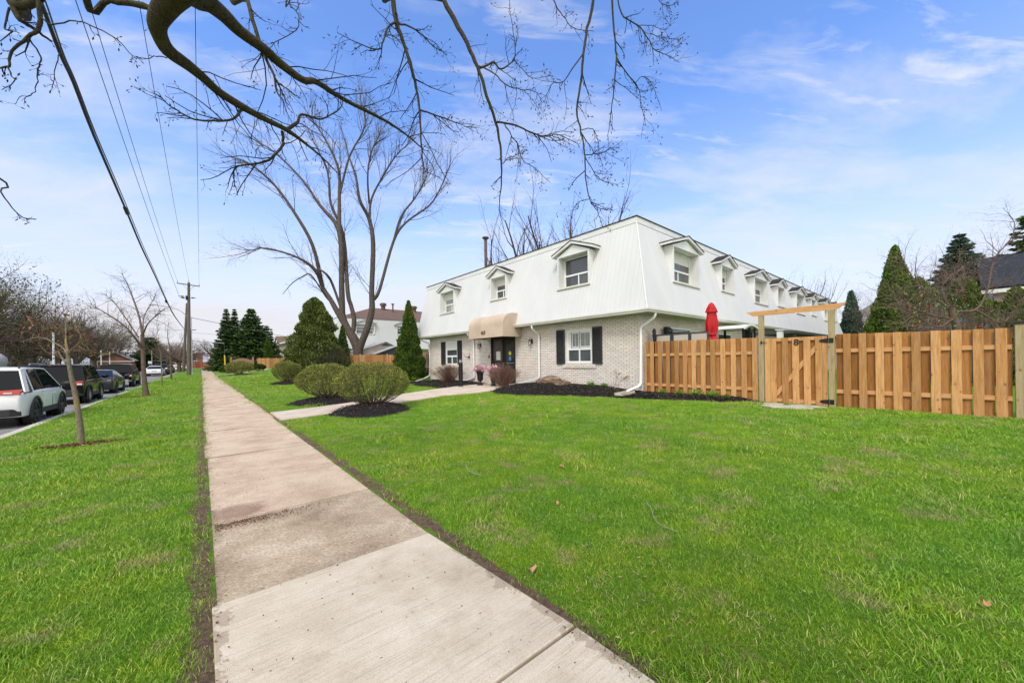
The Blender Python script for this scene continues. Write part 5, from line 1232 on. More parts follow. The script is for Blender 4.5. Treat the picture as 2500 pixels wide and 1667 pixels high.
# the big multi-stemmed maple behind the far fence
BX, BY = 12.9, 38.4; DB = .643 * BX + .766 * BY
mp = empty('maple_tree', (BX, BY, .3), 'tall bare maple with several grey stems behind the shed fence', 'tree')
def cp(x, y, off=0.): return at(620 + x / 5.113, 700 + y / 5.113, DB + off)
def c1(x, y, off=0.): return at(x / 2.6133, y / 2.6133, DB + off)
def c2(x, y, off=0.): return at(800 + x / 2.6133, y / 2.6133, DB + off)
wpx = DB / 905.
TT, T = Tubes(), Tubes(); r = np.random.default_rng(77)
stems = [ # (points, widths in px)
 ([cp(1300, 940), cp(1300, 850), cp(1290, 760), cp(1250, 660), cp(1190, 560)], [26, 23, 22, 22, 20]),
 ([cp(1190, 560), cp(1120, 440), cp(1040, 310), cp(950, 150), cp(860, 10), at(770, 660, DB - 1), at(725, 628, DB - 2), at(650, 606, DB - 3), at(610, 612, DB - 3.5)], [17, 15, 13, 11, 9, 8, 5, 3, 1.5]),
 ([cp(860, 10), c1(1995, 1568, -.5), c1(1880, 1360, -1), c1(1750, 1180, -1), c1(1600, 1050, -2), c1(1500, 1010, -2)], [9, 8, 7, 5, 3.5, 2]),
 ([cp(1190, 560), cp(1110, 380), cp(1100, 200), cp(1095, 0), c1(2165, 1480), c1(2040, 1310, .5), c1(1930, 1150, 1), c1(1760, 980, 1), c1(1600, 880, 1)], [15, 15, 14, 13, 11, 7, 5, 3.5, 2]),
 ([c1(2165, 1480), c1(2165, 1250, 1), c1(2160, 1080, 1), c1(2080, 900, 1), c1(1990, 760, 1)], [10, 8, 6, 4, 2]),
 ([c1(2165, 1250, 1), c1(2230, 1000, 1.5), c1(2330, 800, 1.5), c1(2300, 640, 2)], [6, 4.5, 3, 1.5]),
 ([cp(1240, 560), cp(1250, 400), cp(1210, 230), cp(1170, 60), c1(2190, 1500, 1), c1(2110, 1300, 2), c1(2090, 1100, 2), c1(2000, 900, 2)], [11, 11, 10, 10, 8, 6, 4, 2]),
 ([cp(1310, 860), cp(1330, 740), cp(1400, 560), cp(1450, 400), cp(1475, 250), cp(1470, 50), c2(290, 1560), c2(265, 1400), c2(205, 1280, -1), c2(180, 1130, -1), c2(130, 980, -1), c2(100, 860, -1)], [17, 17, 16, 15, 14, 12, 11, 9, 7, 5, 3, 1.5]),
 ([c2(265, 1400), c2(280, 1270, 1), c2(350, 1130, 1), c2(440, 990, 1), c2(540, 900, 1)], [7, 5, 4, 3, 1.5]),
 ([c2(265, 1300), c2(255, 1130, -1), c2(275, 980, -1), c2(330, 860, -1)], [5, 4, 3, 1.5]),
 ([cp(1500, 160), cp(1570, 30), c2(420, 1540, 1), c2(500, 1420, 1), c2(650, 1310, 2), c2(720, 1200, 2), c2(780, 1060, 2)], [8, 7.5, 6.5, 5, 4, 3, 1.5]),
 ([c2(420, 1540, 1), c2(470, 1380, 1), c2(560, 1260, 1.5), c2(620, 1150, 1.5), c2(640, 1080, 1.5)], [6, 5, 3.5, 2.5, 1.5]),
 ([cp(1000, 230), cp(900, 130), at(760, 672, DB - 2), at(740, 675, DB - 2.5), at(715, 690, DB - 3), at(690, 718, DB - 3)], [3.5, 3, 3, 2.5, 2, 1]),
 ([cp(1140, 420), cp(1080, 250), at(810, 690, DB), at(795, 668, DB - 1), at(775, 655, DB - 1)], [6, 6, 6, 5, 4]),
]
PB = dict(TWF); PB.update(k=[6, 5, 5, 4], n=[6, 5, 4], ang=[30, 32, 36, 40], up=[.09, .07, .05, .03], wob=[.12, .14, .16, .18], ratio=[.6, .58, .55], r0=[.07, .035, .014, .007], minr=.011, sides=[5, 4, 3, 3])
for i, (pt, wd) in enumerate(stems):
    P_, R_ = smooth_poly(pt, [w * wpx * .5 for w in wd], 4); (TT if i in (0,) else T).add(P_, R_, 9, 0)
    if i == 0: continue
    if i in (12, 13): sprout(T, r, P_, R_, 5, 1.8, 2, PB, .4); continue
    sprout(T, r, P_, R_, 15, 4.7, 1, PB, .36); sprout(T, r, P_, R_, 24, 2.6, 2, PB, .42); growbranch(T, r, P_[-1], P_[-1] - P_[-3], 3.2, R_[-1], 1, PB); growbranch(T, r, P_[-1], P_[-1] - P_[-3] + r.normal(size=3) * .8, 2.6, R_[-1], 1, PB)
TT.build('trunk', ['bark_grey'], mp); T.build('crown', ['bark_grey', 'twig_far'], mp)
# vase shaped trees behind the townhouse
PV = dict(TWF); PV.update(minr=.011, k=[8, 6, 5, 4], n=[5, 4, 3], ang=[22, 28, 34, 38], up=[.10, .09, .07, .04], wob=[.08, .12, .15, .18], ratio=[.58, .55, .5], t0=[.3, .25, .2])
bt = []
for k, (px, b, H, sd, lab, tr) in enumerate(((1262, 47, 25, 81, 'leftmost bare tree rising behind the townhouse roof', .42), (1325, 49, 26, 82, 'bare tree second from left behind the townhouse roof', .50), (1392, 50, 28, 83, 'tallest bare tree behind the middle of the townhouse roof', .55), (1446, 48, 26.5, 84, 'bare tree right of the tallest one behind the townhouse roof', .50), (1500, 50, 24, 85, 'rightmost bare tree behind the townhouse roof corner', .42))):
    p = at(px, 860, b); big_tree('bare_tree', p[0], p[1], .2, lab, sd, H, tr, 4.5, 4, PV, 'bare trees behind the townhouse', ('bark_dark', 'twig_far'), spread=38, llen=H * .55)
for k, (px, b, H, sd, lab) in enumerate(((1905, 60, 15.5, 86, 'small bare tree over the roof line, left one of the pair'), (1962, 58, 17, 87, 'forked bare tree over the far roof line'), (1995, 60, 12.5, 88, 'low bare tree over the far end of the roof'))):
    p = at(px, 860, b); big_tree('bare_tree', p[0], p[1], .2, lab, sd, H, .2, 4, 5, PV, 'bare trees over the far roof', ('bark_dark', 'twig_far'), spread=32, llen=H * .58)
for k, (px, b, H, sd, lab) in enumerate(((2150, 34, 12.5, 89, 'wispy bare tree left of the tall right cedar'), (2262, 26, 9.2, 90, 'thin bare tree between the cedar and the blue spruce'), (2310, 24, 8.2, 100, 'thin bare tree in front of the blue spruce'), (2470, 22, 11.0, 91, 'bare tree at the right edge before the dark roofed house'))):
    p = at(px, 860, b); big_tree('bare_tree', p[0], p[1], .2, lab, sd, H, .13, 2.0, 6, TWF, 'bare trees behind the right fence', ('bark_dark', 'twig_far'), spread=40, llen=H * .42)
# street trees on the far side, mixed sizes: four kinds copied along the kerb
PS = dict(TWF); PS.update(minr=.02, k=[7, 6, 5, 4], n=[8, 7, 6], ang=[45, 42, 42, 42], up=[.03, .04, .03, .01], wob=[.14, .16, .18, .2], ratio=[.62, .58, .52])
p_ = at(-105, 885, 27); big_tree('bare_tree', p_[0], p_[1], 0, 'tall bare tree whose fine twigs reach in from the left edge', 97, 14.5, .3, 3.5, 7, dict(PS, minr=.012), 'bare trees across the street', ('bark_dark', 'twig_far'), spread=50)
k1 = big_tree('street_tree', -19.0, 70, 0, 'x', 92, 17, .40, 3.4, 9, PS, 'bare trees across the street', ('bark_brown', 'twig_far'), 'leaf_spring', 52, nleaf=1500)
k2 = big_tree('street_tree', -17.0, 84, 0, 'x', 93, 14.5, .44, 2.8, 9, PS, 'bare trees across the street', ('bark_brown', 'twig_far'), 'leaf_spring', 58, nleaf=500)
k3 = big_tree('street_tree', -22.0, 98, 0, 'x', 94, 17.5, .38, 4.0, 9, PS, 'bare trees across the street', ('bark_brown', 'twig_rosy'), None, 48)
spots = [(k1, -19.0, 70, 1, 0, 'bare spreading tree across the street, nearest the left edge'), (k2, -15.8, 82, .92, 0, 'broad bare tree across the street behind the black box-shaped car'), (k3, -21.5, 99, 1, 0, 'tall bare tree across the street behind the grey sedan'),
         (k1, -23.5, 80, 1.05, 2.1, 'bare tree in the second row across the street, left edge'), (k3, -26, 92, 1.1, 1.2, 'bare tree in the back row behind the red roofed house'), (k2, -16.0, 108, .95, 2.6, 'broad bare tree above the black pickup'),
         (k1, -22.5, 118, .9, 4.0, 'bare tree beyond the pickup in the second row'), (k3, -30, 112, 1., 3.0, 'rear bare tree beyond the white lamp posts'), (k2, -25, 132, .95, 1.5, 'far bare tree before the street corner'), (k1, -36, 100, 1.2, 5.0, 'rearmost large bare tree across the street'), (k3, -19, 126, .9, .7, 'far bare tree by the dark corner evergreen'),
         (k1, -28, 68, 1.0, 3.3, 'bare tree behind the pale porch at the left edge'), (k2, -21, 92, 1.0, 4.4, 'bare spreading tree behind the small upright young tree'), (k3, -17, 100, .85, 5.2, 'bare tree just left of the upright young tree crown'), (k1, -15.5, 122, .8, 2.7, 'bare tree over the small red house'), (k2, -24, 145, 1., .4, 'hazy bare tree beyond the far street corner'), (k3, -12, 150, .8, 1.9, 'hazy bare tree behind the red brick house')]
for i, (src, x, y, s, rz, lab) in enumerate(spots):
    o = src if i < 3 else copy_tree(src); o.location = (x, y, -.05 + .0042 * (y - 45)); o.rotation_euler = (0, 0, rz); o.scale = (s, s, s); o['label'] = lab
fw = big_tree('corner_tree', -3.3, 98, .25, 'gnarled brown tree on the verge behind the utility pole', 95, 8.5, .34, 1.9, 7, dict(PS, minr=.016), 'rosy trees at the street end', ('bark_brown', 'twig_rosy'), spread=62, llen=4.4)
f2 = copy_tree(fw); f2.location = (3.5, 128, .5); f2.rotation_euler = (0, 0, 2.); f2.scale = (1.25,) * 3; f2['label'] = 'rosy leafless tree right of the utility pole by the red fence'
f3 = copy_tree(fw); f3.location = (-6.5, 140, .4); f3.rotation_euler = (0, 0, 4.); f3.scale = (1.2,) * 3; f3['label'] = 'rosy leafless tree left of the utility pole'
f4 = copy_tree(fw); f4.location = (9.5, 124, .55); f4.rotation_euler = (0, 0, 5.); f4.scale = (1.1,) * 3; f4['label'] = 'rosy leafless tree next to the dark spruces'
f5 = copy_tree(fw); f5.location = (-3.0, 112, .3); f5.rotation_euler = (0, 0, 1.1); f5.scale = (.9,) * 3; f5['label'] = 'second gnarled tree on the verge, beyond the utility pole'
# far wood behind the houses across the street: nobody could count it
T = Tubes(); r = np.random.default_rng(5)
for k in range(6500):
    t = r.uniform(); x = -48 + 22 * r.uniform() - 12 * t; y = 60 + 130 * t; h = r.uniform(3, 11.5) if k % 2 else r.uniform(2, 6); q = np.array([x, y, .2]); top = q + (r.normal() * 1.6, r.normal() * 1.6, h)
    q[2] = h * r.uniform(0, .5)
    T.add(np.array([q, (q + top) / 2 + r.normal(size=3) * .5, top]), [.09, .06, .03], 3, 0)
tag(T.build('distant_wood', ['twig_far']), 'hazy brown leafless wood beyond the street trees', 'wood', kind='stuff')

# ------------------------------------------------------------------ young trees on the verge
def yt(name, base, label, stem, sr, forks, P, seed, mats, leafn=0, sproutn=8, slen=.6, group='young trees on the verge'):
    r = np.random.default_rng(seed); o = empty(name, base, label, 'tree', group); TT, T = Tubes(), Tubes()
    P_, R_ = smooth_poly(stem, sr, 4); TT.add(P_, R_, 8); TT.build('trunk', [mats[0]], o)
    ends = []
    for pt, rd in forks:
        Q, S = smooth_poly(pt, rd, 4); T.add(Q, S, 6, 0); sprout(T, r, Q, S, sproutn, slen, 1, P, .25); sprout(T, r, Q, S, sproutn + 3, slen * .55, 2, P, .2); ends += list(Q[len(Q) // 3:])
    T.build('crown', [mats[0], mats[1]], o)
    if leafn:
        C = np.array(ends)[r.integers(0, len(ends), leafn)] + r.normal(size=(leafn, 3)) * .10; V, Fl = leaf_arrays(C, r.normal(size=(leafn, 3)) + (0, 0, -.8), .06, .035, r, 0, .5); link('dead_leaves', mesh_np('dead_leaves', V, Fl, ['leaf_brown']), o)
    return o
PY = dict(TWF); PY.update(k=[5, 5, 4, 3], n=[4, 4, 3], ang=[45, 45, 45, 45], wob=[.2, .25, .28, .3], up=[.03, .03, .02, .0], r0=[.03, .012, .006, .003], ratio=[.62, .58, .52], minr=.0038, sides=[5, 4, 3, 3])
b1 = .643 * -1.83 + .766 * 11.12
def a1(x, y, off=0.): return at(x / 6.273, 850 + y / 6.273, b1 + off)
def a3(x, y, off=0.): return at(x / 3.137, 600 + y / 3.137, b1 + off)
s0 = [np.array([-1.83, 11.12, -.08]), a1(1240, 1400), a1(1225, 1150), a1(1180, 860), a1(1130, 600), a1(1085, 400), a1(1050, 180), a1(1040, 60)]
yt('young_tree', (-1.83, 11.12, -.05), 'small leaning street tree with lichen and rusty dead leaves, nearest on the verge', s0, [.062, .055, .045, .040, .037, .034, .032, .03],
   [([a1(1040, 60), a3(505, 740, .1), a3(505, 640, .2), a3(498, 560, .3), a3(480, 500, .3)], [.026, .017, .013, .008, .004]),
    ([a1(1050, 80), a3(560, 790, -.3), a3(630, 715, -.6), a3(590, 650, -.7), a3(520, 625, -.7)], [.020, .017, .014, .009, .004]),
    ([a1(1040, 100), a3(480, 780, .3), a3(420, 745, .5), a3(300, 700, .8), a3(150, 740, 1.0)], [.018, .013, .011, .008, .004]),
    ([a1(1010, 230), a3(470, 850, .2), a3(450, 800, .3), a3(520, 830, .3)], [.018, .014, .012, .006]),
    ([a3(500, 760), a3(420, 660, -.4), a3(330, 600, -.8), a3(250, 590, -1.1)], [.013, .009, .006, .003]),
    ([a3(520, 810), a3(640, 800, .5), a3(760, 820, 1.), a3(840, 840, 1.2)], [.014, .010, .007, .003])], PY, 101, ('bark_young', 'twig_far'), 150, 6, .42)
b2 = .643 * -2.13 + .766 * 26.2
def a4(x, y, off=0.): return at(x / 3.137, 600 + y / 3.137, b2 + off)
yt('young_tree', (-2.13, 26.2, -.05), 'upright leafless street tree with thick trunk, second on the verge', [np.array([-2.13, 26.2, -.1]), a4(1112, 1080), a4(1100, 950), a4(1095, 800), a4(1090, 680)], [.15, .10, .09, .085, .075],
   [([a4(1090, 680), a4(1065, 540, .3), a4(1010, 380, .6), a4(975, 290, .9), a4(930, 210, 1.)], [.06, .045, .035, .02, .008]),
    ([a4(1095, 790), a4(1030, 700, -.5), a4(950, 610, -.8), a4(800, 510, -1.2), a4(680, 440, -1.5)], [.06, .045, .035, .022, .008]),
    ([a4(1090, 690), a4(1130, 600, -.3), a4(1190, 540, -.5), a4(1240, 500, -.8)], [.045, .03, .02, .008]),
    ([a4(1060, 700), a4(960, 550, .6), a4(880, 440, 1.), a4(800, 370, 1.3)], [.04, .03, .02, .008]),
    ([a4(1095, 660), a4(1105, 540, .4), a4(1180, 400, .6), a4(1190, 380, .7)], [.03, .02, .012, .006]),
    ([a4(1085, 800), a4(1020, 690, .4), a4(960, 640, .8), a4(900, 600, 1.2)], [.03, .022, .014, .006])], PY, 102, ('bark_brown', 'twig_far'), 0, 13, 1.25)
yt('young_tree', (-2.28, 38.4, -.05), 'very thin leafless sapling, third on the verge', [np.array([-2.28, 38.4, -.1]), np.array([-2.28, 38.4, 1.2]), np.array([-2.3, 38.3, 2.4])], [.05, .04, .03],
   [([np.array([-2.3, 38.3, 2.4]), np.array([-2.5, 38.1, 3.4]), np.array([-2.4, 38.1, 4.6])], [.025, .016, .006]), ([np.array([-2.3, 38.3, 1.9]), np.array([-2.9, 38.2, 2.6]), np.array([-3.3, 38.1, 3.3])], [.018, .012, .005])], PY, 103, ('bark_young', 'twig_far'), 0, 9, .8)
yt('young_tree', (-2.39, 52.3, .0), 'slender reddish leafless tree, fourth on the verge', [np.array([-2.39, 52.3, -.1]), np.array([-2.39, 52.3, 1.6]), np.array([-2.45, 52.2, 3.2])], [.09, .07, .055],
   [([np.array([-2.45, 52.2, 3.2]), np.array([-2.6, 52, 4.6]), np.array([-2.5, 52, 6.])], [.045, .03, .01]), ([np.array([-2.4, 52.2, 2.4]), np.array([-3.3, 52.1, 3.6]), np.array([-3.8, 52, 5.0])], [.035, .02, .008]), ([np.array([-2.4, 52.2, 2.6]), np.array([-1.6, 52.4, 3.8]), np.array([-1.3, 52.5, 5.])], [.03, .02, .008])], PY, 104, ('bark_brown', 'twig_rosy'), 0, 12, 1.3)
# bare soil rings round the young trees
for (x, y, rx, ry, lab) in ((-1.75, 11.0, .62, .22, 'bare soil patch round the foot of the leaning young tree'), (-2.05, 26.1, 1.25, .8, 'wood-chip ring round the foot of the upright young tree')):
    rr = np.random.default_rng(int(x * -100)); n = 420; a = rr.uniform(0, 6.28, n); q = rr.uniform(0, 1, n) ** .6
    C = np.stack([x + rx * q * np.cos(a), y + ry * q * np.sin(a), np.array([gz(x, y)] * n) + .03], 1); V, Fl = leaf_arrays(C, rr.normal(size=(n, 3)) * (1, 1, .1), .05, .03, rr)
    tag(link('soil_patch', mesh_np('soil_patch', V, Fl, ['litter']), at_=(x, y, gz(x, y))), lab, 'soil', kind='stuff')

# ------------------------------------------------------------------ ribbon tree in the right yard
r = np.random.default_rng(120); RB = at(2335, 865, 13); rb = empty('ornamental_tree', (RB[0], RB[1], .2), 'leaning bare ornamental tree hung with coloured ribbons behind the right fence', 'tree')
bT = 13.
def a7(x, y, off=0.): return at(1950 + x / 2.851, 500 + y / 2.851, bT + off)
TT, T = Tubes(), Tubes()
TT.add(*smooth_poly([np.array([RB[0], RB[1], .1]), a7(1105, 900), a7(1080, 800), a7(1060, 730)], [.12, .11, .10, .08], 4), 8, 0); TT.build('trunk', ['bark_brown'], rb)
limbs = [([a7(1060, 730), a7(1010, 640, .2), a7(1000, 560, .3), a7(1080, 480, .4), a7(1150, 440, .5)], [.06, .05, .04, .02, .01]), ([a7(1060, 730), a7(940, 640, .3), a7(820, 540, .5), a7(740, 420, .8), a7(690, 380, .9)], [.05, .04, .03, .018, .008]),
         ([a7(1090, 800), a7(900, 760, -.5), a7(760, 700, -.8), a7(640, 600, -1.)], [.045, .035, .025, .01]), ([a7(1050, 720), a7(1120, 620, -.3), a7(1140, 540, -.4), a7(1130, 520, -.4)], [.03, .025, .02, .015]),
         ([a7(1070, 740), a7(1230, 730, .4), a7(1310, 600, .5), a7(1340, 450, .6), a7(1380, 350, .6), a7(1480, 230, .6), a7(1500, 120, .6), a7(1420, 20, .6)], [.05, .045, .04, .035, .028, .02, .012, .006]),
         ([a7(1230, 730, .4), a7(1400, 820, .3), a7(1480, 760, .2), a7(1568, 640, 0)], [.04, .04, .035, .03]), ([a7(1080, 790), a7(960, 850, -.8), a7(800, 760, -1.3), a7(700, 700, -1.5)], [.035, .03, .02, .01])]
tw = []
for p_, w_ in limbs:
    Q, S = smooth_poly(p_, w_, 4); S = S * .8; T.add(Q, S, 6, 0); sprout(T, r, Q, S, 18, 1.6, 1, PY, .15); sprout(T, r, Q, S, 22, 1.0, 2, PY, .1); tw += list(Q)
T.build('crown', ['bark_brown', 'twig_rosy'], rb)
for cname in ('red', 'blue', 'yellow', 'green'):
    n = 26; C = np.stack([a7(r.uniform(740, 1320), r.uniform(690, 860) - 120 * (r.uniform() < .25), r.uniform(-.6, .3)) for _ in range(n)]); V, Fl = leaf_arrays(C, r.normal(size=(n, 3)), .10, .035, r, 0, .5)
    o_ = link('ribbon', mesh_np('ribbon', V, Fl, ['ribbon_' + cname]), rb); o_['label'] = cname + ' ribbons'; o_['kind'] = 'stuff'
# ------------------------------------------------------------------ overhanging tree whose trunk stands on the verge behind the camera
r = np.random.default_rng(200)
ot = empty('shade_tree', (-1.5, -2.6, 0), 'large bare tree whose mossy limbs and twigs overhang the sidewalk and lawn', 'tree')
PO = dict(k=[7, 6, 5, 4], wob=[.14, .15, .20, .24], up=[-.02, -.02, -.01, 0], tip=[.5, .45, .4, .5], n=[5, 3, 2], t0=[.15, .15, .2], ang=[44, 46, 48, 46], ratio=[.62, .55, .5], rr=[.6, .6, .6], sides=[5, 4, 4, 3], mat=[0, 1, 1, 1], r0=[.03, .0080, .0045, .0028], minr=.0019)
TT, T = Tubes(), Tubes(); tips = []
q1 = lambda x, y, b: at(x / 2.6133, y / 2.6133, b); q2 = lambda x, y, b: at(800 + x / 2.6133, y / 2.6133, b)
crotch = np.array([-1.15, -1.7, 4.3])
TT.add(*smooth_poly([(-1.5, -2.6, -.1), (-1.5, -2.6, .5), (-1.42, -2.4, 2.2), crotch], [.36, .27, .25, .24], 4), 14, 0); TT.build('trunk', ['bark_near'], ot)
bow = np.array([1.2, -.1, 6.9]); bow2 = np.array([3.2, 1.2, 8.0]); bow3 = np.array([5.2, 1.8, 8.3])
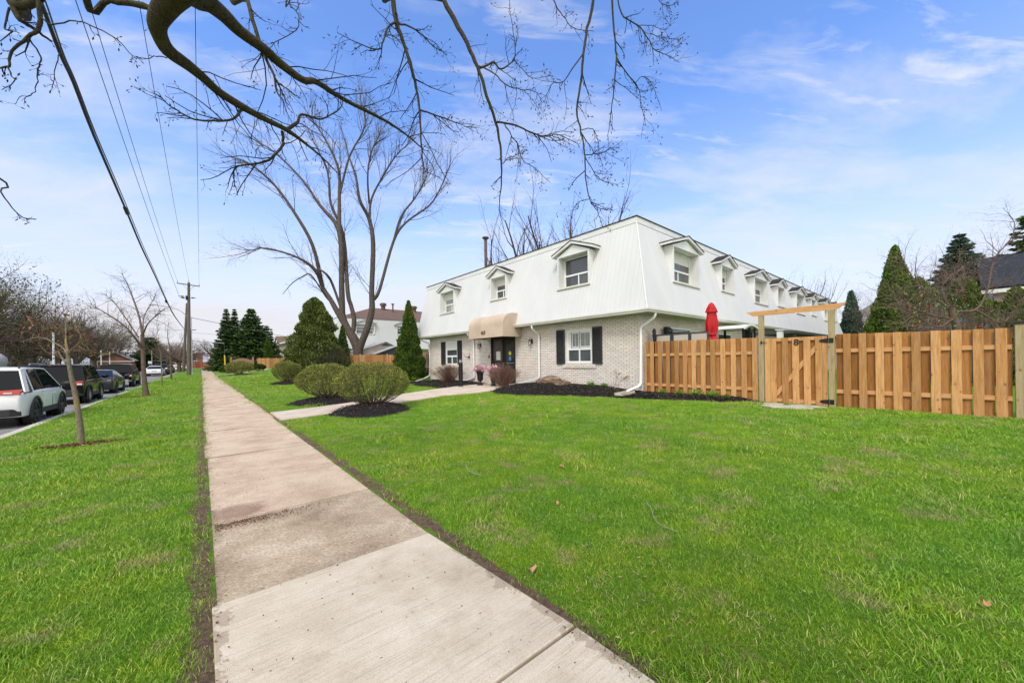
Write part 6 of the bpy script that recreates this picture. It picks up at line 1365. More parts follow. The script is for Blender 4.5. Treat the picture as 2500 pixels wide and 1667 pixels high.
OL = [ # points, radii (m), sprouts level-1 n, length, start
 ([crotch, (-.4, -.2, 5.0), q1(1300, -330, 3.2), q1(1190, -110, 3.3), q1(1075, 20, 3.4), q1(1005, 140, 3.5), q1(1020, 230, 3.6), q1(1075, 325, 3.7), q1(1190, 410, 3.9), q1(1300, 500, 4.1), q1(1400, 590, 4.3), q1(1560, 690, 4.5), q1(1700, 765, 4.7), q1(1830, 830, 4.9), q1(1960, 925, 5.1), q1(2060, 1010, 5.3), q1(2170, 1120, 5.5)], [.2, .16, .14, .13, .105, .083, .074, .070, .062, .052, .048, .046, .037, .032, .018, .012, .006], 13, .85, .50),
 ([q1(1190, -110, 3.3), q1(1240, -20, 3.5), q1(1330, 20, 3.6), q1(1430, 100, 3.8), q1(1530, 200, 4.0), q1(1680, 310, 4.2), q1(1780, 400, 4.4), q1(1930, 510, 4.6), q1(2010, 520, 4.7), q1(2120, 590, 4.9), q2(0, 575, 5.2), q2(150, 660, 5.4), q2(300, 735, 5.7), q2(400, 790, 5.9), q2(520, 875, 6.1), q2(615, 960, 6.3)], [.12, .10, .086, .076, .066, .058, .055, .044, .038, .034, .033, .030, .026, .022, .015, .008], 15, .95, .30),
 ([(-.4, -.2, 5.0), q1(500, -160, 3.2), q1(700, 0, 3.5), q1(850, 22, 3.5), q1(980, 62, 3.5), q1(1015, 110, 3.5)], [.05, .035, .024, .028, .034, .04], 3, .6, .5),
 ([q1(1800, 838, 4.9), q1(1808, 920, 4.9), q1(1760, 985, 4.8), q1(1690, 1035, 4.8), q1(1560, 1052, 4.7), q1(1495, 1082, 4.7), q1(1495, 1190, 4.7)], [.022, .020, .018, .016, .013, .011, .006], 9, .75, .15),
 ([q1(1830, 825, 4.9), q1(1900, 780, 5.0), q1(1925, 730, 5.1), q1(2050, 760, 5.2), q1(2170, 690, 5.3), q1(2200, 600, 5.3)], [.026, .022, .016, .012, .009, .005], 8, .7, .1),
 ([q1(1550, 700, 4.5), q1(1480, 762, 4.4), q1(1360, 772, 4.3), q1(1240, 760, 4.2), q1(1130, 705, 4.1), q1(1060, 655, 4.0), q1(1010, 590, 4.0)], [.018, .014, .012, .010, .008, .006, .004], 8, .55, .1),
 ([bow, q1(1500, -220, 4.4), q1(1580, 0, 4.4), q1(1640, 230, 4.3), q1(1700, 385, 4.3), q1(1745, 480, 4.2), q1(1765, 580, 4.2), q1(1812, 655, 4.2)], [.05, .03, .021, .019, .015, .011, .008, .004], 8, .8, .3),
 ([bow, q2(380, -240, 4.6), q2(412, -10, 4.6), q2(440, 150, 4.6), q2(480, 260, 4.6), q2(530, 420, 4.6), q2(565, 560, 4.7), q2(585, 700, 4.7), q2(597, 880, 4.7), q2(607, 1030, 4.8), q2(620, 1190, 4.8)], [.05, .036, .026, .025, .021, .017, .014, .012, .009, .007, .004], 14, .95, .25),
 ([q2(440, 140, 4.6), q2(400, 160, 4.5), q2(370, 210, 4.4), q2(350, 285, 4.3), q2(320, 320, 4.3), q2(180, 270, 4.2), q2(60, 210, 4.1)], [.016, .014, .012, .010, .008, .005, .003], 8, .55, .2),
 ([q2(450, 150, 4.6), q2(540, 180, 4.7), q2(620, 240, 4.8), q2(680, 300, 4.9), q2(760, 345, 5.0)], [.012, .010, .008, .006, .003], 6, .45, .2),
 ([q2(585, 700, 4.7), q2(680, 735, 4.8), q2(760, 760, 4.9), q2(860, 800, 5.0), q2(950, 820, 5.0)], [.012, .010, .008, .005, .003], 9, .5, .2),
 ([bow2, q2(650, -220, 4.8), q2(740, 0, 4.8), q2(820, 150, 4.8), q2(890, 285, 4.8), q2(955, 430, 4.8), q2(1000, 560, 4.8), q2(1070, 780, 4.9), q2(1100, 930, 4.9), q2(1110, 1060, 4.9), q2(1105, 1200, 4.9), q2(1095, 1300, 4.9), q2(1105, 1395, 4.9)], [.05, .036, .026, .025, .022, .019, .017, .015, .012, .010, .007, .005, .003], 6, .7, .3),
 ([q2(955, 430, 4.8), q2(1000, 425, 4.9), q2(1060, 400, 5.0), q2(1105, 440, 5.0), q2(1190, 378, 5.1), q2(1190, 250, 5.2), q2(1165, 90, 5.3), q2(1160, 0, 5.3)], [.013, .012, .011, .009, .007, .005, .004, .003], 9, .55, .15),
 ([q2(1000, 435, 4.9), q2(1060, 470, 4.7), q2(1150, 548, 4.6), q2(1230, 570, 4.5), q2(1330, 590, 4.4), q2(1370, 660, 4.4)], [.010, .009, .007, .006, .004, .003], 8, .5, .3),
 ([q2(1190, 380, 5.1), q2(1240, 440, 5.1), q2(1310, 500, 5.1), q2(1440, 480, 5.1)], [.006, .005, .004, .002], 6, .4, .2),
 ([q2(1070, 780, 4.9), q2(1200, 800, 4.9), q2(1290, 842, 4.9), q2(1380, 870, 4.9), q2(1470, 860, 4.9), q2(1600, 920, 4.9)], [.014, .012, .010, .009, .006, .003], 12, .55, .3),
 ([q2(1130, 795, 4.9), q2(1170, 860, 4.8), q2(1215, 930, 4.8), q2(1245, 1020, 4.8), q2(1330, 1080, 4.8), q2(1420, 1165, 4.8)], [.009, .008, .007, .006, .004, .003], 8, .5, .2),
 ([q2(1110, 1050, 4.9), q2(1160, 1005, 4.9), q2(1260, 970, 4.9)], [.006, .005, .003], 4, .4, .2),
 ([bow3, q2(1720, -260, 4.6), q2(1695, 0, 4.6), q2(1660, 180, 4.6), q2(1632, 340, 4.6), q2(1620, 500, 4.6), q2(1588, 700, 4.6), q2(1620, 850, 4.6), q2(1640, 1000, 4.6), q2(1645, 1130, 4.6), q2(1672, 1270, 4.6), q2(1720, 1350, 4.6), q2(1755, 1450, 4.6)], [.04, .024, .016, .014, .0125, .012, .010, .009, .008, .007, .0055, .004, .0025], 8, .6, .35),
 ([bow2, q2(1380, -180, 4.8), q2(1440, 0, 4.8), q2(1500, 100, 4.8), q2(1570, 180, 4.8), q2(1700, 200, 4.8)], [.03, .012, .008, .006, .005, .003], 5, .5, .4),
 ([q2(1628, 345, 4.6), q2(1560, 440, 4.5), q2(1500, 530, 4.5), q2(1440, 530, 4.4), q2(1400, 600, 4.4), q2(1390, 680, 4.4)], [.009, .008, .006, .005, .004, .002], 6, .4, .3),
 ([q2(1642, 990, 4.6), q2(1700, 985, 4.7), q2(1780, 965, 4.7), q2(1880, 900, 4.8)], [.007, .006, .005, .003], 7, .4, .2),
 ([q2(1620, 830, 4.6), q2(1690, 825, 4.6), q2(1720, 900, 4.6), q2(1740, 1020, 4.6)], [.006, .005, .004, .002], 5, .35, .3),
 ([q2(1645, 1010, 4.6), q2(1700, 1100, 4.7), q2(1740, 1150, 4.7), q2(1850, 1180, 4.8)], [.006, .005, .004, .003], 7, .35, .3),
 ([q2(1672, 1270, 4.6), q2(1600, 1290, 4.5), q2(1560, 1350, 4.5)], [.005, .004, .002], 4, .3, .2), ([q2(1680, 1300, 4.6), q2(1740, 1330, 4.7), q2(1810, 1340, 4.8)], [.005, .004, .002], 5, .3, .2),
 ([bow3, q2(1820, -230, 4.7), q2(1815, 0, 4.7), q2(1832, 250, 4.7), q2(1840, 390, 4.7), q2(1826, 540, 4.7), q2(1812, 700, 4.7), q2(1785, 870, 4.7)], [.03, .018, .012, .010, .009, .007, .005, .003], 8, .5, .4),
 ([q2(1842, 385, 4.7), q2(1900, 460, 4.8), q2(1975, 550, 4.8), q2(2000, 680, 4.8), q2(2020, 760, 4.8), q2(2000, 890, 4.8)], [.008, .007, .006, .005, .004, .002], 7, .45, .3),
 ([q2(1960, 530, 4.8), q2(2010, 490, 4.8), q2(2070, 540, 4.8), q2(2130, 710, 4.8)], [.005, .004, .004, .002], 5, .3, .2),
 ([bow3, q2(1835, -160, 4.9), q2(1852, 0, 4.9), q2(1890, 110, 4.9), q2(1980, 160, 4.9), q2(2045, 250, 4.9), q2(2085, 320, 4.9), q2(2160, 350, 4.9), q2(2245, 400, 4.9)], [.02, .011, .008, .008, .007, .006, .005, .004, .0025], 10, .45, .35),
 ([q2(1985, 165, 4.9), q2(2070, 165, 4.9), q2(2160, 190, 4.9), q2(2200, 100, 4.9)], [.005, .004, .003, .002], 6, .35, .2),
 ([q2(2060, 215, 4.9), q2(2130, 240, 4.9), q2(2240, 250, 4.9)], [.005, .004, .002], 7, .3, .2),
 ([bow3, q2(2060, -160, 5.1), q2(2110, 0, 5.1), q2(2170, 40, 5.1), q2(2235, 15, 5.1)], [.02, .008, .005, .004, .003], 5, .3, .5),
 ([bow, q1(1900, -160, 4.9), q1(1830, 0, 4.9), q1(1900, 90, 4.8), q1(1890, 190, 4.8), q1(1760, 270, 4.7), q1(1720, 310, 4.6)], [.02, .010, .008, .007, .006, .005, .004], 7, .5, .3),
 ([crotch, (-1.9, .6, 4.9), q1(40, -110, 3.6), q1(80, 20, 3.6), q1(170, 35, 3.6), q1(255, -10, 3.5)], [.14, .10, .045, .042, .038, .034], 2, .4, .5),
 ([q1(80, 20, 3.6), q1(105, 90, 3.6), q1(135, 130, 3.6), q1(220, 190, 3.7), q1(330, 268, 3.8)], [.032, .028, .022, .016, .010], 5, .45, .2),
 ([q1(250, 10, 3.5), q1(250, 170, 3.5), q1(180, 240, 3.5), q1(75, 330, 3.6), q1(55, 425, 3.6), q1(-10, 435, 3.6)], [.026, .020, .017, .013, .011, .008], 6, .45, .3),
 ([q1(52, 430, 3.6), q1(75, 490, 3.6), q1(103, 515, 3.6), q1(10, 575, 3.6)], [.008, .006, .005, .003], 4, .3, .2),
 ([q1(185, 245, 3.5), q1(262, 365, 3.6), q1(240, 440, 3.6), q1(240, 520, 3.6), q1(212, 600, 3.6), q1(130, 620, 3.6), q1(95, 665, 3.6)], [.008, .007, .006, .005, .004, .003, .002], 8, .35, .2),
 ([q1(385, 340, 4.2), q1(355, 430, 4.2), q1(340, 530, 4.2), q1(322, 600, 4.2)], [.006, .005, .004, .002], 6, .35, .2),
 ([q1(60, 50, 3.6), q1(30, 180, 3.6), q1(70, 200, 3.6), q1(0, 265, 3.6)], [.010, .008, .006, .004], 4, .3, .2),
 ([q1(240, 90, 3.5), q1(330, 155, 3.5), q1(480, 135, 3.6), q1(560, 155, 3.6), q1(740, 250, 3.7), q1(850, 360, 3.8), q1(910, 385, 3.8)], [.009, .007, .006, .006, .005, .004, .002], 6, .3, .3),
 ([q1(1065, 372, 3.8), q1(1000, 360, 3.8), q1(940, 380, 3.8), q1(840, 372, 3.8)], [.006, .005, .004, .002], 3, .2, .2),
 ([(-2.6, 1.5, 3.3), q1(-120, 1060, 4.2), q1(0, 1225, 4.2), q1(100, 1350, 4.3), q1(150, 1390, 4.3), q1(210, 1395, 4.3)], [.02, .012, .008, .006, .005, .003], 6, .28, .6),
 ([crotch, (-2.2, .2, 4.4), (-2.6, 1.5, 3.3)], [.05, .03, .02], 0, .3, .5),
 ([crotch, (.0, -1.0, 5.9), bow, (2.2, .6, 7.6), bow2, (4.2, 1.6, 8.2), bow3], [.16, .13, .11, .09, .07, .055, .04], 0, .3, .5),
]
for pt, rd, ns, L, t0 in OL:
    Q, S = smooth_poly(pt, rd, 4); S = S * (1.18 if rd[0] < .06 and len(pt) > 7 else .92)
    if rd[0] < .1: Q[1:-1] += r.normal(size=Q[1:-1].shape) * .0035
    T.add(Q, S, 10 if rd[0] > .05 else 6, 0)
    if ns:
        lf = .45 if Q[-1][0] < -.2 and Q[0][0] < .3 else 1.
        sprout(T, r, Q, S, max(1, int(ns * .8 * lf)), L * .95 * (.6 if lf < 1 else 1), 1, PO, t0, tips); sprout(T, r, Q, S, max(2, int(ns * lf)), L * .42, 2, PO, t0, tips); sprout(T, r, Q, S, int(ns * lf), L * .2, 3, PO, t0, tips)
T.build('crown', ['bark_near', 'twig_dark'], ot)
Tb = Tubes()
for (p, d) in tips:
    if r.uniform() < .62: s = r.uniform(.7, 1.3); Tb.add(np.array([p, p + d * .010 * s, p + d * .028 * s]), [.0025 * s, .0062 * s, .001], 4)
Tb.build('buds', ['bud'], ot)['kind'] = 'stuff'

# ------------------------------------------------------------------ utility pole, wires, street furniture
PX_, PY_, PZ_ = -1.3, 68.6, .1
up = empty('utility_pole', (PX_, PY_, PZ_), 'weathered wooden utility pole with crossarm and street lamp on the verge', 'pole')
m = MB(); m.tube([(PX_, PY_, PZ_ - .2), (PX_ + .05, PY_, 6), (PX_ + .12, PY_, 13.0)], [.26, .22, .15], 10); m.build('pole', 'pole_wood', up, smooth=60)
m = MB(); m.bar((PX_ - 1.12, PY_ - .18, 12.72), (PX_ + 1.30, PY_ - .18, 12.55), .10, .12); m.build('crossarm', 'pole_wood', up)
m = MB(); m.bar((PX_ - .5, PY_ - .2, 12.62), (PX_ + .1, PY_ - .2, 11.8), .03, .03); m.build('arm_brace', 'pole_wood', up); m = MB(); m.bar((PX_ + .75, PY_ - .2, 12.55), (PX_ + .12, PY_ - .2, 11.8), .03, .03); m.build('arm_brace', 'pole_wood', up)
INS = [(PX_ - 1.05, 12.78), (PX_ + .12, 13.05), (PX_ + 1.22, 12.62)]
for x, z in INS: m = MB(); m.lathe([(.02, 0), (.02, .08), (.07, .10), (.05, .16), (.07, .18), (.04, .26), (0, .26)], (x, PY_ - .18, z), 8); m.build('insulator', 'porcelain', up)
for k, (dx, z) in enumerate(((-1.0, 10.95), (-.85, 10.75), (.9, 10.85))): m = MB(); m.tube([(PX_ + .1, PY_, z + .02), (PX_ + dx, PY_ - .3, z)], .03, 5); m.tube([(PX_ + dx * .45, PY_ - .15, z + .01), (PX_ + dx * .75, PY_ - .22, z)], .09, 6); m.build('dead_end_insulator', 'wire_black', up)
m = MB(); m.tube([(PX_ - .15, PY_ - .2, 10.5), (PX_ - .12, PY_ - .25, 11.1)], .10, 8); m.build('bracket', 'wire_black', up)
la = at(454.6, 772.7, 51.6); sl = [(PX_ - .15, PY_, 8.25), (PX_ - .8, PY_ - .1, 8.95), (PX_ - 1.8, PY_ - .2, 9.35), (PX_ - 3.2, PY_ - .3, 9.55)]
m = MB(); m.tube(smooth_poly(sl, [.05] * 4, 4)[0], .045, 6); lamp = m.build('lamp_arm', 'galvanised', up)
m = MB(); m.blob((PX_ - 3.55, PY_ - .3, 9.52), (.45, .16, .09), 3, .03); m.build('lamp_head', 'galvanised', lamp, smooth=60)
m = MB(); m.tube([(PX_ + .34, PY_ - .05, PZ_ - .1), (PX_ + .34, PY_ - .05, 8.2)], .055, 6); m.build('conduit', 'galvanised', up)
m = MB(); m.tube([(PX_ + .2, PY_, 4.85), at(547, 838, 56)], .05, 6); m.build('guy_strut', 'galvanised', up)
m = MB(); m.tube([at(547, 838, 56), at(548.5, 870, 56)], .02, 4); m.build('guy_wire', 'wire_grey', up)
m = MB(); m.tube([at(548.3, 867, 56), at(550, 898, 56)], .085, 8); m.build('guy_guard', 'yellow_plastic', up)
def wire(name, label, pts, rad, mat='wire_black', sag=0., group='overhead wires'):
    pts = [np.array(p, float) for p in pts]
    if len(pts) == 2: A, B = pts; pts = [A + (B - A) * t - np.array([0, 0, sag * 4 * t * (1 - t)]) for t in np.linspace(0, 1, 26)]
    m = MB(); m.tube(pts, rad, 5)
    o = m.build(name, mat, at_=tuple(pts[0]), smooth=180); return tag(o, label, 'wire', group)
E0 = -12.
wire('power_line', 'thin power line to the left end of the crossarm, second wire from the thick cable', [(PX_ - 1.05, PY_ - .18, 13.0), (-2.45, E0, 13.1)], .011, sag=.9)
wire('power_line', 'thin power line to the pole top above the crossarm', [(PX_ + .12, PY_ - .18, 13.3), (-1.35, E0, 13.3)], .010, sag=1.1)
wire('power_line', 'thin power line running almost straight up the picture to the right crossarm end', [(PX_ + 1.22, PY_ - .18, 12.85), (.02, E0, 13.0)], .010, sag=1.)
wire('power_line', 'power line nearest the thick cable', [(PX_ - .9, PY_ - .3, 11.), (-2.75, E0, 13.0)], .012, sag=.7)
wire('power_line', 'faint thin wire between the two left power lines', [(PX_ - .8, PY_ - .3, 10.8), (-2.55, E0, 12.2)], .005, 'wire_grey', sag=.8)
cpts = [onX(x, y, -1.32) for x, y in ((-45, -300), (35, -130), (100, 8), (126, 76), (153, 145), (180, 203), (230, 333), (306, 509), (344, 600), (378, 672), (406, 734), (428, 775), (452, 806))]
wire('telephone_cable', 'thick black bundled cable sweeping from the top left to the pole', smooth_poly(cpts, [.02] * 13, 3)[0], .021)
cq = [p + np.array([.02, 0, .05 + .03 * math.sin(i)]) for i, p in enumerate(cpts)]
wire('support_strand', 'thin strand running along the thick black cable', smooth_poly(cq, [.02] * 13, 3)[0], .009, 'wire_grey')
for (x, y, lab) in ((406, 736, 'small splice box on the thick cable close to the pole'), (308, 515, 'long dark sleeve on the thick cable in mid picture')):
    p = onX(x, y, -1.32); d = unit(onX(x + 3, y + 7, -1.32) - p); m = MB(); m.tube([p - d * .25, p - d * .2, p + d * .2, p + d * .25], [.02, .055 if y > 700 else .036, .055 if y > 700 else .036, .02], 8)
    tag(m.build('cable_splice', 'wire_black', at_=tuple(p), smooth=60), lab, 'cable splice')
wire('service_cable', 'service cable from the pole across to the apartments, upper one', [(PX_ + .3, PY_, 8.1), at(628, 808, 68), at(720, 826, 72), at(840, 842, 75)], .035, 'wire_grey')
wire('service_cable', 'thin lower service cable crossing in front of the dark spruces', [(PX_ + .3, PY_, 6.0), at(600, 822, 66), at(740, 832, 72)], .014, 'wire_grey')
wire('street_wire', 'thin wire crossing the street to the left from the pole', [(PX_ - .2, PY_, 6.3), (-30, 70, 7.5)], .016, 'wire_grey', sag=.3)
wire('street_wire', 'pale wire low over the street at the left edge', [(-9, 26, 4.2), (-30, 40, 5.0)], .010, 'wire_grey', sag=.2) if False else None
q_ = at(467, 897, 80); p2 = empty('utility_pole', (q_[0], q_[1], .2), 'dark thin second pole behind the first, with a short top arm', 'pole')
m = MB(); m.tube([(q_[0], q_[1], .1), at(466, 805, 80)], [.22, .18], 8); m.build('pole', 'wire_grey', p2); m = MB(); m.bar(at(464, 806, 80), at(478.5, 805, 80), .14, .14); m.build('crossarm', 'wire_grey', p2)
p3 = MB(); p3.tube([at(447.5, 908, 58), at(456.5, 740, 58)], [.19, .14], 8); tag(p3.build('utility_pole', 'pole_wood', at_=tuple(at(447.5, 906, 58))), 'bare leaning pole stub right behind the crossarm pole', 'pole')
def lamp_post(px, b, ztop, lab, w):
    p = at(px, 885, b); z0 = -.05; m = MB(); m.lathe([(w * 1.5, 0), (w * 1.4, .4), (w, .45), (w * .75, ztop), (0, ztop)], (p[0], p[1], z0), 10); o = m.build('lamp_post', 'white_trim', at_=(p[0], p[1], z0), smooth=60); tag(o, lab, 'lamp post', 'white posts across the street')
lamp_post(131, 33, 4.6, 'thickest white post, behind the black box-shaped car', .085); lamp_post(247, 48, 3.6, 'white post left of the trunk above the pickup', .06); lamp_post(268, 50, 3.5, 'white post right of the trunk above the pickup', .05)
lamp_post(371, 70, 4.4, 'thin grey post behind the far cars', .035)
sg = empty('street_sign', tuple(at(366, 895, 88)[:2]) + (.05,), 'small white sign on a post at the far street corner', 'sign'); p = at(366, 895, 88)
m = MB(); m.tube([(p[0], p[1], 0), (p[0], p[1], 2.4)], .04, 6); m.build('sign_post', 'galvanised', sg); m = MB(); m.box(p[0] - .3, p[0] + .3, p[1] - .06, p[1] - .045, 1.9, 2.5); m.build('sign_plate', 'window_frame', sg)
p = np.array([.95 - 1.6, 132., .42]); hy = empty('fire_hydrant', tuple(p), 'red fire hydrant beside the far end of the sidewalk', 'hydrant')
m = MB(); m.lathe([(.16, 0), (.16, .05), (.10, .07), (.10, .55), (.13, .58), (.11, .68), (.03, .76), (0, .78)], tuple(p), 12); m.tube([p + (-.2, 0, .45), p + (.2, 0, .45)], .06, 8); m.build('barrel', 'hydrant_red', hy)
# wooden sign behind the far bush
sn = empty('wooden_sign', (5.0, 72.5, .3), 'carved brown wooden sign on two posts behind the far bush', 'sign'); SX, SY = 5.0, 72.5
m = MB(); m.prism([(SX - 1.28, .9), (SX + 1.28, .9), (SX + 1.28, 2.15)] + [(SX + 1.28 - 2.56 * t, 2.15 + .28 * math.sin(math.pi * t) ** 1.5) for t in np.linspace(.05, .95, 12)] + [(SX - 1.28, 2.15)], 'y', SY - .05, SY + .05); bd = m.build('sign_board', 'sign_wood', sn)
for k in range(5):
    m = MB(); z = 2.0 - k * .22; w = (.5, .95, 1.0, .9, .7)[k]; x = SX - w
    m.box(SX - w, SX + w, SY - .062, SY - .052, z - (.06 if k == 0 else .012), z + (.06 if k == 0 else .012)); m.build('carved_line', 'brown_wood', bd)
for s in (-1, 1): m = MB(); m.box(SX + s * 1.42 - .12, SX + s * 1.42 + .12, SY - .12, SY + .12, .2, 2.55); m.prism([(SX + s * 1.42 - .12, 2.55), (SX + s * 1.42 + .12, 2.55), (SX + s * 1.42, 2.68)], 'y', SY - .12, SY + .12); m.build('sign_post', 'sign_wood', sn)

# ------------------------------------------------------------------ other buildings
h2 = empty('townhouse', (30, 55, .3), 'second white townhouse with brown hipped roof behind the sheds', 'house')
bx0, by0, bx1, by1 = 12.0, 46.0, 44., 60.
F2 = Face((0, by0, 0), (1, 0, 0), (0, -1, 0)); F2f = Face((bx0, 0, 0), (0, 1, 0), (-1, 0, 0))
m = MB(); wall(F2, bx0, bx1, 0, 3.2, [(25, 27, 1.2, 2.6)], m=m); wall(F2f, by0, by1, 0, 3.2, [], m=m); m.build('ground_wall', 'brick_side', h2)
m = MB(); m.box(bx0 + .6, bx1, by0 + .6, by1, .2, 3.1); m.box(bx0 + 1.2, bx1 - 1.2, by0 + 1.2, by1 - .3, 3.2, 6.7); m.build('interior', 'room_dark', h2)
D2 = [(14.2, 16.5, 4.95), (19.3, 20.9, 5.05), (24, 26.3, 4.95), (29, 30.6, 5.05), (34, 36.3, 4.95)]
mansard(F2, h2, bx0 - .56, bx1, [(a + .04, b - .04, z, 6.2) for a, b, z in D2], .56, 'siding_side', hip0=SL); mansard(F2f, h2, by0 - .56, by1, [], .56, 'siding_front', hip0=SL)
for i, (a, b, z) in enumerate(D2): dormer(F2, h2, a, b, z, .56, zt=6.12, blind=roller, glass='glass_pale' if i == 0 else 'glass')
gutter(F2, h2, bx0 - .58, bx1, .58, 3.2, 1, 0); m = MB(); m.box(bx0 - .6, bx1, by0 - .6, by0 + .2, 3.06, 3.08); m.build('soffit', 'soffit', h2)
rx0, ry0, rx1, ry1 = bx0 + .3, by0 + .3, bx1, by1; m = MB(); rm = (ry0 + ry1) / 2 - .5; m.add([(rx0, ry0, 6.84), (rx1, ry0, 6.84), (rx1, ry1, 6.84), (rx0, ry1, 6.84), (rx0 + 6.2, rm, 9.15), (rx1, rm, 9.15)], [(0, 1, 5, 4), (2, 3, 4, 5), (3, 0, 4)]); m.build('roof', 'shingle_brown', h2)
for (x, r0, h) in ((19.9, .38, .75), (24.6, .36, .7)): m = MB(); m.lathe([(.30, -.5), (.30, h * .45), (r0 + .08, h * .5), (r0 + .08, h * .85), (r0 - .1, h), (0, h)], (x, 52, 9.1), 10); m.build('roof_vent', 'rust_brown', h2)
m = MB(); m.lathe([(.16, -1.1), (.10, -.9), (.10, .45), (.20, .5), (.22, .62), (0, .62)], (20.9, 51, 9.1), 10); m.build('roof_pipe', 'rust_brown', h2)
wl = MB(); wall_lamp(23.5, 2.3, h2, F2); wall_lamp(14.0, 2.3, h2, F2)
def shed(label, x0, x1, y0, y1, zw, zp, wallm, roofm, xp, oh=.2, z0=.3):
    o = empty('garden_shed', ((x0 + x1) / 2, y0, z0), label, 'shed', 'sheds behind the cedar fence'); m = MB()
    m.prism([(x0, z0), (x1, z0), (x1, zw[1]), (xp, zp), (x0, zw[0])], 'y', y0, y1); m.build('walls', wallm, o)
    m = MB()
    for xa, za in ((x0, zw[0]), (x1, zw[1])):
        s = -1 if xa < xp else 1; k = (zp - za) / abs(xp - xa)
        m.add([(xa + s * oh, y - (oh if i == 0 else -oh), za - k * oh + h) if e else (xp, y - (oh if i == 0 else -oh), zp + h) for i, y in enumerate((y0, y1)) for h in (.01, .09) for e in (1, 0)], [(0, 1, 5, 4), (2, 3, 7, 6), (0, 1, 3, 2), (4, 5, 7, 6), (0, 2, 6, 4)])
    m.build('shed_roof', roofm, o); return o
s1 = shed('beige garden shed with a gable roof and louvred peak', 12.9, 17.0, 40, 43, (2.75, 2.95), 3.65, 'shed_beige', 'shingle_pale', 15.5)
m = MB(); m.prism([(15.0, 3.30), (16.0, 3.30), (15.5, 3.52)], 'y', 39.94, 39.98); m.build('gable_vent', 'shed_grey', s1)
m = MB(); m.box(13.6, 15.2, 39.95, 39.99, .4, 2.6); m.build('shed_door', 'shed_beige', s1)
s2 = shed('dark grey garden shed with pale sloping roof, right of the beige one', 13.8, 16.3, 38, 39.4, (2.35, 3.0), 3.12, 'shed_grey', 'shingle_pale', 15.9)
# stone apartments
ap = empty('apartment_building', (16, 100, .6), 'two-storey stone apartment block with grey eaves far behind the cedar', 'building')
AF = Face((15.8, 0, 0), (0, 1, 0), (-1, 0, 0)); m = MB(); hl = []
for y in np.arange(86, 138, 4.2): hl += [(y, y + 1.5, 3.9, 5.3)]; hl += [(y + .3, y + 1.6, 1.4, 2.7)] if False else []
wall(AF, 84, 140, .3, 6.4, hl, m=m); m.build('stone_walls', 'stone_wall', ap)
for h in hl: window(AF, ap, h[0], h[1], h[2], h[3], -.02, .3, .1)
m = MB(); AF.box(m, 84, 140, .02, .2, 3.35, 3.75); AF.box(m, 83.5, 140.5, .0, .6, 6.35, 6.65); m.build('eaves', 'white_trim', ap)
m = MB(); m.prism([(15.2, 6.66), (29, 6.66), (22, 9.0)], 'y', 83.5, 140.5); m.build('roof', 'shingle_pale', ap)
m = MB(); m.prism([(84, .3), (27.5, .3)], 'z', 0, 1) if False else m.box(16.1, 29, 84, 140, .3, 6.4); m.build('rear_block', 'stone_wall', ap)
m = MB(); m.prism([(112, 6.4), (117, 6.4), (114.5, 8.3)], 'x', 15.3, 19); m.build('gable', 'white_trim', ap); m = MB(); m.prism([(111.6, 6.5), (114.5, 8.7), (117.4, 6.5), (114.5, 8.4)], 'x', 15.1, 20); m.build('gable_roof', 'shingle_brown', ap)
def cottage(name, label, x0, x1, y0, y1, ze, zp, wallm, roofm, ridge='x', wins=(), z0=0., hip=0., trim=True, face='y', eave=.4):
    o = empty(name, ((x0 + x1) / 2, (y0 + y1) / 2, z0), label, 'house', None); m = MB(); m.box(x0, x1, y0, y1, z0, ze); 
    if not hip:
        if ridge == 'x': ym = (y0 + y1) / 2; m.prism([(y0, ze), (y1, ze), (ym, zp - .08)], 'x', x0 + .01, x1 - .01)
        else: xm = (x0 + x1) / 2; m.prism([(x0, ze), (x1, ze), (xm, zp - .08)], 'y', y0 + .01, y1 - .01)
    m.build('walls', wallm, o); m = MB(); e = eave
    if ridge == 'x':
        ym = (y0 + y1) / 2; k = (zp - ze) / (ym - y0); h = hip
        P = [(x0 - e, y0 - e, ze - k * e), (x1 + e, y0 - e, ze - k * e), (x1 + e, y1 + e, ze - k * e), (x0 - e, y1 + e, ze - k * e), (x0 - e + h, ym, zp), (x1 + e - h, ym, zp)]; fs = [(0, 1, 5, 4), (2, 3, 4, 5), (3, 0, 4), (1, 2, 5)]
    else:
        xm = (x0 + x1) / 2; k = (zp - ze) / (xm - x0); h = hip
        P = [(x0 - e, y0 - e, ze - k * e), (x1 + e, y0 - e, ze - k * e), (x1 + e, y1 + e, ze - k * e), (x0 - e, y1 + e, ze - k * e), (xm, y0 - e + h, zp), (xm, y1 + e - h, zp)]; fs = [(0, 4, 5, 3), (1, 2, 5, 4), (0, 1, 4), (2, 3, 5)]
    if not hip: fs = fs[:2]
    m.add(P, fs); ro = m.build('roof', roofm, o); md = ro.modifiers.new('solid', 'SOLIDIFY'); md.thickness = .14; md.offset = 1
    if trim:
        m = MB(); zt = ze - k * e; m.box(x0 - e - .02, x1 + e + .02, y0 - e - .03, y0 - e + .05, zt - .16, zt + .02); m.box(x0 - e - .03, x0 - e + .05, y0 - e, y1 + e, zt - .16, zt + .02); m.build('fascia', 'white_trim', o)
    for (fc, a, b, c, d) in wins:
        f = Face((0, y0, 0), (1, 0, 0), (0, -1, 0)) if fc == 'y' else Face((x0, 0, 0), (0, 1, 0), (-1, 0, 0)) if fc == 'x' else Face((x1, 0, 0), (0, 1, 0), (1, 0, 0))
        window(f, o, a, b, c, d, .06, .4, .08)
    return o
